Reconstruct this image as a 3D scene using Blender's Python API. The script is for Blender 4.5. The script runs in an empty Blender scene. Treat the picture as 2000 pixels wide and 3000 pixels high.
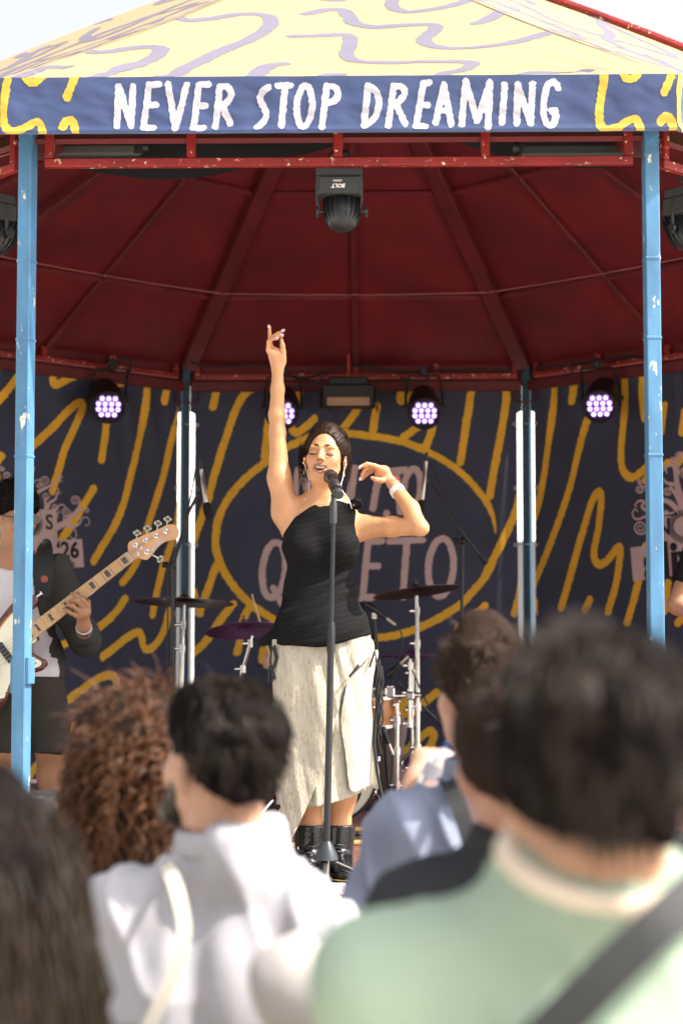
import bpy, bmesh, math, random
import numpy as np
from mathutils import Vector, Matrix, Quaternion
R = math.radians
rng = np.random.default_rng(7)
random.seed(7)
S = bpy.context.scene
COL = S.collection

# ---------------------------------------------------------------- camera, light, exposure
F_PX = 5313.0                       # focal length in pixels of the 2000 x 3000 photograph
CAM = Vector((0.145, -9.587, 1.75))
YAW, PITCH = R(1.12), R(3.90)
cam_d = bpy.data.cameras.new('camera')
cam = bpy.data.objects.new('camera', cam_d); COL.objects.link(cam)
cam.location = CAM
cam.rotation_euler = (R(90) + PITCH, 0, YAW)
cam_d.sensor_fit = 'AUTO'; cam_d.sensor_width = 36.0
cam_d.lens = F_PX / 3000 * 36
cam_d.clip_start = 0.05; cam_d.clip_end = 2000
cam_d.dof.use_dof = True
cam_d.dof.focus_distance = 6.95
cam_d.dof.aperture_fstop = 2.8
S.camera = cam

SUN_AZ = R(103)                      # clockwise from +Y (into the picture); +X is to the right
SUN_EL = R(50)
sun_dir = Vector((math.sin(SUN_AZ) * math.cos(SUN_EL), math.cos(SUN_AZ) * math.cos(SUN_EL), math.sin(SUN_EL)))
world = bpy.data.worlds.new('World'); S.world = world
world.use_nodes = True
wn = world.node_tree.nodes; wl = world.node_tree.links
sky = wn.new('ShaderNodeTexSky'); sky.sky_type = 'NISHITA'; sky.sun_disc = False
sky.sun_elevation = SUN_EL; sky.sun_rotation = SUN_AZ
sky.air_density = 1.0; sky.dust_density = 6.0; sky.ozone_density = 1.0
bg = wn['Background']; bg.inputs['Strength'].default_value = 0.15
hsv = wn.new('ShaderNodeHueSaturation'); hsv.inputs['Saturation'].default_value = 0.22   # a milky, hazy sky all round
wl.new(sky.outputs['Color'], hsv.inputs['Color']); wl.new(hsv.outputs['Color'], bg.inputs['Color'])
sun_l = bpy.data.lights.new('sun', 'SUN'); sun_l.energy = 4.0; sun_l.angle = R(0.5); sun_l.color = (1.0, 0.93, 0.82)
sun_o = bpy.data.objects.new('sun', sun_l); COL.objects.link(sun_o)
sun_o.rotation_euler = (-sun_dir).to_track_quat('-Z', 'Y').to_euler()
S.view_settings.view_transform = 'Standard'; S.view_settings.look = 'None'
S.view_settings.exposure = 1.25; S.view_settings.gamma = 1.0
S.view_settings.use_curve_mapping = False
S.cycles.max_bounces = 8
S.cycles.sample_clamp_indirect = 6.0
try:
    S.cycles.use_denoising = True
except Exception:
    pass

# ---------------------------------------------------------------- from photograph pixels to places
CR = Matrix.Rotation(YAW, 3, 'Z') @ Matrix.Rotation(R(90) + PITCH, 3, 'X')
def ray(x, y):
    return (CR @ Vector(((x - 1000) / F_PX, (1500 - y) / F_PX, -1.0)))
def on_plane(x, y, p0, n):
    d = ray(x, y); n = Vector(n)
    t = (Vector(p0) - CAM).dot(n) / d.dot(n)
    return CAM + d * t
def at(x, y, Y):                    # the point seen at (x, y) on the upright plane Y
    return on_plane(x, y, (0, Y, 0), (0, 1, 0))
def scale_at(Y):                    # metres per photograph pixel near the plane Y
    return (Y - CAM.y) / F_PX

# ---------------------------------------------------------------- object helpers
def tag(o, label=None, cat=None, group=None, kind=None):
    if label: o['label'] = label
    if cat: o['category'] = cat
    if group: o['group'] = group
    if kind: o['kind'] = kind
    return o
def thing(name, label, cat, loc=(0, 0, 0), rz=0, group=None):
    o = bpy.data.objects.new(name, None); COL.objects.link(o)
    o.location = loc; o.rotation_euler = (0, 0, rz); o.empty_display_size = 0.1
    return tag(o, label, cat, group)
def children(o):
    return [c for c in COL.objects if c.parent == o]
def copy_tree(o, parent=None):
    kids = list(o.children)
    c = o.copy(); COL.objects.link(c); c.parent = parent
    for k in kids: copy_tree(k, c)
    return c

class MB:
    """collects shapes and links them as one mesh object"""
    def __init__(s): s.v = []; s.f = []
    def add(s, vs, fs, M=None):
        n = len(s.v)
        if M is not None: vs = [M @ Vector(v) for v in vs]
        s.v += [tuple(v) for v in vs]
        s.f += [tuple(i + n for i in f) for f in fs]
        return s
    def box(s, c, size, M=None, bev=0.0):
        x, y, z = size[0] / 2, size[1] / 2, size[2] / 2
        b = min(bev, x * .9, y * .9, z * .9)
        T = Matrix.Translation(Vector(c)) if M is None else (M @ Matrix.Translation(Vector(c)))
        if b <= 0:
            vs = [(sx * x, sy * y, sz * z) for sz in (-1, 1) for sy in (-1, 1) for sx in (-1, 1)]
            fs = [(0, 2, 3, 1), (4, 5, 7, 6), (0, 1, 5, 4), (2, 6, 7, 3), (0, 4, 6, 2), (1, 3, 7, 5)]
            return s.add(vs, fs, T)
        bm = bmesh.new(); bmesh.ops.create_cube(bm, size=1)
        for v in bm.verts: v.co = Vector((v.co.x * 2 * x, v.co.y * 2 * y, v.co.z * 2 * z))
        bmesh.ops.bevel(bm, geom=list(bm.edges), offset=b, segments=1, affect='EDGES', profile=0.5)
        bm.verts.ensure_lookup_table(); bm.verts.index_update()
        s.add([v.co.copy() for v in bm.verts], [[v.index for v in f.verts] for f in bm.faces], T)
        bm.free(); return s
    def tube(s, pts, r, n=10, caps=True, closed=False):
        pts = [Vector(p) for p in pts]
        m = len(pts)
        rs = r if hasattr(r, '__len__') else [r] * m
        up = None; rings = []
        for i, p in enumerate(pts):
            a = pts[(i - 1) % m] if (closed or i > 0) else p
            b = pts[(i + 1) % m] if (closed or i < m - 1) else p
            t = (b - a)
            if t.length < 1e-9: t = Vector((0, 0, 1))
            t.normalize()
            if up is None:
                up = t.orthogonal().normalized()
            else:
                up = (up - t * up.dot(t))
                if up.length < 1e-6: up = t.orthogonal()
                up.normalize()
            w = t.cross(up)
            rings.append([p + (up * math.cos(k * 2 * math.pi / n) + w * math.sin(k * 2 * math.pi / n)) * rs[i] for k in range(n)])
        vs = [v for rg in rings for v in rg]; fs = []
        for i in range(m - (0 if closed else 1)):
            j = (i + 1) % m
            for k in range(n):
                l = (k + 1) % n
                fs.append((i * n + k, i * n + l, j * n + l, j * n + k))
        if caps and not closed:
            fs.append(tuple(range(n))[::-1]); fs.append(tuple((m - 1) * n + k for k in range(n)))
        return s.add(vs, fs)
    def lathe(s, prof, n=24, M=None, caps=True):      # profile of (radius, z) about the local z axis
        vs = []; fs = []; m = len(prof)
        for r, z in prof:
            for k in range(n):
                a = 2 * math.pi * k / n
                vs.append((max(r, 1e-5) * math.cos(a), max(r, 1e-5) * math.sin(a), z))
        for i in range(m - 1):
            for k in range(n):
                l = (k + 1) % n
                fs.append((i * n + k, i * n + l, (i + 1) * n + l, (i + 1) * n + k))
        if caps: fs.append(tuple(range(n))[::-1]); fs.append(tuple((m - 1) * n + k for k in range(n)))
        return s.add(vs, fs, M)
    def cyl(s, a, b, r, n=16, r2=None):
        return s.tube([a, b], [r, r if r2 is None else r2], n)
    def ball(s, c, r, n=12, sc=(1, 1, 1)):
        prof = [(math.sin(math.pi * i / n) , -math.cos(math.pi * i / n)) for i in range(n + 1)]
        M = Matrix.Translation(Vector(c)) @ Matrix.Diagonal((r * sc[0], r * sc[1], r * sc[2], 1))
        return s.lathe(prof, n * 2, M)
    def prism(s, poly, z0, z1, M=None):    # outline in the local xy plane pulled from z0 to z1
        n = len(poly)
        vs = [(x, y, z0) for x, y in poly] + [(x, y, z1) for x, y in poly]
        fs = [tuple(range(n))[::-1], tuple(range(n, 2 * n))] + [(i, (i + 1) % n, n + (i + 1) % n, n + i) for i in range(n)]
        return s.add(vs, fs, M)
    def build(s, name, mat, parent=None, smooth=False, sharp=40):
        me = bpy.data.meshes.new(name); me.from_pydata(s.v, [], s.f); me.update()
        return link_mesh(name, me, mat, parent, smooth, sharp)
def link_mesh(name, me, mat, parent=None, smooth=False, sharp=40):
    if mat is not None: me.materials.append(mat)
    if smooth:
        me.polygons.foreach_set('use_smooth', [True] * len(me.polygons))
        if sharp and sharp < 180:
            try: me.set_sharp_from_angle(angle=R(sharp))
            except Exception: pass
    o = bpy.data.objects.new(name, me); COL.objects.link(o)
    if parent is not None:
        o.parent = parent
        if parent.type == 'EMPTY' or True:
            bpy_rel = parent_matrix(parent)
            o.matrix_parent_inverse = bpy_rel.inverted()
    return o
def parent_matrix(o):
    M = Matrix.LocRotScale(o.location, o.rotation_euler, o.scale)
    if o.parent is not None:
        M = parent_matrix(o.parent) @ o.matrix_parent_inverse @ M
    return M
def mesh_np(name, V, Fq, mat, parent=None, smooth=True, sharp=None):
    """V (n,3); Fq list of arrays of faces, each (m,3) or (m,4)"""
    if not isinstance(Fq, list): Fq = [Fq]
    Fq = [f for f in Fq if len(f)]
    me = bpy.data.meshes.new(name)
    me.vertices.add(len(V)); me.vertices.foreach_set('co', np.asarray(V, np.float32).ravel())
    nl = sum(f.size for f in Fq); npoly = sum(len(f) for f in Fq)
    me.loops.add(nl); me.polygons.add(npoly)
    if npoly:
        me.loops.foreach_set('vertex_index', np.concatenate([f.ravel() for f in Fq]).astype(np.int32))
        tot = np.concatenate([np.full(len(f), f.shape[1]) for f in Fq])
        st = np.concatenate([[0], np.cumsum(tot)[:-1]])
        me.polygons.foreach_set('loop_start', st.astype(np.int32))
        try: me.polygons.foreach_set('loop_total', tot.astype(np.int32))
        except Exception: pass
    me.update(calc_edges=True); me.validate()
    return link_mesh(name, me, mat, parent, smooth, sharp)
def text_mesh(name, body, size, mat, M, parent=None, bold=0.0, align='CENTER', shear=0.0, extrude=0.0, spacing=1.0):
    cu = bpy.data.curves.new(name, 'FONT'); cu.body = body; cu.size = size; cu.align_x = align; cu.align_y = 'CENTER'
    cu.offset = bold; cu.shear = shear; cu.extrude = extrude; cu.resolution_u = 3; cu.space_character = spacing
    t = bpy.data.objects.new('tmp_text', cu); COL.objects.link(t)
    dg = bpy.context.evaluated_depsgraph_get()
    me = bpy.data.meshes.new_from_object(t.evaluated_get(dg))
    bpy.data.objects.remove(t); bpy.data.curves.remove(cu)
    me.transform(M); me.name = name
    me.materials.clear()
    return link_mesh(name, me, mat, parent)

# ---------------------------------------------------------------- smooth noise for geometry
def _hash(i, j, k, seed):
    h = (i * 374761393 + j * 668265263 + k * 2147483647 + seed * 974634777) & 0xffffffff
    h = ((h ^ (h >> 13)) * 1274126177) & 0xffffffff
    return ((h ^ (h >> 16)) & 0xffff) / 32767.5 - 1.0
def vnoise(P, freq=1.0, seed=0):
    P = np.asarray(P, np.float64)
    if P.shape[-1] == 2: P = np.concatenate([P, np.zeros(P.shape[:-1] + (1,))], -1)
    Q = P * freq; I = np.floor(Q).astype(np.int64); f = Q - I; f = f * f * (3 - 2 * f)
    out = 0
    for dx in (0, 1):
        for dy in (0, 1):
            for dz in (0, 1):
                w = (f[..., 0] if dx else 1 - f[..., 0]) * (f[..., 1] if dy else 1 - f[..., 1]) * (f[..., 2] if dz else 1 - f[..., 2])
                out = out + w * _hash(I[..., 0] + dx, I[..., 1] + dy, I[..., 2] + dz, seed)
    return out
def fbm(P, freq, seed=0, oct=3):
    s = 0; a = 1; t = 0
    for o in range(oct):
        s = s + a * vnoise(P, freq * 2 ** o, seed + o * 17); t += a; a *= 0.5
    return s / t

# ---------------------------------------------------------------- materials
def mat(name, col, rough=0.6, metal=0.0, var=0.0, vscale=8.0, bump=0.0, bscale=60.0, spec=0.5, emit=None, estr=0.0, col2=None,
        chips=None, chip_col=(.75, .68, .58), chip_scale=9.0, sheen=0.0, stretch=(1, 1, 1), sss=0.0, trans=0.0, alpha=None, attr=None, coat=0.0, translucent=0.0, vdetail=5.0):
    m = bpy.data.materials.new(name); m.use_nodes = True
    nt = m.node_tree; N = nt.nodes; L = nt.links
    b = N['Principled BSDF']
    b.inputs['Base Color'].default_value = (*col, 1); b.inputs['Roughness'].default_value = rough
    b.inputs['Metallic'].default_value = metal
    b.inputs['Specular IOR Level'].default_value = spec
    if sheen: b.inputs['Sheen Weight'].default_value = sheen
    if coat: b.inputs['Coat Weight'].default_value = coat
    if sss:
        b.inputs['Subsurface Weight'].default_value = sss
        b.inputs['Subsurface Radius'].default_value = (1.0, 0.35, 0.15); b.inputs['Subsurface Scale'].default_value = 0.012
    if trans: b.inputs['Transmission Weight'].default_value = trans
    if emit:
        b.inputs['Emission Color'].default_value = (*emit, 1); b.inputs['Emission Strength'].default_value = estr
    cur = None
    tc = N.new('ShaderNodeTexCoord'); mp = N.new('ShaderNodeMapping'); L.new(tc.outputs['Object'], mp.inputs['Vector'])
    mp.inputs['Scale'].default_value = stretch
    if attr:
        at_ = N.new('ShaderNodeAttribute'); at_.attribute_name = attr; cur = at_.outputs['Color']
    if var or col2:
        nz = N.new('ShaderNodeTexNoise'); nz.inputs['Scale'].default_value = vscale; nz.inputs['Detail'].default_value = vdetail
        L.new(mp.outputs['Vector'], nz.inputs['Vector'])
        mx = N.new('ShaderNodeMix'); mx.data_type = 'RGBA'
        if col2:
            rp = N.new('ShaderNodeMapRange'); rp.inputs['From Min'].default_value = 0.35; rp.inputs['From Max'].default_value = 0.65
            L.new(nz.outputs['Fac'], rp.inputs['Value']); L.new(rp.outputs['Result'], mx.inputs['Factor'])
            mx.inputs['A'].default_value = (*col, 1); mx.inputs['B'].default_value = (*col2, 1)
            cur = mx.outputs['Result']
        else:
            mr = N.new('ShaderNodeMapRange'); mr.inputs['From Min'].default_value = 0.25; mr.inputs['From Max'].default_value = 0.75
            mr.inputs['To Min'].default_value = 1 - var; mr.inputs['To Max'].default_value = 1 + var
            L.new(nz.outputs['Fac'], mr.inputs['Value'])
            mx.blend_type = 'MULTIPLY'; mx.inputs['Factor'].default_value = 1.0
            mx.inputs['A'].default_value = (*col, 1)
            if cur is not None: L.new(cur, mx.inputs['A'])
            L.new(mr.outputs['Result'], mx.inputs['B'])
            cur = mx.outputs['Result']
    if chips:
        nz = N.new('ShaderNodeTexNoise'); nz.inputs['Scale'].default_value = chip_scale; nz.inputs['Detail'].default_value = 8; nz.inputs['Roughness'].default_value = 0.7
        L.new(mp.outputs['Vector'], nz.inputs['Vector'])
        th = N.new('ShaderNodeMapRange'); th.inputs['From Min'].default_value = chips; th.inputs['From Max'].default_value = chips + 0.015
        L.new(nz.outputs['Fac'], th.inputs['Value'])
        mx = N.new('ShaderNodeMix'); mx.data_type = 'RGBA'
        mx.inputs['A'].default_value = (*col, 1)
        if cur is not None: L.new(cur, mx.inputs['A'])
        mx.inputs['B'].default_value = (*chip_col, 1); L.new(th.outputs['Result'], mx.inputs['Factor'])
        cur = mx.outputs['Result']
    if cur is not None: L.new(cur, b.inputs['Base Color'])
    if bump:
        nb = N.new('ShaderNodeTexNoise'); nb.inputs['Scale'].default_value = bscale; nb.inputs['Detail'].default_value = 6
        L.new(mp.outputs['Vector'], nb.inputs['Vector'])
        bp = N.new('ShaderNodeBump'); bp.inputs['Strength'].default_value = bump; bp.inputs['Distance'].default_value = 0.01
        L.new(nb.outputs['Fac'], bp.inputs['Height']); L.new(bp.outputs['Normal'], b.inputs['Normal'])
    if translucent:
        tr = N.new('ShaderNodeBsdfTranslucent'); ms = N.new('ShaderNodeMixShader'); ms.inputs['Fac'].default_value = translucent
        tr.inputs['Color'].default_value = (*col, 1)
        if cur is not None: L.new(cur, tr.inputs['Color'])
        L.new(b.outputs['BSDF'], ms.inputs[1]); L.new(tr.outputs['BSDF'], ms.inputs[2])
        L.new(ms.outputs['Shader'], N['Material Output'].inputs['Surface'])
    return m

# ---------------------------------------------------------------- flat prints: strokes joined in 2D, cut out as one sheet
def catmull(pts, n=8):
    P = np.array(pts, float)
    if len(P) < 3: return P
    A = np.vstack([2 * P[0] - P[1], P, 2 * P[-1] - P[-2]])
    out = []
    for i in range(1, len(A) - 2):
        p0, p1, p2, p3 = A[i - 1], A[i], A[i + 1], A[i + 2]
        for t in np.linspace(0, 1, n, endpoint=False):
            out.append(0.5 * ((2 * p1) + (p2 - p0) * t + (2 * p0 - 5 * p1 + 4 * p2 - p3) * t * t + (3 * p1 - p0 - 3 * p2 + p3) * t ** 3))
    out.append(P[-1]); return np.array(out)
def print_field(strokes, box, res, rough=0.0, rfreq=70.0, seed=0):
    """strokes: (polyline in metres, radius); returns grid coordinates and the signed field"""
    (u0, v0, u1, v1) = box
    nu, nv = int((u1 - u0) / res) + 2, int((v1 - v0) / res) + 2
    D = np.full((nu, nv), 1.0, np.float32)
    U = u0 + np.arange(nu) * res; Vv = v0 + np.arange(nv) * res
    for pts, rad in strokes:
        pts = np.asarray(pts, float)
        if len(pts) == 1: pts = np.vstack([pts, pts + 1e-6])
        rads = rad if hasattr(rad, '__len__') else [rad] * len(pts)
        for i in range(len(pts) - 1):
            a, b = pts[i], pts[i + 1]; ra, rb = rads[i], rads[i + 1]; m = max(ra, rb) + 3 * res + rough * 2
            i0, i1 = np.searchsorted(U, min(a[0], b[0]) - m), np.searchsorted(U, max(a[0], b[0]) + m)
            j0, j1 = np.searchsorted(Vv, min(a[1], b[1]) - m), np.searchsorted(Vv, max(a[1], b[1]) + m)
            if i1 <= i0 or j1 <= j0: continue
            X, Y = np.meshgrid(U[i0:i1] - a[0], Vv[j0:j1] - a[1], indexing='ij')
            d = b - a; L2 = max(d @ d, 1e-12)
            t = np.clip((X * d[0] + Y * d[1]) / L2, 0, 1)
            q = np.hypot(X - t * d[0], Y - t * d[1]) - (ra + (rb - ra) * t)
            D[i0:i1, j0:j1] = np.minimum(D[i0:i1, j0:j1], q)
    if rough:
        X, Y = np.meshgrid(U, Vv, indexing='ij')
        near = np.abs(D) < rough * 3
        P = np.stack([X[near], Y[near]], -1)
        D[near] += (fbm(P, rfreq, seed, 2) * rough).astype(np.float32)
    return U, Vv, D
def clip_poly_field(U, Vv, D, poly):
    """keep the print inside a convex outline (counter-clockwise)"""
    X, Y = np.meshgrid(U, Vv, indexing='ij')
    for i in range(len(poly)):
        a = np.array(poly[i]); b = np.array(poly[(i + 1) % len(poly)]); d = (b - a) / np.linalg.norm(b - a)
        D = np.maximum(D, -((X - a[0]) * -d[1] + (Y - a[1]) * d[0]))
    return D
def field_mesh(U, Vv, D):
    """marching triangles over the inside (D < 0); returns uv vertices and faces"""
    nu, nv = D.shape
    ins = D < 0
    c = ins[:-1, :-1].astype(int) + ins[1:, :-1] + ins[:-1, 1:] + ins[1:, 1:]
    vid = np.full((nu, nv), -1); verts = []; tris = []; quads = []
    X, Y = np.meshgrid(U, Vv, indexing='ij')
    cnt = int(ins.sum()); vid[ins] = np.arange(cnt)
    verts.append(np.stack([X[ins], Y[ins]], -1))
    I, J = np.nonzero(c == 4)
    quads.append(np.stack([vid[I, J], vid[I + 1, J], vid[I + 1, J + 1], vid[I, J + 1]], -1))
    I, J = np.nonzero((c > 0) & (c < 4))
    base = cnt; allt = []
    for (o1, o2, o3) in (((0, 0), (1, 0), (1, 1)), ((0, 0), (1, 1), (0, 1))):
        idx = [(I + o[0], J + o[1]) for o in (o1, o2, o3)]
        dv = np.stack([D[a, b] for a, b in idx], -1); pv = np.stack([np.stack([X[a, b], Y[a, b]], -1) for a, b in idx], 1)
        gi = np.stack([vid[a, b] for a, b in idx], -1)
        n_in = (dv < 0).sum(1)
        m = n_in == 3; allt.append(gi[m])
        for r in range(3):
            a, b_, c_ = r, (r + 1) % 3, (r + 2) % 3
            m = (n_in == 1) & (dv[:, a] < 0)
            if m.any():
                t1 = dv[m, a] / (dv[m, a] - dv[m, b_]); t2 = dv[m, a] / (dv[m, a] - dv[m, c_])
                p1 = pv[m, a] + (pv[m, b_] - pv[m, a]) * t1[:, None]; p2 = pv[m, a] + (pv[m, c_] - pv[m, a]) * t2[:, None]
                k = m.sum(); verts += [p1, p2]
                allt.append(np.stack([gi[m, a], base + np.arange(k), base + k + np.arange(k)], -1)); base += 2 * k
            m = (n_in == 2) & (dv[:, a] >= 0)
            if m.any():
                t1 = dv[m, b_] / (dv[m, b_] - dv[m, a]); t2 = dv[m, c_] / (dv[m, c_] - dv[m, a])
                p1 = pv[m, b_] + (pv[m, a] - pv[m, b_]) * t1[:, None]; p2 = pv[m, c_] + (pv[m, a] - pv[m, c_]) * t2[:, None]
                k = m.sum(); verts += [p1, p2]
                i1 = base + np.arange(k); i2 = base + k + np.arange(k)
                allt.append(np.stack([gi[m, b_], gi[m, c_], i2], -1)); allt.append(np.stack([gi[m, b_], i2, i1], -1)); base += 2 * k
    return np.vstack(verts), [q for q in quads if len(q)] + ([np.vstack(allt)] if allt else [])
# ================================================================ MATERIALS
M = {}
M['blue_paint'] = mat('blue_paint', (.075, .205, .36), .45, var=.25, vscale=14, chips=.625, chip_scale=26, stretch=(1, 1, .35), chip_col=(.72, .68, .6), bump=.15, bscale=40)
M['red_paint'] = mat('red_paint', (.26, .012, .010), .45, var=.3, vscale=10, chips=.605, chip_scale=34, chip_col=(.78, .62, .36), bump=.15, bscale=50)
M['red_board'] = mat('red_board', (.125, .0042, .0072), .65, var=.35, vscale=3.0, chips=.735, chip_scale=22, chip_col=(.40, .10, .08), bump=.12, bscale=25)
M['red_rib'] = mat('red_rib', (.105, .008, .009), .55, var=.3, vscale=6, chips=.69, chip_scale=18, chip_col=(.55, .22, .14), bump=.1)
M['canopy'] = mat('canopy', (.36, .272, .145), .5, var=.05, vscale=2.5, bump=.35, bscale=3.2, translucent=.12)
M['canopy_print'] = mat('canopy_print', (.155, .135, .185), .5, var=.06, vscale=3, translucent=.1)
M['fascia'] = mat('fascia', (.050, .072, .168), .30, var=.10, vscale=5, bump=.35, bscale=6)
M['fascia_white'] = mat('fascia_white', (.50, .47, .52), .45, var=.05, vscale=9)
M['fascia_yellow'] = mat('fascia_yellow', (.60, .385, .045), .45, var=.07, vscale=8)
M['backdrop'] = mat('backdrop', (.043, .049, .088), .75, var=.15, vscale=3.5, bump=.08, bscale=260, stretch=(1, 1, 1))
M['bd_yellow'] = mat('bd_yellow', (.86, .47, .03), .75, var=.10, vscale=6)
M['bd_pink'] = mat('bd_pink', (.62, .455, .45), .75, var=.08, vscale=6)
M['bd_black'] = mat('bd_black', (.012, .015, .017), .75)
M['steel'] = mat('steel', (.45, .43, .42), .3, metal=1.0)
M['chrome'] = mat('chrome', (.75, .73, .72), .14, metal=1.0)
M['wire'] = mat('wire', (.55, .25, .22), .5)
M['black'] = mat('black', (.013, .014, .016), .5)
M['black_cloth'] = mat('black_cloth', (.006, .006, .008), .95)
M['black_metal'] = mat('black_metal', (.016, .017, .019), .38, bump=.1, bscale=120)
M['black_box'] = mat('black_box', (.03, .033, .034), .6, bump=.1, bscale=200)
M['rubber'] = mat('rubber', (.012, .012, .013), .7)
M['wood'] = mat('wood', (.15, .07, .062), .5, var=.5, vscale=9, stretch=(.25, 3, 3), bump=.35, bscale=22)
M['wood_dark'] = mat('wood_dark', (.10, .06, .05), .7, var=.4, vscale=9, stretch=(.25, 3, 3), bump=.3)
M['paving'] = mat('paving', (.44, .41, .36), .85, var=.25, vscale=1.2, bump=.3, bscale=30)

# ================================================================ THE PLACE
AP, SIDE = 2.837, 2.35
FLOOR = 0.82
def corner(k, r=AP / math.cos(R(22.5))):
    a = R(-90 - 22.5 + 45 * k)          # k = 0 front left, 1 front right, then anticlockwise
    return Vector((r * math.cos(a), r * math.sin(a), 0))

g = MB(); g.box((0, 60, -.05), (300, 320, .1)); tag(g.build('ground', M['paving']), kind='structure')
joint = mat('joint', (.13, .12, .11), .9)
j = MB()
for i in range(-14, 15): j.box((i * .6, -6.5, .0012), (.012, 14, .0024))
for i in range(0, 24): j.box((0, -13.4 + i * .6, .0030), (18, .012, .0024))
tag(j.build('paving_joint', joint), kind='structure')

stand = thing('bandstand', 'octagonal bandstand with blue posts, red panelled ceiling and plank stage floor', 'bandstand', (0, 0, 0))
# stage: base wall, plank floor
b = MB()
pts = [corner(k, 3.20) for k in range(8)]
b.prism([(p.x, p.y) for p in pts], 0.0, FLOOR - .045)
M['stage_wall'] = mat('stage_wall', (.28, .25, .24), .8, var=.25, vscale=4, bump=.2)
b.build('stage_base', M['stage_wall'], stand)
def oct_x(y, ap):                       # half width of the octagon at y
    return min(ap, ap * math.sqrt(2) - abs(y)) if abs(y) <= ap else 0
pw = .118; y = -3.17; i = 0
while y < 3.1:
    w = min(oct_x(y, 3.17), oct_x(min(y + pw, 3.17), 3.17)) if y + pw < 3.17 else .5
    cut = -w + (w * 2) * (.3 + .4 * ((i * 37) % 10) / 10)
    for (x0, x1) in ((-w, cut - .002), (cut + .002, w)):
        p = MB(); p.box(((x0 + x1) / 2, y + pw / 2, FLOOR - .0225 + .0012 * ((i * 7) % 3 - 1)), (x1 - x0, pw - .007, .045), bev=.004)
        p.build('plank', M['wood'], stand)
    y += pw; i += 1

# posts
ZB = 3.518                              # underside of the red frames
for k in range(8):
    c = corner(k)
    a = math.atan2(c.y, c.x)
    rot = {0: R(-17), 1: R(6)}.get(k, a + R(90))
    p = MB(); Mx = Matrix.Translation(c) @ Matrix.Rotation(rot, 4, 'Z')
    p.box((0, 0, (FLOOR + 3.72) / 2 + .0), (.055, .055, 3.72 - FLOOR), Mx, bev=.004)
    po = p.build('post', M['blue_paint'] if k in (0, 1, 2, 7) else M.setdefault('blue_shaded', mat('blue_shaded', (.012, .055, .095), .5, var=.25, vscale=14, chips=.66, chip_scale=26, stretch=(1, 1, .35), chip_col=(.4, .36, .3))), stand)  # rear posts: their shade is put into a darker copy of the blue
    if k in (3, 4, 5, 6):                     # red brackets that tie the rear posts to the beams
        for sx in (-1, 1):
            q = MB(); q.tube([Mx @ Vector((sx * .02, .045, 3.47)), Mx @ Vector((sx * .075, .05, 3.46)), Mx @ Vector((sx * .078, .05, 3.36)), Mx @ Vector((sx * .03, .052, 3.345)), Mx @ Vector((-sx * .035, .055, 3.35))], .006, 6); q.build('post_bracket', M['red_rib'], po)
    if k in (0, 1):
        for z in (2.86, 2.42, 3.16):
            q = MB(); q.box((0, 0, z), (.0595, .0595, .012), Mx, bev=.003); q.build('weld_seam', M['blue_paint'], po)
    if k == 0:                          # hinge plate low on the left post
        q = MB(); q.box((.034, .0, 1.62), (.016, .05, .10), Mx, bev=.003); q.build('hinge_plate', M['blue_paint'], po)
        q = MB(); q.box((-.033, 0, 1.60), (.012, .04, .13), Mx, bev=.003); q.build('hinge_plate', M['blue_paint'], po)
# red frames between the posts (rail, uprights) on every side
for k in range(8):
    c0, c1 = corner(k), corner((k + 1) % 8)
    mid = (c0 + c1) / 2; d = (c1 - c0).normalized(); n = Vector((mid.x, mid.y, 0)).normalized()
    Mx = Matrix.Translation(mid) @ Matrix(((d.x, n.x, 0, 0), (d.y, n.y, 0, 0), (0, 0, 1, 0), (0, 0, 0, 1)))
    fr = MB(); L = SIDE - .13
    fr.box((0, 0, ZB + .018), (L, .036, .032), Mx, bev=.003)
    fr.box((0, 0, 3.70), (L, .034, .036), Mx, bev=.003)
    fo = fr.build('frame_rail', M['red_paint'], stand)
    for x in (-L / 2 + .018, -.555, 0, .555, L / 2 - .018):
        u = MB(); u.box((x, .0015, (ZB + .036 + 3.682) / 2), (.034, .032, 3.682 - ZB - .036), Mx, bev=.003)
        u.build('upright', M['red_paint'], fo)
# rear edge beams that carry the backdrops
for k in (2, 3, 4, 5, 6):
    c0, c1 = corner(k, 3.03), corner((k + 1) % 8, 3.03)
    mid = (c0 + c1) / 2; d = (c1 - c0).normalized(); n = Vector((mid.x, mid.y, 0)).normalized()
    Mx = Matrix.Translation(mid) @ Matrix(((d.x, n.x, 0, 0), (d.y, n.y, 0, 0), (0, 0, 1, 0), (0, 0, 0, 1)))
    fr = MB(); fr.box((0, 0, 3.46), (SIDE - .09, .03, .07), Mx, bev=.004)
    fr.build('edge_beam', M['red_rib'], stand)

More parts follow.
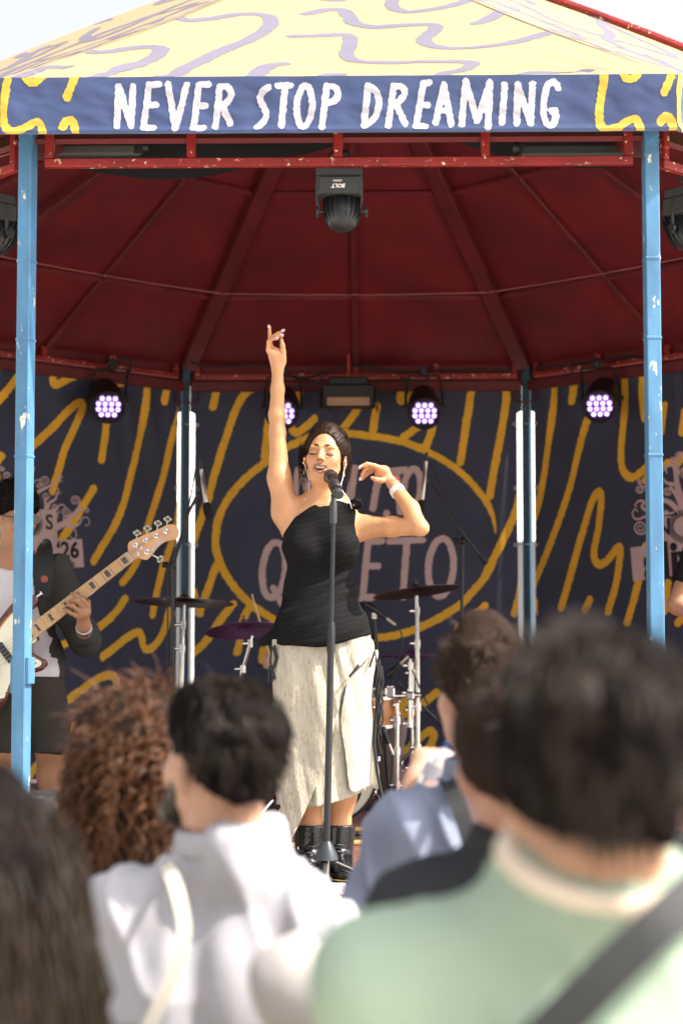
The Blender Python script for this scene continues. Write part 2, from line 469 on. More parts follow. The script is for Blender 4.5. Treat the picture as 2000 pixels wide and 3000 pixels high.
# ceiling: panels, hip ribs, middle ribs, purlins
EZ, AZ = 3.61, 5.30
def ceil_pt(k, s, t, drop=0.0):         # side k, s in -1..1 across the side, t up the slope
    c0, c1 = corner(k), corner((k + 1) % 8)
    p = (c0 + c1) / 2 + (c1 - c0) / 2 * s
    return Vector((p.x * (1 - t), p.y * (1 - t), EZ + (AZ - EZ) * t - drop))
bands = (0.0, .22, .51, .97)
for k in range(8):
    for bi in range(3):
        t0, t1 = bands[bi] + .0006, bands[bi + 1] - .0006
        for s0, s1 in ((-.999, -.002), (.002, .999)):
            p = MB(); nrm = (ceil_pt(k, 1, 0) - ceil_pt(k, -1, 0)).cross(ceil_pt(k, 0, 1) - ceil_pt(k, 0, 0)).normalized() * .02
            if nrm.z < 0: nrm = -nrm
            q = [ceil_pt(k, s0, t0), ceil_pt(k, s1, t0), ceil_pt(k, s1, t1), ceil_pt(k, s0, t1)]
            vs = q + [v + nrm for v in q]
            p.add(vs, [(0, 1, 2, 3), (7, 6, 5, 4), (0, 4, 5, 1), (1, 5, 6, 2), (2, 6, 7, 3), (3, 7, 4, 0)])
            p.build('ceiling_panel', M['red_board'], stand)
    def beam(a, b, w, h, name, m):
        ax = (b - a); ln = ax.length; ax.normalize()
        side = ax.cross(Vector((0, 0, 1))).normalized(); up = side.cross(ax)
        Mx = Matrix.Translation((a + b) / 2 - up * (h / 2 + .002)) @ Matrix((( ax.x, side.x, up.x, 0), (ax.y, side.y, up.y, 0), (ax.z, side.z, up.z, 0), (0, 0, 0, 1)))
        q = MB(); q.box((0, 0, 0), (ln, w, h), Mx, bev=.004); q.build(name, m, stand)
    beam(ceil_pt(k, -1, .015), ceil_pt(k, -1, .98), .10, .075, 'hip_rib', M['red_rib'])
    beam(ceil_pt(k, 0, .01), ceil_pt(k, 0, .96), .038, .03, 'middle_rib', M['red_rib'])
    for t in (.22, .51):
        for sg in (-1, 1):
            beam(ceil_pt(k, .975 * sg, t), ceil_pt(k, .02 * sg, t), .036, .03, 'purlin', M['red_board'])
# the thin line strung from rib to rib under the ceiling
ring = []
for k in range(8):
    a = ceil_pt(k, -1, .265, .085); bpt = ceil_pt((k + 1) % 8, -1, .265, .085)
    for i in range(6):
        f = i / 6; p = a.lerp(bpt, f); p.z -= .012 * math.sin(math.pi * f); ring.append(p)
w = MB(); w.tube(ring, .0022, 5, closed=True)
w.build('ceiling_wire', M['wire'], stand)

# ================================================================ CANOPY COVER: roof sheets and fascia banners
cover = thing('canopy_cover', 'cream vinyl roof cover with lavender squiggles and a blue lettered fascia band', 'canopy', (0, 0, 0))
AF = 3.006
FZT, FZB = at(1000, 223, -AF).z, at(1000, 390, -AF).z
OAZ = 5.52
BULGE = {0: -.05, 1: -.05, 2: .085, 7: .085}      # sag or crown of each hip of the cover, metres
def side_frame(k, ap):
    a = R(-90 + 45 * k); n = Vector((math.cos(a), math.sin(a), 0)); d = Vector((-n.y, n.x, 0))
    return n * ap, d, n
class Sheet:
    """a rectangle p0 + u*du + v*dv with relief along its normal"""
    def __init__(s, p0, du, dv, relief):
        s.p0, s.du, s.dv = Vector(p0), Vector(du).normalized(), Vector(dv).normalized()
        s.n = s.du.cross(s.dv).normalized(); s.relief = relief
    def uv(s, x, y):                    # photograph pixel to sheet coordinates
        h = 0.0
        for _ in range(7):
            p = on_plane(x, y, s.p0 + s.n * h, s.n) - s.p0
            uv = (p.dot(s.du), p.dot(s.dv)); h = float(s.relief(np.array([uv]))[0])
        return uv
    def pos(s, UV, lift=0.0):
        UV = np.asarray(UV, float)
        h = s.relief(UV) + lift
        return np.array(s.p0) + UV[:, :1] * np.array(s.du) + UV[:, 1:2] * np.array(s.dv) + h[:, None] * np.array(s.n)
    def grid(s, name, u0, u1, v0, v1, nu, nv, m, parent, outline=None):
        U, Vv = np.meshgrid(np.linspace(u0, u1, nu), np.linspace(v0, v1, nv), indexing='ij')
        UV = np.stack([U.ravel(), Vv.ravel()], -1)
        if outline is not None: UV = outline(UV)
        P = s.pos(UV)
        I, J = np.meshgrid(np.arange(nu - 1), np.arange(nv - 1), indexing='ij'); a = (I * nv + J).ravel()
        F = np.stack([a, a + nv, a + nv + 1, a + 1], -1)
        return mesh_np(name, P, F, m, parent)
    def printed(s, name, strokes, res, m, parent, lift=.003, rough=0.0, rfreq=70, seed=0, box=None, polys=(), cut=None):
        allp = [np.asarray(p, float) for p, r in strokes] + [np.asarray(p, float) for p in polys]
        A = np.vstack(allp); mr = .06
        bx = (A[:, 0].min() - mr, A[:, 1].min() - mr, A[:, 0].max() + mr, A[:, 1].max() + mr)
        if box is not None: bx = (max(bx[0], box[0]), max(bx[1], box[1]), min(bx[2], box[2]), min(bx[3], box[3]))
        U, Vv, D = print_field(strokes, bx, res, 0, rfreq, seed)
        X, Y = np.meshgrid(U, Vv, indexing='ij')
        for poly in polys:
            E = np.full(D.shape, -1.0)
            for i in range(len(poly)):
                a = np.array(poly[i]); b_ = np.array(poly[(i + 1) % len(poly)]); d = (b_ - a) / np.linalg.norm(b_ - a)
                E = np.maximum(E, (X - a[0]) * d[1] - (Y - a[1]) * d[0])
            D = np.minimum(D, E)
        if rough:
            near = np.abs(D) < rough * 3.2
            D[near] += fbm(np.stack([X[near], Y[near]], -1), rfreq, seed, 2) * rough
        if cut is not None: D = clip_poly_field(U, Vv, D, cut)
        UV, F = field_mesh(U, Vv, D)
        return mesh_np(name, s.pos(UV, lift), F, m, parent)

def c1(x, y): return (x * .6378, y * .6378)
def c2(x, y): return (1000 + x * .6378, y * .6378)
def pl(f, pts): return [f(*p) for p in pts]
def ell(f, cx, cy, rx, ry, tilt=0, n=28, a0=0, a1=360):
    t = R(tilt); o = []
    for i in range(n + 1):
        a = R(a0 + (a1 - a0) * i / n); x, y = rx * math.cos(a), ry * math.sin(a)
        o.append(f(cx + x * math.cos(t) - y * math.sin(t), cy + x * math.sin(t) + y * math.cos(t)))
    return o

half = AF * math.tan(R(22.5))
sl = math.hypot(AF, OAZ - FZT)
def roof_relief_maker(k):
    def f(UV):
        v = UV[:, 1]; u = UV[:, 0]
        wdt = np.maximum(half * (1 - v / sl), .02)
        q = np.abs(u) / wdt
        e = np.clip(1 - q, 0, 1) * np.clip(v * 12, 0, 1)
        P = np.stack([u * .9 - v * .5 + k * 3, v * 1.6], -1)
        h = .008 * fbm(P, 2.2, 3 + k, 3) * np.clip(e * 6, 0, 1)
        # drawn folds that run down towards the lower corners
        for sg in (-1, 1):
            du = half * .86 * sg - u; ang = np.arctan2(v + .02, np.abs(du) + .02)
            dist = np.hypot(du, v)
            h += .007 * np.sin(ang * 17 + k + sg) * np.exp(-(dist / .42) ** 2) * np.clip(v * 9, 0, 1) * np.clip(e * 5, 0, 1)
        t = np.clip(v / sl, 0, 1); sx = np.clip((u / wdt + 1) / 2, 0, 1)
        crown = (BULGE.get(k, 0) * (1 - sx) + BULGE.get((k + 1) % 8, 0) * sx) * 4 * t * (1 - t) * .87
        return h + crown - .03 * np.clip(e, 0, 1) * (1 - t)
    return f
roof_sheets = []
for k in range(8):
    c, d, n = side_frame(k, AF)
    dv = (Vector((0, 0, OAZ)) - (c + Vector((0, 0, FZT)))).normalized()
    sh = Sheet(c + Vector((0, 0, FZT)), d, dv, roof_relief_maker(k)); roof_sheets.append(sh)
    nv, nu = (110, 150) if k in (0, 1, 7) else (46, 60)
    def outl(UV):
        UV = UV.copy(); UV[:, 0] *= 1 - UV[:, 1] / sl * .9985; return UV
    sh.grid('roof_sheet', -half, half, 0, sl * .999, nu, nv, M['canopy'], cover, outl)
front_roof = [
    (pl(c1, [(835, -30), (800, 55), (850, 92), (950, 88), (1100, 66), (1200, 68), (1245, 88), (1230, 130), (1180, 165), (1120, 195), (1050, 222), (960, 262), (860, 310), (740, 358)]), .030),
    (pl(c1, [(350, 225), (430, 240), (500, 238), (600, 222), (700, 215), (740, 228), (715, 260), (650, 290), (560, 320), (450, 352), (380, 372)]), .030),
    (pl(c1, [(90, 355), (150, 332), (220, 308), (305, 310)]), .026),
    (pl(c1, [(1140, 360), (1200, 325), (1250, 300), (1300, 294)]), .030),
    (pl(c1, [(1345, 168), (1450, 165), (1568, 160), (1605, 172), (1608, 205), (1590, 250), (1630, 280), (1768, 288), (1968, 283), (2128, 285), (2165, 297), (2128, 320), (2040, 340), (1980, 360)]), .026),
    (pl(c1, [(1410, 65), (1480, 50), (1560, 45), (1598, 70), (1628, 108), (1718, 125), (1868, 116), (1975, 114), (2000, 132), (1948, 178), (1968, 205), (2068, 222), (2218, 215), (2368, 193), (2488, 160), (2560, 142)]), .029),
    (pl(c1, [(1838, -40), (1798, 25), (1868, 55), (1968, 45), (2068, 27), (2188, -10)]), .028),
    (pl(c2, [(622, 108), (690, 80), (775, 32)]), .030),
    (pl(c2, [(730, 345), (870, 336), (1000, 331), (1140, 321)]), .022),
    (pl(c1, [(1440, 352), (1500, 345), (1568, 342)]), .022),
    (pl(c1, [(530, 140), (575, 136), (610, 130)]), .026),
    (pl(c1, [(1465, -8), (1520, 2), (1568, 0)]), .026),
]
front_uv = [(catmull([roof_sheets[0].uv(*p) for p in pts]), r) for pts, r in front_roof]
for k, res, rough, mir, du in ((0, .006, .008, 1, 0), (7, .009, .008, -1, .25), (1, .009, .008, -1, -.3)):
    sh = roof_sheets[k]
    st = [(p * (mir, 1) + (du, 0), r * 1.15) for p, r in front_uv]
    if k: st += [(p * (.8, 1) + (du, .9), r) for p, r in front_uv]
    tri = [(-half * .985, .004), (half * .985, .004), (half * .03, sl * .96), (-half * .03, sl * .96)]
    sh.printed("squiggle_print", st, res, M["canopy_print"], cover, .0014, rough, 45, k, box=(-half, .002, half, sl), cut=tri)

def fascia_relief_maker(k):
    def f(UV):
        P = np.stack([UV[:, 0] + 5 * k, UV[:, 1] * .8], -1)
        h = .010 * fbm(P, 3.2, 11 + k, 3) + .004 * fbm(np.stack([UV[:, 0] * 2.5 + UV[:, 1] * 4, UV[:, 1] * 3 - UV[:, 0]], -1), 4.5, 60 + k, 2) + .003 * vnoise(np.stack([UV[:, 0] * 14, UV[:, 1] * 3 + k], -1), 1.0, 5)
        top = FZT - FZB
        return h * np.clip(1.4 - np.abs(UV[:, 1] / top * 2 - 1), 0, 1) + .006 * np.exp(-((UV[:, 1] - .012) / .008) ** 2)
    return f
fasc = []
for k in range(8):
    c, d, n = side_frame(k, AF + .004)
    sh = Sheet(c + Vector((0, 0, FZB)), d, (0, 0, 1), fascia_relief_maker(k)); fasc.append(sh)
    fo = sh.grid('fascia_banner', -half - .001, half + .001, 0, FZT - FZB, 260, 26, M['fascia'], cover)
    fasc[k].obj = fo
yel = [
    pl(c1, [(40, 345), (22, 450), (15, 540), (32, 590), (72, 602), (130, 580), (170, 560), (192, 585), (203, 645)]),
    pl(c1, [(112, 340), (130, 372), (160, 380), (205, 340)]),
    pl(c1, [(348, 340), (330, 395), (309, 447)]),
    pl(c1, [(290, 582), (308, 556), (330, 553), (345, 580), (352, 645)]),
    pl(c2, [(1207, 325), (1196, 420), (1181, 520), (1200, 590), (1260, 587), (1320, 553), (1358, 558), (1377, 645)]),
    pl(c2, [(1285, 322), (1305, 356), (1335, 360), (1372, 322)]),
    pl(c2, [(1520, 325), (1500, 380), (1480, 424)]),
    pl(c2, [(1463, 562), (1485, 535), (1507, 545), (1520, 580), (1528, 645)]),
]
sh = fasc[0]
bx = (-half, .002, half, FZT - FZB - .002)
sh.printed('squiggle_print', [(catmull([sh.uv(*p) for p in pts]), .0155) for pts in yel], .004, M['fascia_yellow'], sh.obj, .0012, .004, 90, 5, box=bx)
white = []
def LT(f, *strokes):
    for s_ in strokes: white.append(pl(f, s_))
LT(c1, [(545, 397), (538, 580)], [(546, 397), (575, 490), (603, 578)], [(612, 397), (603, 578)])
LT(c1, [(684, 390), (660, 588)], [(684, 390), (732, 388)], [(672, 483), (716, 483)], [(660, 588), (706, 588)])
LT(c1, [(773, 386), (806, 590)], [(806, 590), (858, 390)])
LT(c1, [(914, 390), (888, 588)], [(914, 390), (958, 388)], [(902, 486), (944, 486)], [(888, 588), (934, 589)])
LT(c1, [(1010, 398), (990, 582)], catmull([(1010, 398), (1048, 402), (1063, 430), (1045, 468), (1003, 490)]), [(1022, 488), (1058, 568)])
LT(c1, catmull([(1233, 400), (1205, 422), (1196, 460), (1216, 500), (1222, 535), (1204, 568), (1180, 584)]))
LT(c1, [(1275, 394), (1335, 393)], [(1310, 394), (1292, 578)])
white.append(ell(c1, 1398, 488, 35, 94, 4))
LT(c1, [(1500, 396), (1478, 584)], catmull([(1500, 396), (1538, 402), (1552, 432), (1535, 463), (1493, 478)]))
LT(c2, [(122, 392), (103, 578)], catmull([(122, 392), (160, 425), (172, 480), (150, 545), (103, 578)]))
LT(c2, [(240, 395), (215, 577)], catmull([(240, 394), (278, 400), (289, 430), (265, 464), (232, 476)]), [(250, 478), (292, 568)])
LT(c2, [(375, 384), (342, 580)], [(375, 382), (402, 379)], [(358, 482), (394, 482)], [(342, 580), (384, 581)])
LT(c2, [(470, 388), (432, 565)], [(470, 388), (503, 570)], [(447, 508), (493, 508)])
LT(c2, [(570, 372), (551, 572)], [(570, 372), (622, 556)], [(622, 556), (681, 378)], [(681, 378), (672, 584)])
LT(c2, [(749, 388), (736, 563)])
LT(c2, [(808, 388), (803, 566)], [(808, 388), (866, 566)], [(876, 384), (868, 566)])
LT(c2, catmull([(995, 405), (975, 377), (945, 395), (928, 460), (928, 530), (945, 572), (970, 570), (983, 535), (978, 508), (962, 510)]))
sh.printed('lettering', [([sh.uv(*p) for p in pts], .0125) for pts in white], .0035, M['fascia_white'], sh.obj, .0012, .0035, 110, 9, box=bx)
# squiggles on the neighbouring fascias, cut off differently
for k in (1, 7, 2, 6):
    s2 = fasc[k]
    st = [(np.array(catmull([sh.uv(*p) for p in pts])) * (-1 if k > 4 else 1, 1), .0155) for pts in yel]
    s2.printed('squiggle_print', st, .008, M['fascia_yellow'], s2.obj, .003, .003, 60, k, box=bx)
# red painted ridge caps, flaked, along the two hips right of the front (one bare of cover in view)
for k in (2, 7 + 1 - 1):
    a = R(-90 - 22.5 + 45 * k)
for k in (2,):
    c = corner(k, AF / math.cos(R(22.5)) + .01); top = Vector((0, 0, OAZ + .02)); lo = Vector((c.x, c.y, FZT + .01))
    hp = [lo.lerp(top, i / 12) + Vector((0, 0, BULGE[k] * 4 * i / 12 * (1 - i / 12))) for i in range(13)]
    q = MB(); q.tube(hp, .024, 8); q.build('ridge_cap', M['red_paint'], stand)

# ================================================================ BACKDROPS, strung between the rear posts
def cA(x, y): return (x / 2.24, 1050 + y / 2.24)
def cB(x, y): return (500 + x / 1.96, 1050 + y / 1.96)
def cC(x, y): return (1200 + x / 1.96, 1050 + y / 1.96)
def cD(x, y): return (x / 2.475, 1400 + y / 2.475)
def cE(x, y): return (550 + x / 1.96, 1650 + y / 1.96)
def cF(x, y): return (700 + x / 2.613, 2100 + y / 2.613)
BZ0, BZ1 = FLOOR + .02, 3.47
GAP_T = 3.28
def bd_relief_maker(k):
    def f(UV):
        u, v = UV[:, 0], UV[:, 1]
        top = np.exp(-(BZ1 - BZ0 - v) / .35)
        fold = np.sin((u * 1.0 + .8 * np.abs(np.sin(u * 2.2 + k))) * 14 + v * 6) * .017 * top
        h = .018 * fbm(np.stack([u + 7 * k, v * .45], -1), 1.9, 21 + k, 3)
        edge = np.clip((half_b - np.abs(u)) * 8, 0, 1)
        return (h + fold) * edge
    return f
half_b = SIDE / 2 - .072
def backdrop(k, label, res):
    c, d, n = side_frame(k, AP)
    d = -d; n_in = -n                       # seen from inside
    sh = Sheet(Vector((c.x, c.y, BZ0)), d, (0, 0, 1), bd_relief_maker(k))
    if sh.n.dot(n_in) < 0: raise RuntimeError('backdrop faces out')
    root = thing('backdrop_banner', label, 'banner', (c.x, c.y, BZ0), group='printed banners strung between the rear posts')
    hw = SIDE / 2
    def outl(UV):
        UV = UV.copy()
        lim = np.where(UV[:, 1] + BZ0 > GAP_T, hw - .034, hw - .067)
        UV[:, 0] = np.clip(UV[:, 0] * hw, -lim, lim); return UV
    fabric = sh.grid('fabric', -1, 1, 0, BZ1 - BZ0, 170, 150, M['backdrop'], root, outl)
    # eyelets and ties to the posts
    for z in (3.2, 2.76, 2.37, 1.9, 1.4):
        for sg in (-1, 1):
            p = sh.p0 + sh.du * (sg * (hw - .082)) + Vector((0, 0, z - BZ0)) + sh.n * .004
            q = sh.p0 + sh.du * (sg * (hw - .012)) + Vector((0, 0, z - BZ0 + .004)) + sh.n * .028
            Mx = Matrix.Translation(p) @ sh.n.to_track_quat('Z', 'Y').to_matrix().to_4x4()
            e = MB(); e.lathe([(.007, 0), (.014, .001), (.014, .004), (.007, .005)], 14, Mx, False); e.build('eyelet', M['fascia_white'], root, True)
            if z in (2.37, 1.4, 3.2):
                t = MB(); t.tube([p + sh.n * .003, p.lerp(q, .5) + sh.n * .004, q], .003, 5); t.build('tie', M['steel'], root)
    bx = (-hw + .068, .002, hw - .068, BZ1 - BZ0)
    return sh, root, bx
def strokes_on(sh, lines, rad):
    return [(catmull([sh.uv(*p) for p in pts], 6), rad) for pts in lines]
def spiral(cx, cy, r, turns=2.0, a0=0.0, cw=1, n=40):
    return [(cx + r * (1 - .88 * i / n) * math.cos(a0 + cw * 2 * math.pi * turns * i / n), cy + r * (1 - .88 * i / n) * math.sin(a0 + cw * 2 * math.pi * turns * i / n)) for i in range(n + 1)]

# --- centre
sh, ctr, bx = backdrop(4, 'dark blue centre banner with a yellow oval and pink lettering behind the singer', .005)
Cl = [pl(cB, [(270, 130), (258, 210), (243, 280)]),
      pl(cB, [(560, 165), (480, 172), (412, 222), (360, 330), (310, 480), (260, 640), (222, 780), (172, 930), (120, 1080)]),
      pl(cB, [(565, 330), (552, 440), (540, 560)]),
      pl(cB, [(690, 385), (702, 418), (730, 425), (780, 390), (825, 345)]),
      pl(cB, [(1080, 280), (1030, 350), (970, 430)]), pl(cB, [(1182, 270), (1172, 340), (1158, 430)]),
      pl(cB, [(1330, 165), (1316, 230), (1334, 246), (1372, 225), (1425, 165)]),
      pl(cB, [(1440, 375), (1395, 410), (1335, 455)]), pl(cB, [(1502, 395), (1486, 450), (1465, 505)]),
      pl(cB, [(745, 165), (735, 205), (728, 240)]),
      pl(cC, [(362, 130), (335, 300), (290, 595)]),
      pl(cC, [(545, 130), (552, 230), (520, 450), (485, 630), (458, 790)]),
      pl(cC, [(640, 740), (610, 870), (560, 990), (500, 1110), (440, 1230)]),
      pl(cC, [(430, 1420), (370, 1482), (280, 1550)]),
      pl(cB, [(262, 1190), (212, 1330), (165, 1458)]),
      pl(cE, [(262, 235), (190, 322), (140, 400), (95, 460), (20, 525)]),
      pl(cE, [(350, 260), (330, 300), (310, 350)]),
      pl(cE, [(300, 450), (292, 480), (283, 512)]), pl(cE, [(432, 500), (428, 540), (430, 560)]),
      pl(cC, [(650, 1250), (622, 1390), (598, 1465)]),
      pl(cE, [(1250, 770), (1228, 860), (1290, 855), (1350, 805), (1430, 740)]),
      pl(cF, [(1200, 370), (1260, 290), (1330, 210), (1410, 140), (1465, 105), (1490, 150), (1450, 250), (1400, 330)]),
      pl(cF, [(170, 545), (230, 640), (200, 720)]), pl(cE, [(30, 160), (70, 290)])]
st = strokes_on(sh, Cl, .0265)
oval = pl(cB, [(810, 455), (690, 500), (560, 585), (430, 690), (335, 800), (282, 900), (262, 1000), (262, 1100), (300, 1210), (380, 1330), (470, 1420), (570, 1485)]) + pl(cE, [(640, 410), (800, 440), (940, 445), (1060, 432), (1200, 412), (1330, 370), (1450, 310), (1560, 240)]) + pl(cC, [(350, 1350), (440, 1240), (500, 1110), (512, 1060)])
o2 = pl(cB, [(950, 430), (1100, 440), (1300, 472), (1450, 520)]) + pl(cC, [(0, 495), (120, 545), (250, 622), (350, 712), (430, 810), (470, 890), (486, 960), (492, 1010)])
p = catmull([sh.uv(*q) for q in oval], 6); st.append((p, np.interp(np.linspace(0, 1, len(p)), [0, .92, 1], [.0265, .0265, .016])))
p = catmull([sh.uv(*q) for q in o2], 6); st.append((p, np.interp(np.linspace(0, 1, len(p)), [0, .75, 1], [.0265, .0225, .003])))
p = catmull([sh.uv(*q) for q in pl(cB, [(690, 500), (820, 445), (950, 428)])], 6); st.append((p, .0265))
sh.printed('squiggle_print', st, .005, M['bd_yellow'], ctr, .0015, .005, 60, 31, box=bx)
Wd = []
def LW(*ss):
    for s_ in ss: Wd.append(pl(cB, s_))
LW([(732, 640), (712, 800)], [(735, 640), (790, 770), (850, 660)], [(850, 650), (838, 860)])
LW(catmull([(925, 650), (905, 800), (935, 862), (985, 850), (1025, 780), (1056, 630)]))
LW([(1056, 628), (1028, 865)])
LW([(1196, 650), (1160, 862)], [(1222, 655), (1345, 640)], [(1292, 650), (1318, 880)], [(1238, 890), (1240, 892)])
Wd.append(ell(cB, 1385, 752, 48, 118, 5))
Wd.append(ell(cB, 592, 1215, 66, 160, 6)); LW([(590, 1320), (640, 1410)])
LW(catmull([(735, 1060), (708, 1250), (740, 1360), (800, 1320), (840, 1060)]))
LW([(960, 1050), (925, 1370)])
LW([(1132, 1055), (1102, 1372)], [(1132, 1052), (1215, 1048)], [(1118, 1192), (1188, 1192)], [(1102, 1372), (1160, 1372)])
LW([(1255, 1050), (1445, 1042)], [(1355, 1050), (1332, 1372)])
Wd.append(ell(cC, 178, 1200, 72, 166, 4))
sh.printed('lettering', [([sh.uv(*q) for q in s_], .0235) for s_ in Wd], .005, M['bd_pink'], ctr, .003, .005, 70, 33, box=bx)

# --- left
sh, lft, bx = backdrop(5, 'dark blue left banner with yellow strokes and a pink tree emblem behind the bassist', .005)
Ll = [pl(cA, [(360, 60), (350, 148), (375, 172), (450, 130), (580, 80)]),
      pl(cA, [(-90, 360), (40, 225), (130, 110)]), pl(cA, [(-60, 90), (40, 15)]),
      pl(cA, [(205, 585), (330, 470), (430, 362), (500, 300), (535, 292), (542, 325), (500, 430), (430, 585), (390, 720), (345, 870)]),
      pl(cA, [(706, 380), (692, 500), (667, 665)]), pl(cA, [(785, 90), (792, 160)]),
      pl(cA, [(965, 105), (970, 200), (945, 380), (900, 600), (850, 800), (810, 960), (740, 1120), (662, 1250), (615, 1330)]),
      pl(cA, [(1112, 110), (1098, 200), (1080, 280)]),
      pl(cA, [(1185, 330), (1130, 520), (1080, 740), (1025, 930), (970, 1100), (915, 1290), (860, 1400), (805, 1468)]),
      pl(cA, [(1180, 960), (1150, 1130), (1105, 1270), (1060, 1400), (1025, 1560), (1000, 1680)]),
      pl(cA, [(615, 855), (550, 960), (480, 1080), (390, 1210)]),
      pl(cD, [(908, 878), (850, 960), (760, 1052), (650, 1120), (540, 1172), (430, 1222)]),
      pl(cD, [(745, 1298), (830, 1232), (920, 1160), (1000, 1118), (1028, 1150), (1040, 1222), (1082, 1242), (1142, 1190), (1192, 1100), (1235, 940)]),
      pl(cD, [(470, 1630), (600, 1532), (700, 1462), (790, 1430), (840, 1460), (848, 1530), (830, 1610), (800, 1700)]),
      pl(cD, [(470, 1870), (540, 1800), (580, 1818), (575, 1900), (532, 2050), (492, 2180), (470, 2290)]),
      pl(cD, [(160, 2250), (215, 2155), (275, 2075)]), pl(cD, [(80, 1650), (160, 1560)]), pl(cD, [(20, 480), (60, 300)]),
      pl(cA, [(-20, 780), (-30, 700), (10, 640)])]
sh.printed('squiggle_print', strokes_on(sh, Ll, .0275), .005, M['bd_yellow'], lft, .0015, .005, 60, 41, box=bx)
def cG(x, y): return (x / 5.227, 1300 + y / 5.227)
G = .0006 * 1.0
def tree_print(sh, f, pxs, parts, spirals, polys, parent, seed):
    """pxs: metres per crop pixel on the sheet"""
    st = []
    for pts, r0, r1 in parts:
        p = catmull([sh.uv(*f(*q)) for q in pts], 6); st.append((p, np.linspace(r0, r1, len(p)) * pxs))
    for cx, cy, r, a0, cw in spirals:
        p = np.array([sh.uv(*f(*q)) for q in spiral(cx, cy, r, 2.1, R(a0), cw)]); st.append((p, np.linspace(9, 4.5, len(p)) * pxs * (r / 60) ** .5))
    return sh.printed('emblem_print', st, .0028, M['bd_pink'], parent, .0035, .0, 60, seed, polys=[[sh.uv(*f(*q)) for q in po] for po in polys])
tree_print(sh, cG, .000425,
    [([(700, 1010), (708, 940), (690, 880), (715, 830)], 40, 14), ([(735, 970), (765, 900), (845, 850), (875, 760), (900, 700), (885, 688)], 26, 6), ([(872, 770), (945, 742)], 12, 3),
     ([(560, 760), (620, 715), (700, 680), (790, 625), (860, 590), (960, 572)], 30, 5), ([(500, 605), (555, 562), (620, 555)], 13, 8), ([(485, 330), (522, 390), (487, 470)], 14, 12),
     ([(860, 1280), (980, 1222), (1060, 1140), (1150, 1065), (1240, 1010), (1310, 985)], 55, 8), ([(1222, 890), (1190, 990), (1110, 1100)], 12, 28),
     ([(985, 1235), (1120, 1268), (1215, 1220), (1262, 1130)], 34, 8), ([(1262, 1138), (1330, 1128), (1370, 1190), (1345, 1250), (1300, 1240)], 9, 6),
     ([(1120, 1285), (1168, 1370), (1150, 1450), (1085, 1435), (1072, 1392)], 11, 5), ([(880, 1000), (900, 950), (950, 932), (1010, 975)], 14, 8),
     ([(985, 1190), (980, 1120), (1040, 1110)], 16, 7), ([(890, 1150), (880, 1080), (920, 1035)], 5, 9), ([(790, 760), (780, 700), (740, 720)], 9, 5)],
    [(690, 570, 80, 90, 1), (605, 630, 45, 180, -1), (925, 515, 42, 90, 1), (840, 965, 48, 60, 1), (1015, 1040, 75, 0, 1), (1150, 870, 75, 20, -1), (1325, 1020, 42, 200, 1), (1215, 1130, 30, 60, 1), (700, 800, 58, 0, 1), (100, 490, 58, 0, -1), (30, 380, 40, 0, 1)],
    [[(470, 1010), (480, 1520), (880, 1500), (866, 1004)], [(210, 1500), (250, 1950), (1286, 1888), (1256, 1460)]], lft, 43)
def place_text(sh, f, cx, cy, body, hpx, m, parent, pxs, lift=.006, bold=.0, tilt=0.0, **kw):
    u, v = sh.uv(*f(cx, cy))
    n = sh.n; Mx = Matrix((( sh.du.x, sh.dv.x, n.x, 0), (sh.du.y, sh.dv.y, n.y, 0), (sh.du.z, sh.dv.z, n.z, 0), (0, 0, 0, 1)))
    h = float(sh.relief(np.array([[u, v]]))[0])
    pos = sh.p0 + sh.du * u + sh.dv * v + n * (h + lift)
    size = hpx * pxs / .72
    return text_mesh('lettering', body, size, m, Matrix.Translation(pos) @ Mx @ Matrix.Rotation(R(tilt), 4, 'Z'), parent, bold=bold * size, **kw)
px_l = .000425
place_text(sh, cG, 750, 1212, 'S', 228, M['bd_black'], lft, px_l, bold=.022, tilt=2)
place_text(sh, cG, 1035, 1640, '‘26', 250, M['bd_black'], lft, px_l, bold=.03, tilt=2)
place_text(sh, cG, 690, 1650, 'O', 260, M['bd_black'], lft, px_l, bold=.03, tilt=2)
place_text(sh, cG, 990, 1838, 'oeiras', 110, M['bd_black'], lft, px_l, bold=.008, tilt=2)
def rays(sh, f, cx, cy, r0, r1, a0, a1, n, wpx, parent, pxs):
    st = []
    for i in range(n):
        a = R(a0 + (a1 - a0) * i / (n - 1))
        st.append(([sh.uv(*f(cx + r * math.cos(a), cy + r * math.sin(a))) for r in (r0, r1)], wpx * pxs))
    sh.printed('ray_print', st, .0022, M['bd_black'], parent, .006, 0, 60, 2)
rays(sh, cG, 450, 1230, 110, 200, -20, 75, 13, 7, lft, px_l)

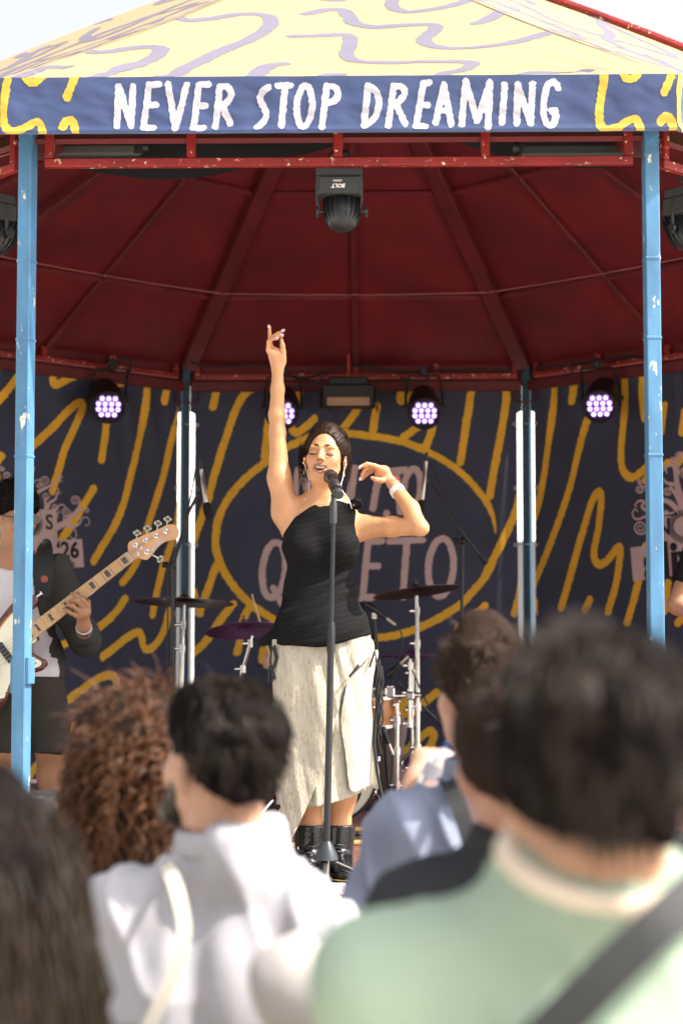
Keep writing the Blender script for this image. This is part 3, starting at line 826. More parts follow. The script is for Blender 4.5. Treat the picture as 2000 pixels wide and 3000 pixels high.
# --- right
sh, rgt, bx = backdrop(3, 'dark blue right banner with yellow strokes and a pink tree emblem by the guitarist', .005)
Rl = [pl(cC, [(820, 95), (832, 170), (815, 350), (780, 600), (742, 820), (700, 960)]), pl(cC, [(948, 90), (942, 160), (928, 245)]),
      pl(cC, [(1030, 320), (980, 480), (900, 800), (830, 1000), (760, 1180), (700, 1320)]),
      pl(cC, [(1228, 85), (1235, 250), (1215, 480), (1214, 600), (1240, 668), (1290, 680), (1375, 610)]),
      pl(cC, [(1336, 80), (1332, 200), (1345, 345)]),
      pl(cC, [(868, 1435), (920, 1250), (990, 1000), (1042, 830), (1080, 768), (1098, 800), (1085, 950), (1056, 1120), (1082, 1182), (1132, 1162), (1190, 1088), (1208, 1112), (1182, 1300), (1135, 1460)]),
      pl(cC, [(1032, 1385), (1005, 1450)]), pl(cC, [(1315, 1270), (1275, 1420), (1245, 1520)]), pl(cC, [(1480, 1290), (1462, 1450)]),
      pl(cC, [(1535, 1520), (1570, 1488), (1620, 1430)]), pl(cC, [(1580, 300), (1562, 425)]), pl(cC, [(1565, 560), (1530, 610)]), pl(cC, [(1460, 270), (1440, 420)]),
      pl(cC, [(1350, 700), (1480, 600)]), pl(cC, [(720, 1400), (715, 1440)]), pl(cC, [(1350, 1080), (1345, 1200)])]
sh.printed('squiggle_print', strokes_on(sh, Rl, .0275), .005, M['bd_yellow'], rgt, .0015, .005, 60, 51, box=bx)
def cH(x, y): return (1800 + x / 3.92, 1300 + y / 3.92)
px_r = .00057
tree_print(sh, cH, px_r,
    [([(700, 165), (722, 280), (712, 430), (760, 640), (800, 800)], 12, 60), ([(600, 335), (582, 285), (622, 240), (680, 270), (700, 400), (700, 470)], 9, 26), ([(560, 400), (600, 450), (700, 470)], 8, 22),
     ([(540, 640), (640, 680), (720, 760), (780, 820)], 24, 40), ([(640, 500), (700, 580), (760, 700)], 16, 34), ([(600, 780), (560, 810), (680, 790)], 12, 10), ([(345, 680), (310, 655), (265, 665), (232, 710), (255, 725)], 16, 5),
     ([(350, 760), (310, 720), (335, 680)], 20, 12), ([(350, 835), (280, 865), (225, 855), (203, 800), (235, 752), (268, 780)], 14, 6), ([(340, 500), (300, 478)], 14, 8), ([(760, 300), (800, 270)], 9, 9)],
    [(290, 435, 30, 60, 1), (285, 522, 48, 0, 1), (297, 960, 88, -20, 1), (605, 545, 48, 30, 1), (590, 782, 26, 0, 1), (668, 182, 32, 60, 1), (742, 142, 50, 0, -1), (800, 350, 60, 180, 1)],
    [[(562, 835), (562, 1170), (1150, 1120), (1100, 800)], [(180, 1192), (212, 1580), (1250, 1440), (1230, 1090)]], rgt, 53)
place_text(sh, cH, 640, 1352, 'aliv', 400, M['bd_black'], rgt, px_r, bold=.035, tilt=4)
place_text(sh, cH, 560, 965, 'N', 190, M['bd_black'], rgt, px_r, bold=.02, tilt=2)
rays(sh, cH, 800, 950, 125, 190, 0, 350, 36, 8, rgt, px_r)

# ================================================================ far things seen through the slits beside the rear posts
FM = Matrix.Translation((6, 36, 0)) @ Matrix.Rotation(R(38), 4, 'Z')
far = thing('far_building', 'white sunlit building standing behind the bandstand, seen through the slits', 'building', (6, 36, 0))
M['far_wall'] = mat('far_wall', (.80, .79, .77), .9, var=.05, vscale=.6); M['far_glass'] = mat('far_glass', (.05, .06, .08), .2); M['far_base'] = mat('far_base', (.14, .14, .15), .9, var=.2, vscale=.8)
q = MB(); q.box((0, 0, 5.0), (40, 8, 10.0), FM); q.build('wall', M['far_wall'], far)
q = MB(); q.box((0, 0, 10.1), (41, 9, .2), FM); q.build('roof', M['far_base'], far)
for i in range(9):
    for z in (6.6, 8.6):
        q = MB(); q.box((-17.4 + i * 4.35, -4.02, z), (1.2, .08, .9), FM); q.build('window', M['far_glass'], far)
fen = thing('site_fence', 'dark grey sheet fence running behind the bandstand', 'fence', (0, 19, 0))
for i in range(16):
    q = MB(); q.box((-19 + i * 2.5, 19, 1.62), (2.47, .05, 3.24)); q.build('fence_sheet', M['far_base'], fen)
# ================================================================ STAGE LIGHTS, STANDS, DRUMS
# dark boards closing the eaves behind the red frames
for k in (2, 3, 4, 5, 6):
    c0, c1 = corner(k, 3.13), corner((k + 1) % 8, 3.13)
    mid = (c0 + c1) / 2; d = (c1 - c0).normalized(); n = Vector((mid.x, mid.y, 0)).normalized()
    Mx = Matrix.Translation(mid) @ Matrix(((d.x, n.x, 0, 0), (d.y, n.y, 0, 0), (0, 0, 1, 0), (0, 0, 0, 1)))
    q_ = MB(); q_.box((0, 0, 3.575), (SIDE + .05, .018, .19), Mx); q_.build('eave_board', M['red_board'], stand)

M['lens'] = mat('lens', (.3, .25, .4), .15, emit=(.50, .26, 1.0), estr=.75)
M['lens_core'] = mat('lens_core', (.5, .45, .6), .15, emit=(.90, .78, 1.0), estr=1.5)
M['panel_tan'] = mat('panel_tan', (.42, .25, .15), .5, bump=.4, bscale=300)
M['print_white'] = mat('print_white', (.78, .70, .66), .5)
M['foam'] = mat('foam', (.008, .008, .009), .95, bump=.4, bscale=300)
M['mic_silver'] = mat('mic_silver', (.62, .55, .48), .32, metal=.9)
M['cymbal'] = mat('cymbal', (.10, .055, .06), .35, metal=.9, var=.25, vscale=18)
M['shell'] = mat('shell', (.50, .20, .05), .3, coat=.4, var=.2, vscale=6, stretch=(1, 1, 6))
M['drum_head'] = mat('drum_head', (.74, .68, .52), .45)
M['violet_metal'] = mat('violet_metal', (.13, .03, .17), .3, metal=.5)  # violet-tinted metal for the low crash and the hi-hat top

# --- finned wash light with a badge on its base, hung from the front frame
def finned_light(cx, cy, Y, label, text=True):
    s_ = scale_at(Y); o = at(cx, cy, Y)
    root = thing('stage_light', label, 'stage light', tuple(o), group='finned wash lights hung from the frames')
    X = lambda x, y, dy=0: Vector((o.x + (x - 993) * s_, o.y + dy, o.z - (y - 560) * s_))
    b = MB(); b.box(X(993, 544, .03), (.174, .12, .068), bev=.006); b.box(X(993, 504, .03), (.176, .10, .034), bev=.004); base = b.build('power_base', M['black_box'], root)
    pn = MB(); pn.box(X(993, 545, -.0325), (.150, .006, .058), bev=.004); bp = pn.build('badge_panel', M['black_box'], base)
    if text:
        Mt = lambda x, y: Matrix.Translation(X(x, y, -.0375)) @ Matrix.Rotation(R(90), 4, 'X') @ Matrix.Rotation(R(180), 4, 'Z')
        text_mesh('lettering', 'BOLT', .0205, M['print_white'], Mt(992, 550), base, bold=.0009, shear=.2, extrude=.0004)
        text_mesh('lettering', 'LEDING', .0098, M['print_white'], Mt(989, 535), base, bold=.0002, extrude=.0004)
    for sx in (-1, 1):
        st = MB(); st.cyl(X(993 + sx * 42, 487, .0), X(993 + sx * 42, 499, .0), .009, 14); st.cyl(X(993 + sx * 42, 490, .0), X(993 + sx * 42, 494, .0), .013, 14); st.build('mounting_bolt', M['steel'], root, True)
        y = MB(); y.tube([X(993 + sx * 66, 520, .03), X(993 + sx * 66, 580, .04), X(993 + sx * 60, 615, .045)], .007, 8); y.build('yoke', M['black_metal'], root, True)
        k = MB(); k.cyl(X(1001 + sx * 54, 613, .045), X(1001 + sx * 69, 613, .045), .007, 12); k.cyl(X(1001 + sx * 69, 613, .045), X(1001 + sx * 77, 613, .045), .017, 16); k.box(X(1001 + sx * 73, 613, .045), (.010, .012, .046), bev=.002); k.build('knob', M['black_metal'], root, True)
    ax = Vector((0, -.42, -.91)).normalized(); c = X(1001, 620, .05)
    Md = Matrix.Translation(c) @ ax.to_track_quat('Z', 'Y').to_matrix().to_4x4()
    d = MB(); d.lathe([(.060, -.09), (.066, -.03), (.0665, .0), (.064, .02), (.056, .042), (.040, .058), (.018, .067), (.0, .069)], 40, Md); d.build('lamp_head', M['black_metal'], root, True)
    for i in range(20):
        a = i * math.pi / 10; f = MB()
        pr = [(.063, -.085), (.073, -.085), (.0745, -.02), (.0735, .005), (.067, .032), (.056, .046), (.050, .046), (.06, .02)]
        f.prism([(r, z) for r, z in pr], -.0016, .0016, Md @ Matrix.Rotation(a, 4, 'Z') @ Matrix.Rotation(R(90), 4, 'X')); f.build('fin', M['black_metal'], root)
    cl = MB(); cl.tube([X(966, 470, .03), X(962, 450, .03), X(975, 434, .03), X(993, 430, .03), X(1012, 434, .03), X(1022, 450, .03), X(1018, 470, .03)], .007, 8); cl.build('clamp', M['black_metal'], root, True)
    return root
finned_light(993, 560, -2.80, 'finned black wash light with upside down white lettering at the middle of the front frame')
lA = finned_light(993, 560, -2.80, 'finned black wash light cut by the left edge beside the left blue post', False)
lA.location = tuple(at(-42, 638, -2.50)); lA.rotation_euler.z = R(-40)
lB = finned_light(993, 560, -2.80, 'finned black wash light at the right edge beyond the right blue post', False)
lB.location = tuple(at(2032, 620, -2.50)); lB.rotation_euler.z = R(40)

# --- LED par cans over the back of the stage
def par_can(fx, fy, Y, label, yaw=0.0):
    c = at(fx, fy, Y)
    root = thing('par_light', label, 'stage light', tuple(c), group='violet LED par lights over the back of the stage')
    ax = (Matrix.Rotation(R(yaw), 3, 'Z') @ Vector((0, -.87, -.50))).normalized()
    Mx = Matrix.Translation(c) @ ax.to_track_quat('Z', 'Y').to_matrix().to_4x4()
    b = MB(); b.lathe([(.06, -.30), (.085, -.29), (.108, -.16), (.112, .0), (.112, .015), (.104, .016), (.103, -.01), (.0, -.012)], 32, Mx); b.build('can', M['black_metal'], root, True)
    r = 0
    # lenses in rows as on the real face
    rows = [(-.056, 3), (-.019, 4), (.019, 4), (.056, 3)]
    i3 = Mx.to_3x3(); up = Vector((0, 0, 1)); up = (up - ax * up.dot(ax)).normalized(); rt = up.cross(ax) * -1
    for dy, n_ in rows:
        for i in range(n_):
            dx = (i - (n_ - 1) / 2) * .042
            p = c + rt * dx + up * dy - ax * .004
            l = MB(); Ml = Matrix.Translation(p) @ ax.to_track_quat('Z', 'Y').to_matrix().to_4x4()
            l.lathe([(.0175, -.006), (.0178, .002), (.013, .006), (.0, .007)], 14, Ml); lo_ = l.build('lens', M['lens'], root, True)
            l = MB(); l.lathe([(.0105, .005), (.009, .009), (.0, .010)], 10, Ml); l.build('lens_core', M['lens_core'], lo_, True)
    for sx in (-1, 1):
        y = MB(); p0 = c + rt * (sx * .122) - ax * .12
        y.tube([p0, p0 + Vector((0, .02, .10)), c + rt * (sx * .10) + Vector((0, .16, .27)), c + rt * 0 + Vector((0, .16, .275))], .009, 8); y.build('yoke', M['black_metal'], root, True)
        k = MB(); k.cyl(p0 - rt * sx * .014, p0 + rt * sx * .022, .014, 12); k.build('knob', M['black_metal'], root, True)
    cl = MB(); cl.box(c + Vector((0, .16, .30)), (.05, .06, .07), bev=.008); cl.build('clamp', M['black_metal'], root)
    return root
par_can(318, 1192, 2.05, 'violet LED par light over the left banner, leftmost of the row', 14)
par_can(826, 1212, 2.35, 'violet LED par light half hidden behind the raised arm of the singer')
par_can(1243, 1211, 2.35, 'violet LED par light over the right part of the centre banner')
par_can(1755, 1190, 2.05, 'violet LED par light over the right banner, rightmost of the row', -14)
# flat flood light in the middle of the rear beam
c = at(1020, 1165, 2.4); fl_ = thing('flood_light', 'black flood light with a tan LED panel on the rear beam above the oval', 'stage light', tuple(c))
b = MB(); b.box(c + Vector((0, .02, .01)), (.36, .09, .16), Matrix.Identity(4), bev=.012); b.box(c + Vector((0, .05, .10)), (.27, .06, .09), bev=.01); b.build('housing', M['black_metal'], fl_)
b = MB(); b.box(c + Vector((0, -.027, -.028)), (.282, .008, .056), bev=.003); b.build('led_panel', M['panel_tan'], fl_)
for sx in (-1, 1):
    b = MB(); b.box(c + Vector((sx * .19, -.02, -.02)), (.012, .11, .15), bev=.004); b.build('bracket', M['black_metal'], fl_)
b = MB(); b.cyl(c + Vector((0, .06, .13)), c + Vector((0, .06, .30)), .012); b.build('hanger', M['red_paint'], fl_)
# cables draped along the rear beam
for i, pts in enumerate(([(300, 1085, 2.2), (360, 1050, 2.1), (385, 1060, 2.2), (380, 1090, 2.2)], [(830, 1100, 2.5), (900, 1108, 2.55), (980, 1080, 2.6), (1060, 1072, 2.6), (1120, 1082, 2.6), (1180, 1090, 2.6), (1290, 1085, 2.6), (1400, 1082, 2.6), (1500, 1088, 2.6)], [(850, 1135, 2.4), (920, 1120, 2.4), (960, 1095, 2.4)], [(1560, 1080, 2.6), (1640, 1072, 2.5), (1720, 1062, 2.2), (1790, 1052, 2.1), (1840, 1045, 1.9), (1900, 1050, 1.7)], [(1170, 1105, 2.4), (1230, 1120, 2.4), (1260, 1100, 2.4)], [(1660, 1065, 2.2), (1675, 1085, 2.2), (1668, 1100, 2.2)], [(560, 1062, 2.6), (640, 1075, 2.65), (740, 1070, 2.65), (830, 1080, 2.65)])):
    w = MB(); w.tube(catmull([tuple(at(*p)) for p in pts], 5), .008, 7)
    tag(w.build('cable', M['rubber'], None, True), ['thin looped black cable at the leftmost violet par light', 'long black cable draped along the rear beam above the oval', 'short black cable beside the flood light, left of it', 'black cable sagging along the right rear beam', 'black cable loop above the par light right of the flood light', 'short black cable end hanging by the right rear post', 'black cable along the rear beam right of the left rear post'][i], 'cable', 'black cables along the rear beams')
# black cloth and LED battens above the front frame
fy = -2.55
bc = MB()
def cloth(pts_low, top):
    vs = []; 
    for x, y in pts_low: vs.append(tuple(at(x, y, fy))); vs.append(tuple(at(x, top, fy - .02)))
    n_ = len(vs); fs = [(i, i + 2, i + 3, i + 1) for i in range(0, n_ - 2, 2)]
    vs2 = [(x, y + .012, z) for x, y, z in vs]; fs2 = [tuple(n_ + j for j in f[::-1]) for f in fs]
    bc.add(vs + vs2, fs + fs2)
cloth(catmull([(235, 494), (330, 510), (430, 521), (520, 522), (610, 513), (700, 494), (800, 468), (880, 452), (960, 432), (1062, 398)], 4), 372)
cloth(catmull([(1235, 392), (1330, 412), (1430, 444), (1520, 470), (1640, 486), (1760, 490), (1860, 470)], 4), 372)
tag(bc.build('valance_cloth', M['black_cloth']), 'black cloth sagging under the front of the ceiling behind the red frame', 'cloth')
for x0, x1, lab, pan in ((165, 418, 'black LED batten behind the left end of the front frame', True), (1520, 1835, 'black LED batten behind the right end of the front frame', False)):
    y0, y1, Yb = 398, 463, -2.66
    p0, p1 = at(x0, y1, Yb), at(x1, y0, Yb); ce = (p0 + p1) / 2
    r_ = thing('led_batten', lab, 'stage light', tuple(ce), group='LED battens behind the front frame')
    b = MB(); b.box(ce, (p1.x - p0.x, .07, p1.z - p0.z), bev=.008); b.build('housing', M['black_metal'], r_)
    b = MB(); b.box(ce + Vector((-.01, -.037, -.020)), ((p1.x - p0.x) * .9, .006, .034), bev=.003); b.build('diffuser', mat('diffuser', (.07, .07, .06), .4) if pan else M['black_box'], r_)
    for sx in (-1, 1):
        b = MB(); b.cyl(ce + Vector((sx * (p1.x - p0.x) / 2, 0, 0)), ce + Vector((sx * ((p1.x - p0.x) / 2 + .025), 0, 0)), .02, 14); b.build('knob', M['black_metal'], r_, True)

# --- microphones and stands
def P3(x, y, Y): return at(x, y, Y)
ms = thing('microphone_stand', 'tall straight black microphone stand in front of the singer', 'microphone stand', (at(958, 2560, -3.0).x, -3.0, FLOOR))
YM = -3.0
b = MB(); b.cyl(P3(976, 1530, YM), P3(970, 1850, YM), .0085, 14); b.build('upper_tube', M['steel_dark'] if 'steel_dark' in M else M.setdefault('steel_dark', mat('steel_dark', (.05, .055, .06), .25, metal=.7)), ms, True)
b = MB(); b.cyl(P3(970, 1840, YM), P3(957, 2470, YM), .0125, 16); b.build('lower_tube', M['black_metal'], ms, True)
b = MB(); b.tube([P3(977, 1455, YM), P3(977, 1468, YM), P3(976, 1474, YM), P3(976, 1525, YM), P3(975.5, 1534, YM)], [.009, .010, .0135, .0135, .0115], 16); b.build('adapter', mat('adapter', (.05, .055, .058), .4, spec=.3), ms, True)
b = MB(); b.tube([P3(970.6, 1822, YM), P3(970, 1840, YM), P3(969.5, 1885, YM), P3(969, 1912, YM)], [.0105, .0145, .0145, .0155], 16); b.build('clutch', M['black'], ms, True)
hub = P3(957, 2520, YM)
b = MB(); b.tube([P3(957, 2464, YM), P3(957, 2475, YM), P3(957, 2500, YM), P3(957, 2518, YM)], [.015, .022, .037, .043], 20); b.build('base_cone', mat('base_cone', (.055, .06, .065), .25, metal=.4), ms, True)
for a in (20, 140, 262):
    d = Vector((math.cos(R(a)), math.sin(R(a)), 0)); l = MB(); e = Vector((hub.x, hub.y, FLOOR + .012)) + d * .26
    l.tube([hub + d * .02 + Vector((0, 0, -.005)), e], .009, 10); lo_ = l.build('leg', M['black_metal'], ms, True)
    l = MB(); l.cyl(e - d * .03 + Vector((0, 0, .003)), e + d * .012 + Vector((0, 0, -.001)), .0115, 10); l.build('rubber_foot', M['rubber'], lo_, True)
b = MB(); b.cyl(hub, P3(956, 2585, YM), .011, 12); b.build('centre_tube', M['steel'], ms, True)
b = MB(); b.ball(P3(956, 2588, YM), .016, 8, (1, 1, .8)); b.build('tube_cap', M['fascia_white'], ms, True)
mt, mh = Vector(P3(991, 1447, -3.075)), Vector(P3(967, 1394, -2.935))
mic = thing('microphone', 'black vocal microphone clipped on the stand at the singer’s mouth', 'microphone', tuple(mh))
dm = (mt - mh); Mm = Matrix.Translation(mh) @ dm.normalized().to_track_quat('Z', 'Y').to_matrix().to_4x4(); L_ = dm.length
b = MB(); b.lathe([(.0, -.024), (.014, -.021), (.023, -.010), (.0255, .002), (.0255, .010)], 24, Mm); b.build('grille', mat('grille', (.03, .026, .025), .45, metal=.6, bump=.8, bscale=900), mic, True)
b = MB(); b.lathe([(.0255, .010), (.0275, .012), (.0275, .018), (.0245, .022), (.0205, .05), (.0185, .09), (.0175, L_ - .012)], 24, Mm); b.build('handle', mat('mic_handle', (.018, .012, .011), .25, coat=.5), mic, True)
b = MB(); b.lathe([(.0180, L_ - .012), (.0185, L_ + .004), (.0165, L_ + .012), (.0, L_ + .012)], 24, Mm); b.build('end_cap', M['black_box'], mic, True)
b = MB(); b.lathe([(.0215, .075), (.0225, .078), (.0225, .125), (.0205, .128)], 20, Mm); cp = b.build('mic_clip', M['black'], ms, True)
b = MB(); b.tube([mh.lerp(mt, .75) + Vector((0, .004, -.018)), P3(974, 1452, YM)], [.009, .008], 8); b.build('clip_joint', M['black'], ms, True)

def overhead(label_s, label_m, Y, pole, boom, micp, foam, cable, foot_r=.32):
    st = thing('boom_stand', label_s, 'microphone stand', (at(pole[-1][0], pole[-1][1], Y).x, Y, FLOOR), group='black boom stands over the drums')
    top = at(*pole[0], Y); bot = at(*pole[-1], Y); bot = Vector((bot.x, Y, FLOOR + .12))
    b = MB(); b.cyl(top, top.lerp(bot, .5), .0095, 12); b.build('upper_tube', M['black_metal'], st, True)
    b = MB(); b.cyl(top.lerp(bot, .48), bot, .0125, 12); b.build('lower_tube', M['black_metal'], st, True)
    b = MB(); b.tube([top.lerp(bot, .44), top.lerp(bot, .50)], [.016, .017], 12); b.build('clutch', M['black'], st, True)
    b = MB(); b.tube([at(x, y, Y - .03) for x, y in boom], .0085, 12); b.build('boom', M['black_metal'], st, True)
    b = MB(); b.ball(top + Vector((0, -.01, 0)), .022, 8, (1, 1.2, 1)); b.cyl(top + Vector((-.05, -.02, .0)), top + Vector((-.02, -.02, 0)), .015, 10); b.build('boom_joint', M['black'], st, True)
    for a in (30, 150, 270):
        d = Vector((math.cos(R(a)), math.sin(R(a)), 0)); l = MB(); l.tube([bot + Vector((0, 0, .02)), Vector((bot.x, Y, FLOOR + .012)) + d * foot_r], .008, 8); l.build('leg', M['black_metal'], st, True)
    w = MB(); w.tube(catmull([at(x, y, Y - .05) for x, y in cable], 6), .004, 6); w.build('mic_cable', M['rubber'], st, True)
    b = MB(); e_ = at(*boom[-1], Y - .04); b.box(e_, (.035, .03, .045), bev=.006); b.build('mic_clip', M['black'], st)
    m_ = thing('microphone', label_m, 'microphone', tuple(at(*micp[0], Y - .05)), group='pencil microphones over the drums')
    a_, b_ = at(*micp[0], Y - .06), at(*micp[1], Y - .06)
    b = MB(); b.tube([a_, a_.lerp(b_, .3), a_.lerp(b_, .31), b_], [.010, .0105, .012, .012], 14); b.build('body', M['mic_silver'], m_, True)
    f0, f1 = at(*foam[0], Y - .06), at(*foam[1], Y - .06)
    b = MB(); b.tube([f0, f0.lerp(f1, .15), f0.lerp(f1, .5), f0.lerp(f1, .85), f1], [.014, .022, .025, .021, .008], 16); b.build('windscreen', M['foam'], m_, True)
    b = MB(); b.tube([a_ + (a_ - b_).normalized() * .05, a_], [.009, .011], 10); b.build('connector', M['black'], m_, True)
overhead('black boom stand left of the singer, rising behind the bass headstock', 'silver pencil microphone with foam tip left of the singer, hung from the boom', -.3, [(506, 1655), (508, 2100)], [(500, 1672), (553, 1500), (588, 1432)], [(590, 1375), (604, 1475)], [(604, 1472), (615, 1522)],
         [(588, 1366), (580, 1352), (572, 1380), (562, 1440), (545, 1520), (515, 1640), (494, 1660), (492, 1800), (488, 1960)])
overhead('black boom stand right of the singer, its counterweight end sticking out', 'silver pencil microphone behind the bent elbow of the singer', .4, [(1354, 1585), (1346, 2100)], [(1424, 1652), (1320, 1520), (1262, 1412), (1246, 1408)], [(1247, 1352), (1236, 1465)], [(1236, 1464), (1230, 1500)],
         [(1250, 1348), (1258, 1350), (1275, 1390), (1292, 1430), (1320, 1490), (1345, 1580), (1352, 1700)])
cw = MB(); cw.cyl(at(1404, 1625, .37), at(1425, 1653, .37), .013, 12)
cw.build('counterweight', M['rubber'], [o for o in COL.objects if o.name.startswith('boom_stand')][-1], True)

# --- drum kit
kit_y = .0
def cymbal_thing(name, label, c, r, tilt_x, tilt_y, stand_pts, m, group='cymbals of the drum kit', Yb=None, legs=True):
    root = thing(name, label, 'cymbal', tuple(c), group=group)
    Mx = Matrix.Translation(c) @ Matrix.Rotation(R(tilt_y), 4, 'Y') @ Matrix.Rotation(R(tilt_x), 4, 'X')
    b = MB(); b.lathe([(.004, .030), (.02, .029), (.036, .018), (.045, .012), (r * .6, .003), (r, -.010), (r, -.0115), (r * .6, .0015), (.045, .0105), (.036, .0165), (.02, .0275), (.004, .0285)], 64, Mx); b.build('plate', m, root, True, 60)
    b = MB(); b.lathe([(.012, .03), (.016, .032), (.016, .048), (.012, .05)], 14, Mx); b.lathe([(.005, .05), (.005, .072), (.0, .073)], 10, Mx); b.build('wing_nut', M['black'], root, True)
    return root, Mx
def hw_stand(name, label, pts, r, foot=True, knobs=()):
    base = Vector((pts[-1][0], pts[-1][1], FLOOR)) if foot else Vector(pts[-1])
    root = thing(name, label, 'stand', tuple(base), group='chrome drum hardware stands')
    rr = list(np.linspace(r * .62, r, len(pts)))
    for i in range(len(pts) - 1):
        b = MB(); b.cyl(pts[i], pts[i + 1], rr[i], 14, rr[i]); b.build('tube', M['chrome'], root, True)
        b = MB(); b.cyl(Vector(pts[i + 1]) + Vector((0, 0, .02)), Vector(pts[i + 1]) - Vector((0, 0, .02)), rr[i + 1] + .006, 14); p = Vector(pts[i + 1]); b.cyl(p, p + Vector((-.03, -.015, 0)), .007, 10); b.ball(p + Vector((-.035, -.02, 0)), .010, 6); b.build('clamp', M['chrome'], root, True)
    if foot:
        t0 = Vector(pts[-1]) + Vector((0, 0, .0))
        for a in (15, 135, 255):
            d = Vector((math.cos(R(a)), math.sin(R(a)), 0))
            l = MB(); l.tube([t0 + d * .02, t0 + d * .10 + Vector((0, 0, -.05)), Vector((t0.x, t0.y, FLOOR + .012)) + d * .26], .007, 8); l.tube([t0 + Vector((0, 0, -.16)) + d * .01, t0 + d * .14 + Vector((0, 0, -.10))], .005, 6); lg = l.build('leg', M['chrome'], root, True)
            f = MB(); f.ball(Vector((t0.x, t0.y, FLOOR + .014)) + d * .26, .014, 6); f.build('rubber_foot', M['rubber'], lg, True)
        b = MB(); b.cyl(t0, Vector((t0.x, t0.y, FLOOR + .03)), .012, 12); b.build('centre_tube', M['chrome'], root, True)
    return root
YC = .05
cymbal_thing('ride_cymbal', 'large dark cymbal left of the singer, level and edge on', at(540, 1760, YC), .262, -5, 1.5, None, M['cymbal'])
hw_stand('cymbal_stand', 'chrome stand under the large left cymbal', [at(540, 1772, YC), at(538, 1830, YC), at(535, 1900, YC), at(532, 2080, YC)], .013)
cymbal_thing('crash_cymbal', 'dark violet cymbal tilted low at the left hip of the singer', at(716, 1842, -.1), .205, -12, -5, None, M['violet_metal'])
hw_stand('cymbal_stand', 'slanting chrome stand under the tilted cymbal left of the singer', [at(738, 1862, -.08), at(733, 1885, -.08), at(712, 1960, -.05), at(690, 2060, 0)], .012)
cymbal_thing('crash_cymbal', 'dark bronze cymbal tilted on a tall stand right of the singer', at(1217, 1730, .25), .234, -6, -7.5, None, M['cymbal'])
hw_stand('cymbal_stand', 'tall chrome stand under the right cymbal', [at(1219, 1745, .25), at(1221, 1790, .25), at(1222, 1885, .25), at(1223, 2070, .25), at(1222, 2190, .25)], .0165)
hh = at(1208, 1918, .45)
r1, Mx = cymbal_thing('hi_hat', 'pair of violet hi-hat cymbals right of the singer', hh, .176, 1, 0, None, M['violet_metal'])
b = MB(); b.lathe([(r_, -z - .016) for r_, z in [(.004, .030), (.036, .018), (.105, .003), (.176, -.010), (.176, -.0115), (.105, .0015), (.036, .0165), (.004, .0285)]], 64, Matrix.Translation(hh)); b.build('bottom_plate', M['cymbal'], r1, True, 60)
hw_stand('hi_hat_stand', 'chrome rod and tube under the hi-hat', [hh + Vector((0, 0, -.02)), hh + Vector((0, 0, -.10)), at(1206, 2080, .45), at(1206, 2250, .45)], .012)
hw_stand('tom_stand', 'chrome tom stand beside the orange tom drum', [at(1201, 1930, .2), at(1201, 1950, .2), at(1200, 2030, .2), at(1199, 2120, .2)], .0115, foot=False)
b = MB(); b.cyl(at(1122, 2040, .2), at(1232, 2036, .22), .013, 12); b.box(at(1142, 2028, .18), (.05, .05, .06), bev=.008); b.cyl(at(1142, 2020, .18), at(1142, 2010, .18), .024, 12); b.box(at(1200, 2038, .2), (.045, .05, .045), bev=.008)
tag(b.build('tom_clamp', M['chrome']), 'chrome clamp arm holding the orange tom to its stand', 'clamp')
hw_stand('snare_stand', 'chrome stand with folded legs under the orange tom', [at(1163, 2060, .1), at(1163, 2110, .1), at(1162, 2200, .1), at(1161, 2300, .1)], .0165)
def drum(name, label, c, r, h, axis, shell, head=True, lugs=8):
    root = thing(name, label, 'drum', tuple(c))
    Mx = Matrix.Translation(c) @ Vector(axis).to_track_quat('Z', 'Y').to_matrix().to_4x4()
    b = MB(); b.lathe([(r * .985, -h / 2), (r, -h / 2 + .01), (r, h / 2 - .01), (r * .985, h / 2)], 48, Mx); b.build('shell', shell, root, True, 50)
    for s_ in (-1, 1):
        b = MB(); b.lathe([(r + .002, s_ * (h / 2 - .008)), (r + .012, s_ * (h / 2 - .006)), (r + .012, s_ * (h / 2 + .012)), (r + .001, s_ * (h / 2 + .014)), (r - .002, s_ * (h / 2 + .006))], 48, Mx, False); b.build('hoop', M['chrome'] if r < .2 else M['black'], root, True, 50)
        b = MB(); b.lathe([(r * .99, s_ * (h / 2 + .001)), (r * .985, s_ * (h / 2 + .004)), (.0, s_ * (h / 2 + .005))], 48, Mx); b.build('drum_head', M['drum_head'], root, True, 60)
    for i in range(lugs):
        a = 2 * math.pi * i / lugs + .2
        for s_ in (-1, 1):
            p = Mx @ Vector(((r + .012) * math.cos(a), (r + .012) * math.sin(a), s_ * h * .22)); e = Mx @ Vector(((r + .014) * math.cos(a), (r + .014) * math.sin(a), s_ * (h / 2 + .012)))
            l = MB(); l.cyl(p, e, .004, 8); l.ball(p, .014, 6); l.build('lug', M['chrome'], root, True)
    return root, Mx
bd, Mx = drum('bass_drum', 'bass drum with a cream head standing behind the singer’s legs', at(955, 2262, -.45) + Vector((0, .18, 0)), .252, .36, (0, -1, 0), mat('kit_shell', (.08, .03, .02), .3, coat=.4), lugs=10)
for sx in (-1, 1):
    b = MB(); p = at(955, 2262, -.45) + Vector((sx * .23, .05, -.10)); b.tube([p, p + Vector((sx * .12, -.10, -.13)), Vector((p.x + sx * .16, p.y - .14, FLOOR + .01))], .009, 8); b.build('spur', M['chrome'], bd, True)
bd2 = MB(); bd2.tube([at(1025, 2290, -.66), at(1062, 2305, -.66), at(1048, 2340, -.66), at(1020, 2380, -.66)], .008, 6); bd2.build('head_damper', M['black'], bd, True)
drum('tom_drum', 'tom drum with an orange wood shell right of the skirt', at(1075, 2076, .3), .160, .15, (0, -.12, 1), M['shell'], lugs=8)
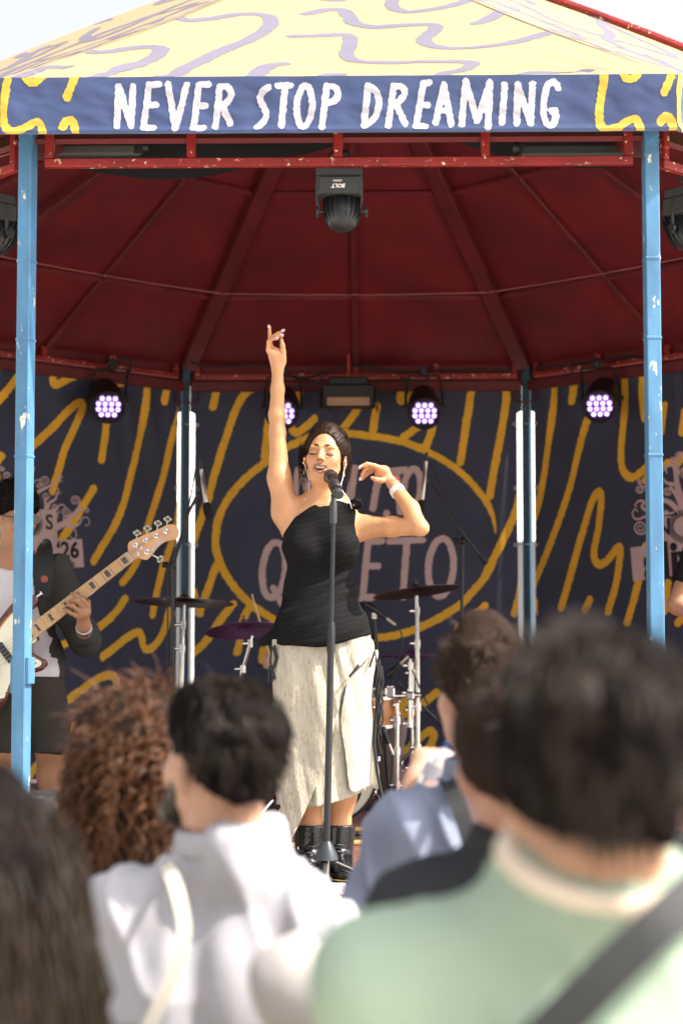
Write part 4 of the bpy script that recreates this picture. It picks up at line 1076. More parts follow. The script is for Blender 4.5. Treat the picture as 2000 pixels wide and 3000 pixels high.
drum('floor_tom', 'floor tom with a dark shell left of the skirt', at(770, 2170, .35), .19, .36, (0, -.05, 1), bpy.data.materials['kit_shell'], lugs=8)
for i, a in enumerate((30, 150, 270)):
    pass
def inst_mic(label, stand_label, a, b_, foot, Y, cable):
    m_ = thing('microphone', label, 'microphone', tuple(at(*a, Y)), group='instrument microphones on the drums')
    p, q_ = at(*a, Y), at(*b_, Y)
    b = MB(); b.tube([p, p.lerp(q_, .1), p.lerp(q_, .35), p.lerp(q_, .37), p.lerp(q_, .7), q_], [.012, .020, .021, .018, .013, .011], 14); b.build('body', M['black_metal'], m_, True)
    e = q_ + (q_ - p).normalized() * .06
    b = MB(); b.cyl(q_, e, .010, 12); b.build('connector', M['mic_silver'], m_, True)
    w = MB(); w.tube(catmull([e] + [at(x, y, Y) for x, y in cable], 6), .004, 6); w.build('mic_cable', M['rubber'], m_, True)
    if stand_label:
        s_ = thing('short_stand', stand_label, 'microphone stand', (at(*foot, Y).x, Y, FLOOR), group='black boom stands over the drums')
        t = p.lerp(q_, .4) + Vector((0, .01, -.03)); g_ = Vector((at(*foot, Y).x, Y + .01, FLOOR + .05))
        b = MB(); b.cyl(t, g_, .009, 12); b.build('tube', M['black_metal'], s_, True)
        b = MB(); b.cyl(t + Vector((0, 0, .012)), t + Vector((0, 0, -.02)), .016, 12); b.build('mic_clip', M['mic_silver'], s_, True)
        b = MB(); b.lathe([(.0, .0), (.12, .0), (.12, .012), (.03, .03), (.012, .06)], 28, Matrix.Translation((g_.x, g_.y, FLOOR))); b.build('base', M['black_metal'], s_, True)
inst_mic('black snare microphone with a violet sheen beside the singer’s right hip', 'thin black stand of the snare microphone', (1072, 1768), (1132, 1812), (1140, 2300), .2, [(1176, 1858), (1176, 1900), (1158, 1960), (1142, 2010), (1128, 2050)])
inst_mic('black microphone clipped under the hi-hat', None, (1130, 1985), (1172, 1945), (1140, 2300), .22, [(1195, 1928), (1206, 1960), (1250, 2060), (1300, 2140), (1302, 2260)])
inst_mic('black tom microphone pointing up under the orange tom', None, (1118, 2130), (1138, 2180), (1140, 2300), .05, [(1146, 2200), (1148, 2250), (1138, 2330), (1128, 2400)])
b = MB(); b.tube([at(1165, 2000, .25), at(1225, 2060, .28), at(1290, 2120, .3), at(1305, 2150, .3)], .010, 8); tag(b.build('boom_pole', M['black_metal'], None, True), 'black boom pole slanting down to the right below the hi-hat', 'pole')
# --- things on the stage floor
M['tan_strip'] = mat('tan_strip', (.62, .36, .10), .6, var=.3, vscale=14)  # strips that put the sunlit floor edges into colour and shape
for i, (x, y, Y, w_, rot) in enumerate(((1040, 2432, -.9, .34, 4), (1030, 2462, -1.45, .42, -3), (850, 2470, -1.55, .5, 2))):
    p = at(x, y, Y); b = MB(); b.box((p.x, Y, FLOOR + .012), (w_, .05, .02), Matrix.Identity(4), bev=.006)
    o = b.build('sunlit_edge', M['tan_strip']); tag(o, ['tan strip for a sunlit floor edge in front of the bass drum', 'tan strip for a sunlit floor edge behind the right boot', 'tan strip for a sunlit floor edge left of the boots'][i], 'sunlit strip', 'tan strips for sunlit edges of the stage floor')
for i, pts in enumerate(([(-.9, -1.3), (-.5, -1.5), (-.1, -1.35), (.3, -1.6), (.9, -1.5)], [(-.6, -1.1), (-.2, -.95), (.2, -1.15), (.7, -1.0)], [(.5, -2.2), (.9, -2.0), (1.3, -2.3), (1.6, -2.2)])):
    w = MB(); w.tube(catmull([(x, y, FLOOR + .008) for x, y in pts], 8), .0055, 6); tag(w.build('cable', M['rubber'], None, True), ['black cable winding across the stage floor behind the boots', 'black cable on the floor in front of the drums', 'black cable on the floor at the right front of the stage'][i], 'cable', 'black cables on the stage floor')
def wedge(label, cx, Y, w_, h_, d_, m, rz=0):
    root = thing('floor_monitor', label, 'monitor speaker', (cx, Y, FLOOR), R(rz))
    Mr = Matrix.Translation((cx, Y, FLOOR)) @ Matrix.Rotation(R(rz), 4, 'Z')
    b = MB(); b.prism([(-d_ / 2, 0), (d_ / 2, 0), (d_ / 2, h_ * .35), (d_ * .05, h_), (-d_ * .42, h_ * .95)], -w_ / 2, w_ / 2, Mr @ Matrix(((0, 0, 1, 0), (1, 0, 0, 0), (0, 1, 0, 0), (0, 0, 0, 1)))); b.build('cabinet', m, root)
    n_ = Vector((0, h_ * .65, d_ * .45)).normalized(); b = MB(); b.box((0, 0, 0), (w_ * .9, .012, math.hypot(h_ * .65, d_ * .45) * .9), Mr @ Matrix.Translation((0, d_ * .28, h_ * .68)) @ Matrix.Rotation(math.atan2(d_ * .45, h_ * .65), 4, 'X'), bev=.003); b.build('grille', M['black_cloth'], root)
    for sx in (-1, 1):
        b = MB(); b.box((sx * (w_ / 2 + .004), 0, h_ * .45), (.012, .10, .03), Mr, bev=.003); b.build('handle', M['black'], root)
M['monitor'] = mat('monitor', (.10, .085, .08), .7, bump=.3, bscale=150)
wedge('dark grey wedge monitor at the left front of the stage below the bassist', at(235, 2400, -2.55).x, -2.55, .42, .335, .36, M['monitor'])
wedge('black wedge monitor at the right front edge of the stage', at(2135, 2520, -2.95).x, -2.95, .46, .22, .36, M['black_box'])
yb = thing('sign_board', 'yellow board with a white ring leaning on the stage front', 'sign', (at(985, 2660, -3.28).x, -3.28, .2))
M['yellow_board'] = mat('yellow_board', (.68, .50, .07), .5, var=.1)
p = at(1010, 2760, -3.28); b = MB(); b.box((p.x, -3.28, .48), (.30, .02, .52), bev=.004); b.build('board', M['yellow_board'], yb)
p = at(982, 2636, -3.295); b = MB(); b.tube([p + Vector((.017 * math.cos(a_), -.004, .017 * math.sin(a_))) for a_ in np.linspace(0, 2 * math.pi, 24, endpoint=False)], .0055, 6, closed=True); b.build('ring_print', M['fascia_white'], yb, True)
p = at(990, 2604, -3.295); b = MB(); b.box(p, (.055, .012, .04), bev=.004); b.build('white_tab', M['fascia_white'], yb)
# ================================================================ ORGANIC SURFACES: smooth unions of tapered limbs and ellipsoids, meshed with surface nets
def v3(*a): return np.array(a, float)
def RC(a, b, ra, rb=None, k=.02, op='+'): return ('rc', np.array(a, float), np.array(b, float), float(ra), float(ra if rb is None else rb), k, op)
def EL(c, r, rot=None, k=.02, op='+'): return ('el', np.array(c, float), np.eye(3) if rot is None else np.array(rot, float), np.array(r, float), k, op)
def CH(pts, rs, k=.012, op='+'):         # a chain of tapered limbs
    if not hasattr(rs, '__len__'): rs = [rs] * len(pts)
    return [RC(pts[i], pts[i + 1], rs[i], rs[i + 1], k, op) for i in range(len(pts) - 1)]
def prim_box(p):
    if p[0] == 'rc':
        a, b, ra, rb = p[1:5]; m = max(ra, rb)
        return np.minimum(a, b) - m, np.maximum(a, b) + m
    c, rot, r = p[1:4]; e = np.sqrt(((rot * r) ** 2).sum(1)); return c - e, c + e
def prim_eval(p, X, Y, Z):
    if p[0] == 'rc':
        a, b, ra, rb = p[1:5]; d = b - a; L2 = max(float(d @ d), 1e-10)
        x, y, z = X - np.float32(a[0]), Y - np.float32(a[1]), Z - np.float32(a[2])
        t = np.clip((x * d[0] + y * d[1] + z * d[2]) / L2, 0, 1).astype(np.float32)
        return np.sqrt((x - t * d[0]) ** 2 + (y - t * d[1]) ** 2 + (z - t * d[2]) ** 2) - (ra + (rb - ra) * t)
    c, rot, r = p[1:4]
    x, y, z = X - np.float32(c[0]), Y - np.float32(c[1]), Z - np.float32(c[2])
    u = [(x * rot[0, i] + y * rot[1, i] + z * rot[2, i]) / r[i] for i in range(3)]
    k0 = np.sqrt(u[0] ** 2 + u[1] ** 2 + u[2] ** 2) + 1e-6
    k1 = np.sqrt((u[0] / r[0]) ** 2 + (u[1] / r[1]) ** 2 + (u[2] / r[2]) ** 2) + 1e-6
    return (k0 * (k0 - 1) / k1).astype(np.float32)
def sdf_grid(prims, res, cuts=(), pad=None):
    lo = np.min([prim_box(p)[0] for p in prims if p[-1] == '+'], 0) - 4 * res
    hi = np.max([prim_box(p)[1] for p in prims if p[-1] == '+'], 0) + 4 * res
    n = np.ceil((hi - lo) / res).astype(int) + 1
    D = np.full(n, .5, np.float32)
    ax = [(lo[i] + np.arange(n[i]) * res).astype(np.float32) for i in range(3)]
    for p in prims:
        k = p[-2]; b0, b1 = prim_box(p); m = k + 4 * res
        i0 = np.clip(np.floor((b0 - m - lo) / res).astype(int), 0, n); i1 = np.clip(np.ceil((b1 + m - lo) / res).astype(int) + 1, 0, n)
        if (i1 <= i0).any(): continue
        sl_ = tuple(slice(a, b) for a, b in zip(i0, i1))
        X, Y, Z = np.ix_(ax[0][sl_[0]], ax[1][sl_[1]], ax[2][sl_[2]])
        d = prim_eval(p, X, Y, Z); old = D[sl_]
        if p[-1] == '+':
            h = np.maximum(k - np.abs(old - d), 0) / max(k, 1e-6); D[sl_] = np.minimum(old, d) - h * h * k * .25
        else:
            d = -d; h = np.maximum(k - np.abs(old - d), 0) / max(k, 1e-6); D[sl_] = np.maximum(old, d) + h * h * k * .25
    if cuts:
        X, Y, Z = np.ix_(*ax)
        for f in cuts: D = np.maximum(D, f(X, Y, Z).astype(np.float32))
    return D, lo, res
def surface_nets(D, lo, res):
    s = D < 0
    cnt = np.zeros(tuple(x - 1 for x in D.shape), np.int8)
    for dx in (0, 1):
        for dy in (0, 1):
            for dz in (0, 1):
                cnt += s[dx:D.shape[0] - 1 + dx, dy:D.shape[1] - 1 + dy, dz:D.shape[2] - 1 + dz]
    I = np.stack(np.nonzero((cnt > 0) & (cnt < 8)), -1)
    vid = np.full(cnt.shape, -1, np.int32); vid[tuple(I.T)] = np.arange(len(I))
    acc = np.zeros((len(I), 3)); num = np.zeros(len(I))
    cs = [(a, b, c) for a in (0, 1) for b in (0, 1) for c in (0, 1)]
    val = {c: D[I[:, 0] + c[0], I[:, 1] + c[1], I[:, 2] + c[2]] for c in cs}
    for a in cs:
        for ax in range(3):
            if a[ax] == 0:
                b = list(a); b[ax] = 1; b = tuple(b)
                va, vb = val[a], val[b]; m = (va < 0) != (vb < 0)
                t = np.where(m, va / np.where(m, va - vb, 1), 0)
                P = np.tile(np.array(a, float), (len(I), 1)); P[:, ax] += t
                acc[m] += P[m]; num[m] += 1
    V = lo + (I + acc / num[:, None]) * res
    F = []
    for ax in range(3):
        sl0 = [slice(None)] * 3; sl1 = [slice(None)] * 3; sl0[ax] = slice(0, -1); sl1[ax] = slice(1, None)
        a, b = s[tuple(sl0)], s[tuple(sl1)]
        o1, o2 = (ax + 1) % 3, (ax + 2) % 3
        for flip in (False, True):
            E = np.stack(np.nonzero((a & ~b) if not flip else (~a & b)), -1)
            E = E[(E[:, o1] > 0) & (E[:, o2] > 0) & (E[:, o1] < D.shape[o1] - 1) & (E[:, o2] < D.shape[o2] - 1)]
            def g(d1, d2):
                Q = E.copy(); Q[:, o1] += d1; Q[:, o2] += d2; return vid[tuple(Q.T)]
            q = np.stack([g(-1, -1), g(0, -1), g(0, 0), g(-1, 0)], -1)
            F.append(q[:, ::-1] if flip else q)
    F = np.vstack(F); F = F[(F >= 0).all(1)]
    return V, F
def vnormals(V, F):
    N = np.zeros_like(V)
    n = np.cross(V[F[:, 2]] - V[F[:, 0]], V[F[:, 3 if F.shape[1] > 3 else 1]] - V[F[:, 1 if F.shape[1] > 3 else 0]])
    for i in range(F.shape[1]): np.add.at(N, F[:, i], n)
    return N / (np.linalg.norm(N, axis=1, keepdims=True) + 1e-12)
def relax(V, F, it=2, lam=.5):
    E = np.vstack([F[:, [0, 1]], F[:, [1, 2]], F[:, [2, 3]], F[:, [3, 0]]])
    for _ in range(it):
        acc = np.zeros_like(V); c = np.zeros(len(V))
        np.add.at(acc, E[:, 0], V[E[:, 1]]); np.add.at(acc, E[:, 1], V[E[:, 0]])
        np.add.at(c, E[:, 0], 1); np.add.at(c, E[:, 1], 1)
        V = V + lam * (acc / np.maximum(c, 1)[:, None] - V)
    return V
def organic(name, prims, res, m, parent=None, cuts=(), smooth_it=1, disp=None, color=None):
    D, lo, r = sdf_grid(prims, res, cuts)
    V, F = surface_nets(D, lo, r)
    if smooth_it: V = relax(V, F, smooth_it)
    if disp is not None:
        N = vnormals(V, F); V = V + N * disp(V, N)[:, None]
    o = mesh_np(name, V, F, m, parent, True)
    if color is not None:
        ca = o.data.color_attributes.new('tint', 'FLOAT_COLOR', 'POINT')
        C = np.ones((len(V), 4), np.float32); C[:, :3] = color(V)
        ca.data.foreach_set('color', C.ravel())
    return o
def poly_cut(poly, axes=(0, 2)):         # keep what lies inside an outline in two of the axes
    P = np.array(poly, float)
    def f(X, Y, Z):
        A, B = (X, Y, Z)[axes[0]], (X, Y, Z)[axes[1]]
        shp = np.broadcast(A, B).shape; A = np.broadcast_to(A, shp); B = np.broadcast_to(B, shp)
        d = np.full(shp, 1e9, np.float32); ins = np.zeros(shp, bool); n = len(P)
        for i in range(n):
            a, b = P[i], P[(i + 1) % n]; e = b - a; L2 = max(e @ e, 1e-12)
            t = np.clip(((A - a[0]) * e[0] + (B - a[1]) * e[1]) / L2, 0, 1)
            d = np.minimum(d, (A - a[0] - t * e[0]) ** 2 + (B - a[1] - t * e[1]) ** 2)
            c = ((a[1] > B) != (b[1] > B))
            if abs(b[1] - a[1]) > 1e-9:
                xi = a[0] + (B - a[1]) / (b[1] - a[1]) * e[0]; ins ^= (c & (A < xi))
        return np.where(ins, -1, 1) * np.sqrt(d)
    return f
def half_space(p, n):                    # keep the side the normal points away from
    p = np.array(p, float); n = np.array(n, float); n = n / np.linalg.norm(n)
    return lambda X, Y, Z: (X - p[0]) * n[0] + (Y - p[1]) * n[1] + (Z - p[2]) * n[2]
def P_(x, y, Y):                         # photograph pixel on the upright plane Y, as an array
    return np.array(at(x, y, Y))
def rotm(yaw=0, pitch=0, roll=0):        # columns: right, back, up of a head that looks towards -Y; yaw turns it to the viewer's right
    Mx = Matrix.Rotation(R(yaw), 3, 'Z') @ Matrix.Rotation(R(-pitch), 3, 'X') @ Matrix.Rotation(R(roll), 3, 'Y')
    return np.array(Mx)

# ---- skin, cloth and hair
def skin(name, col, rough=.5): return mat(name, col, rough, sss=.12, var=.06, vscale=30, bump=.05, bscale=180, spec=.4, attr='tint')
M['skin_f'] = mat('skin_f', (.60, .35, .215), .40, sss=.10, spec=.5, attr='tint', bump=.10, bscale=150, var=.09, vscale=22)
M['skin_m'] = mat('skin_m', (.42, .23, .15), .5, sss=.10, spec=.4, attr='tint', bump=.05, bscale=200, var=.08, vscale=25)
M['skin_l'] = mat('skin_l', (.55, .34, .25), .5, sss=.10, spec=.4, attr='tint', bump=.05, bscale=200, var=.08, vscale=25)
def tinted(col, extra=None):
    def f(V):
        C = np.tile(np.array(col, np.float32), (len(V), 1))
        if extra is not None: C = extra(V, C)
        return C
    return f

# ---- heads: prims in the head's own frame (x to its left seen from the front = viewer's right, y towards the back, z up)
def head_prims(c, rot, s=1.0, fem=True, mouth_open=False, k=.014, ears=True):
    c = np.array(c, float)
    W = lambda x, f, z: c + rot @ (np.array([x, -f, z]) * s)
    o = []
    E = lambda x, f, z, rx, rf, rz, kk=k, op='+': o.append(EL(W(x, f, z), (rx * s, rf * s, rz * s), rot, kk, op))
    B = lambda p, q, ra, rb=None, kk=k, op='+': o.append(RC(W(*p), W(*q), ra * s, (ra if rb is None else rb) * s, kk, op))
    E(0, -.022, .036, .070 if fem else .073, .091, .084, .03)
    E(0, .030, -.030, .0555 if fem else .063, .060, .082, .03)
    E(0, .052, -.090, .024 if fem else .032, .024, .021, .03)
    for sx in (-1, 1):
        B((sx * (.043 if fem else .048), .005, -.045), (sx * .027, .05, -.085), .014 if fem else .021, .013, .03)
        E(sx * (.038 if fem else .041), .058, -.020, .021, .018, .02, .025)
        E(sx * .026, .078, .024, .022, .010, .008, .014)
        E(sx * .031, .092, .004, .017, .014, .012, .012, '-')
        E(sx * .0305, .0735, .003, .0165, .0125, .0115, .004)
        if ears:
            E(sx * .075, -.012, -.012, .008, .017, .030, .008)
            E(sx * .079, -.006, -.014, .004, .009, .016, .004, '-')
    B((0, .082, .018), (0, .104, -.020), .0075, .0095, .012)
    E(0, .106, -.0225, .0105, .009, .009, .006)
    for sx in (-1, 1):
        E(sx * .0115, .097, -.026, .0075, .009, .007, .005)
        E(sx * .006, .103, -.0315, .0034, .004, .003, .002, '-')
    if mouth_open:
        E(0, .085, -.0600, .0275, .022, .0125, .004, '-')
        up = [(-.0325, .067, -.0465), (-.014, .0875, -.0475), (-.004, .0915, -.0472), (0, .0905, -.0485), (.004, .0915, -.0472), (.014, .0875, -.0475), (.0325, .067, -.0465)]
        dn = [(-.0325, .067, -.048), (-.017, .0845, -.066), (0, .088, -.0735), (.017, .0845, -.066), (.0325, .067, -.048)]
        for i in range(len(up) - 1): B(up[i], up[i + 1], .0030, .0030, .004)
        for i in range(len(dn) - 1): B(dn[i], dn[i + 1], .0038, .0038, .005)
    else:
        up = [(-.024, .076, -.058), (-.010, .090, -.054), (0, .0925, -.0555), (.010, .090, -.054), (.024, .076, -.058)]
        dn = [(-.022, .077, -.059), (0, .091, -.0645), (.022, .077, -.059)]
        for q in (up, dn):
            for i in range(len(q) - 1): B(q[i], q[i + 1], .0042, .0042, .005)
    return o, W, ([W(*p) for p in up], [W(*p) for p in dn])
def seg_dist(V, a, b):
    d = b - a; t = np.clip(((V - a) @ d) / max(d @ d, 1e-12), 0, 1); return np.linalg.norm(V - a - t[:, None] * d, axis=1)

# ---- strands of hair as thin three-sided tapering tubes, in one mesh
def strands(name, curves, r0, m, parent, r1=None):
    VS, FS = [], []; n0 = 0
    for ci, pts in enumerate(curves):
        P = np.asarray(pts, float); n = len(P)
        T = np.gradient(P, axis=0); T /= np.linalg.norm(T, axis=1, keepdims=True) + 1e-9
        ref = np.array([.31, .52, .79]); A = np.cross(T, ref); A /= np.linalg.norm(A, axis=1, keepdims=True) + 1e-9; Bn = np.cross(T, A)
        rr = r0[ci] if hasattr(r0, '__len__') else r0
        rad = rr * (1 - .75 * np.linspace(0, 1, n) ** 2)[:, None]
        ring = np.stack([P + rad * (A * math.cos(q) + Bn * math.sin(q)) for q in (0, 2.094, 4.189)], 1).reshape(-1, 3)
        VS.append(ring)
        i = np.arange(n - 1)[:, None] * 3; k = np.arange(3)[None]
        f = np.stack([i + k, i + (k + 1) % 3, i + 3 + (k + 1) % 3, i + 3 + k], -1).reshape(-1, 4) + n0
        FS.append(f); n0 += n * 3
    o = mesh_np(name, np.vstack(VS), np.vstack(FS), m, parent, True); o['kind'] = 'stuff'
    return o
# ================================================================ THE SINGER
YS = -2.80
singer = thing('person', 'singer in a black one-shoulder top and cream wrap skirt with one arm raised high', 'person', tuple(at(955, 2585, YS)))
singer.location.z = FLOOR
sc = scale_at(YS)
def q(x, y, dy=0.0): return P_(x, y, YS + dy)
HC = q(953, 1340, -.02); HR = rotm(yaw=-9, pitch=6, roll=4)
hp, HW, lips = head_prims(HC, HR, 0.985, True, True)
body = list(hp)
# neck, shoulders, torso
neck_b = q(952, 1478, .012)
body += [RC(HW(0, -.018, -.05), neck_b, .043, .048, .02), RC(HW(0, .03, -.085), q(948, 1465, -.02), .030, .034, .03)]
chest = q(942, 1580); waist = q(938, 1725); hips = q(945, 1900)
body += [EL(chest + v3(0, .01, .04), (.138, .086, .15), k=.05), EL(waist + v3(-.004, 0, 0), (.119, .084, .14), k=.06), EL(hips, (.172, .112, .15), k=.06),
         EL(q(885, 1600, -.055), (.058, .054, .058), k=.04), EL(q(1000, 1605, -.055), (.058, .054, .058), k=.04)]
body += [RC(q(900, 1500, .005), neck_b, .040, .048, .05), RC(q(1015, 1512, .0), neck_b, .034, .046, .05),
         RC(q(892, 1494, -.055), q(938, 1482, -.062), .011, .009, .02), RC(q(1008, 1505, -.052), q(962, 1484, -.062), .010, .009, .02)]
# raised arm
sh_r = q(838, 1502, .0); el_r = q(813, 1268, .015); wr_r = q(813, 1080, 0)
body += CH([q(862, 1545, 0), sh_r, q(818, 1400, .004), el_r], [.054, .050, .0405, .0295], .03)
body += CH([el_r, q(811, 1215, .008), q(813, 1140, 0), wr_r], [.030, .0300, .0245, .0200], .015)
body += [EL(q(802, 1272, .03), (.012, .014, .018), k=.02)]
# bent arm
sh_l = q(1068, 1545, .0); el_l = q(1228, 1545, -.13); wr_l = q(1152, 1420, -.01)
body += CH([q(1020, 1560, .0), sh_l, q(1150, 1543, -.055), el_l], [.052, .043, .0360, .0290], .022)
body += CH([el_l, q(1202, 1490, -.085), wr_l], [.0300, .0315, .0210], .015)
body += [EL(q(1240, 1549, -.135), (.016, .02, .018), k=.02)]
# raised hand
cz = lambda x, y, dy: q(760 + x * .07653, 930 + y * .07653, dy)
hand = [EL(cz(640, 1500, .0), (.024, .021, .036), k=.015), EL(cz(890, 1560, -.004), (.014, .016, .03), rotm(roll=-8), k=.014), RC(wr_r, cz(640, 1560, 0), .021, .024, .015),
        RC(cz(560, 1550, -.012), cz(350, 1270, -.018), .015, .0105, .012), RC(cz(640, 1500, .0), cz(420, 1150, .0), .014, .0105, .012), RC(cz(700, 1450, .012), cz(440, 1120, .016), .014, .010, .012)]
hand += CH([cz(440, 1130, .018), cz(395, 860, .02), cz(393, 560, .015), cz(385, 330, .01)], [.0092, .0078, .0070, .0052], .004)
hand += CH([cz(420, 1130, .006), cz(405, 800, .004), cz(700, 620, -.008), cz(930, 515, -.014)], [.0092, .0080, .0070, .0050], .003)
hand += CH([cz(370, 1180, -.008), cz(390, 860, -.012), cz(640, 715, -.024), cz(885, 715, -.028)], [.0090, .0078, .0068, .0052], .003)
hand += CH([cz(330, 1260, -.02), cz(340, 930, -.026), cz(510, 830, -.036), cz(700, 825, -.038)], [.0085, .0070, .0060, .0046], .003)
hand += CH([cz(880, 1600, -.004), cz(905, 1330, -.012), cz(885, 1080, -.016), cz(845, 860, -.018)], [.013, .0105, .0092, .0070], .006)
body += hand
# hand beside the head
cy_ = lambda x, y, dy: q(750 + x * .3508, 900 + y * .3508, dy)
body += [RC(wr_l, cy_(1060, 1375, .0), .021, .020, .012), EL(cy_(1050, 1375, 0), (.03, .020, .022), rotm(roll=-28), k=.012),
         RC(cy_(1080, 1370, -.01), cy_(985, 1325, -.02), .015, .010, .01), RC(cy_(1080, 1380, .01), cy_(990, 1345, .012), .014, .010, .01)]
body += CH([cy_(990, 1325, -.02), cy_(925, 1308, -.03), cy_(880, 1328, -.036), cy_(860, 1350, -.038)], [.0092, .0080, .0066, .0048], .003)
body += CH([cy_(985, 1335, -.004), cy_(912, 1348, -.012), cy_(885, 1395, -.016), cy_(870, 1440, -.014)], [.0092, .0080, .0066, .0050], .003)
body += CH([cy_(990, 1345, .012), cy_(930, 1372, .008), cy_(900, 1415, .006), cy_(884, 1440, .008)], [.0088, .0074, .0062, .0048], .003)
body += CH([cy_(1005, 1350, .026), cy_(950, 1380, .024), cy_(918, 1412, .022)], [.0080, .0066, .0046], .003)
body += CH([cy_(1095, 1430, -.012), cy_(1045, 1448, -.026), cy_(1000, 1440, -.032), cy_(965, 1424, -.034)], [.012, .0105, .0090, .0066], .006)
# legs
for xh, xk, xa, dy in ((895, 905, 908, -.02), (1000, 1000, 992, .03)):
    body += CH([q(xh, 1960, 0), q(xk, 2240, -.03 + dy), q(xk + 2, 2330, dy), q(xa, 2420, dy + .01), q(xa, 2545, dy + .01)], [.088, .056, .050, .040, .034], .03)
lipU, lipD = lips
def face_tint(V, C):
    dl = np.minimum(np.min([seg_dist(V, lipU[i], lipU[i + 1]) for i in range(len(lipU) - 1)], 0), np.min([seg_dist(V, lipD[i], lipD[i + 1]) for i in range(len(lipD) - 1)], 0))
    w = np.clip((.0072 - dl) / .0022, 0, 1)[:, None]; C = C * (1 - w) + np.array([.34, .125, .080]) * w
    L = (V - HC) @ HR; f = -L[:, 1]
    inm = (np.abs(L[:, 0]) < .026) & (np.abs(L[:, 2] + .060) < .012) & (f < .078) & (f > .04)
    C[inm] = (.06, .012, .012)
    for sx in (-1, 1):
        ck = np.exp(-(((L[:, 0] - sx * .047) / .02) ** 2 + ((L[:, 2] + .018) / .018) ** 2)) * (f > .02)
        C = C * (1 - ck[:, None] * .14 * np.array([0, 1, .9]))
        ld = np.exp(-(((L[:, 0] - sx * .0305) / .015) ** 4 + ((L[:, 2] - .010) / .009) ** 4)) * (f > .05)
        C = C * (1 - ld[:, None] * np.array([.16, .26, .28]))
        dk = (np.hypot(L[:, 0] - sx * .006, L[:, 2] + .0315) < .0040) & (f > .09)
        C[dk] *= .25
    return C
organic('body', body, .0036, M['skin_f'], singer, smooth_it=1, color=tinted((.54, .262, .125), face_tint))
# teeth, brows, lashes
t = MB(); Mh = Matrix([list(HR[0]) + [0], list(HR[1]) + [0], list(HR[2]) + [0], [0, 0, 0, 1]])
M['teeth'] = mat('teeth', (.80, .76, .70), .25)
for i in range(-5, 6):
    x = i * .0050; p = HW(x, .0805 - abs(x) ** 2 * 17, -.0540 + abs(x) * .10 + .0006 * (abs(i) % 2)); t.ball(p, .0046, 6, (.62, .55, 1.35))
t.build('teeth', M['teeth'], singer, True)
M['brow'] = mat('brow', (.075, .036, .02), .8, spec=.1)
M['lash'] = mat('lash', (.012, .008, .007), .6)
for sx in (-1, 1):
    bw = MB(); pts = [HW(sx * x, f, z) for x, f, z in ((.012, .0905, .0280), (.022, .0880, .0310), (.034, .0790, .0298), (.047, .0620, .0215))]
    bw.tube(pts, [.0034, .0036, .0026, .0010], 6); bw.build('eyebrow', M['brow'], singer, True)
    ls = MB(); pts = [HW(sx * x, f, z) for x, f, z in ((.0150, .0825, -.0035), (.023, .0870, -.0065), (.031, .0872, -.0075), (.039, .0822, -.0065), (.0475, .0735, -.0025))]
    pts = [p_ + HR @ v3(0, -.0022, 0) for p_ in pts]; ls.tube(pts, [.0010, .0022, .0028, .0028, .0016], 5); ls.build('eyelash', M['lash'], singer, True)
# nails
M['nail'] = mat('nail', (.62, .50, .66), .2)
nl = MB()
for a, b in ((cz(345, 400, .008), cz(352, 275, .006)), (cz(840, 512, -.018), cz(965, 465, -.020)), (cz(785, 668, -.033), cz(930, 668, -.034)), (cz(625, 780, -.042), cz(735, 772, -.043)), (cy_(872, 1322, -.044), cy_(855, 1345, -.046)), (cy_(865, 1425, -.02), cy_(866, 1450, -.02))):
    nl.tube([a, (a + b) / 2, b], [.0038, .0042, .0018], 6)
for i in range(0): pass
nl.build('fingernail', M['nail'], singer, True)['kind'] = 'stuff'
# hair, drawn back to a knot
M['hair_f'] = mat('hair_f', (.020, .0088, .005), .5, var=.45, vscale=40, spec=.14)
hr = [EL(HW(0, -.030, .047), (.084, .097, .086), HR, .02), EL(HW(0, -.05, .005), (.084, .07, .078), HR, .03), EL(HW(.02, -.125, .035), (.045, .04, .04), HR, .02),
      EL(HW(-.005, -.005, .112), (.035, .04, .02), HR, .03)]
def hair_cut(X, Y, Z):
    dx, dy, dz = X - HC[0], Y - HC[1], Z - HC[2]
    lx = dx * HR[0, 0] + dy * HR[1, 0] + dz * HR[2, 0]; lf = -(dx * HR[0, 1] + dy * HR[1, 1] + dz * HR[2, 1]); lz = dx * HR[0, 2] + dy * HR[1, 2] + dz * HR[2, 2]
    e = np.sqrt((lx / .064) ** 2 + ((lz + .030) / .112) ** 2)
    return np.maximum((1 - e) * .05, -1) * (lf > -.02) + (lf <= -.02) * -1 + np.where((lz < -.05), (lz + .05) * -1, -1) * 0
def hair_disp(V, N):
    L = (V - HC) @ HR; a = np.arctan2(L[:, 0], L[:, 2] + .02)
    return .0008 * np.sin(a * 46 + 6 * vnoise(L, 25, 2)) + .0022 * fbm(L * (1, .4, 1), 55, 3, 2)
organic('hair', hr, .0036, M['hair_f'], singer, cuts=[hair_cut], disp=hair_disp)
cur = []
for i in range(1100):                    # combed strands over the crown and down past the ears
    a = random.uniform(-1.5, 1.5); fl = random.random()
    pts = []
    for j in range(9):
        tt = j / 8; ang = a * (1 - .15 * tt)
        f = .052 - .05 * abs(math.sin(a)) - tt * (.165 - .04 * abs(math.sin(a))); rad = math.sqrt(max(0, 1 - ((f + .030) / .099) ** 2))
        r = .0855 + .0018 * fl + .0022 * math.sin(tt * 5 + a * 7) + .001 * random.random()
        pts.append(HW(r * math.sin(ang) * max(rad, .25), f, .042 + .0925 * math.cos(ang) * max(rad, .25) + .006 * (1 - abs(a) / 1.5) ))
    cur.append(pts)
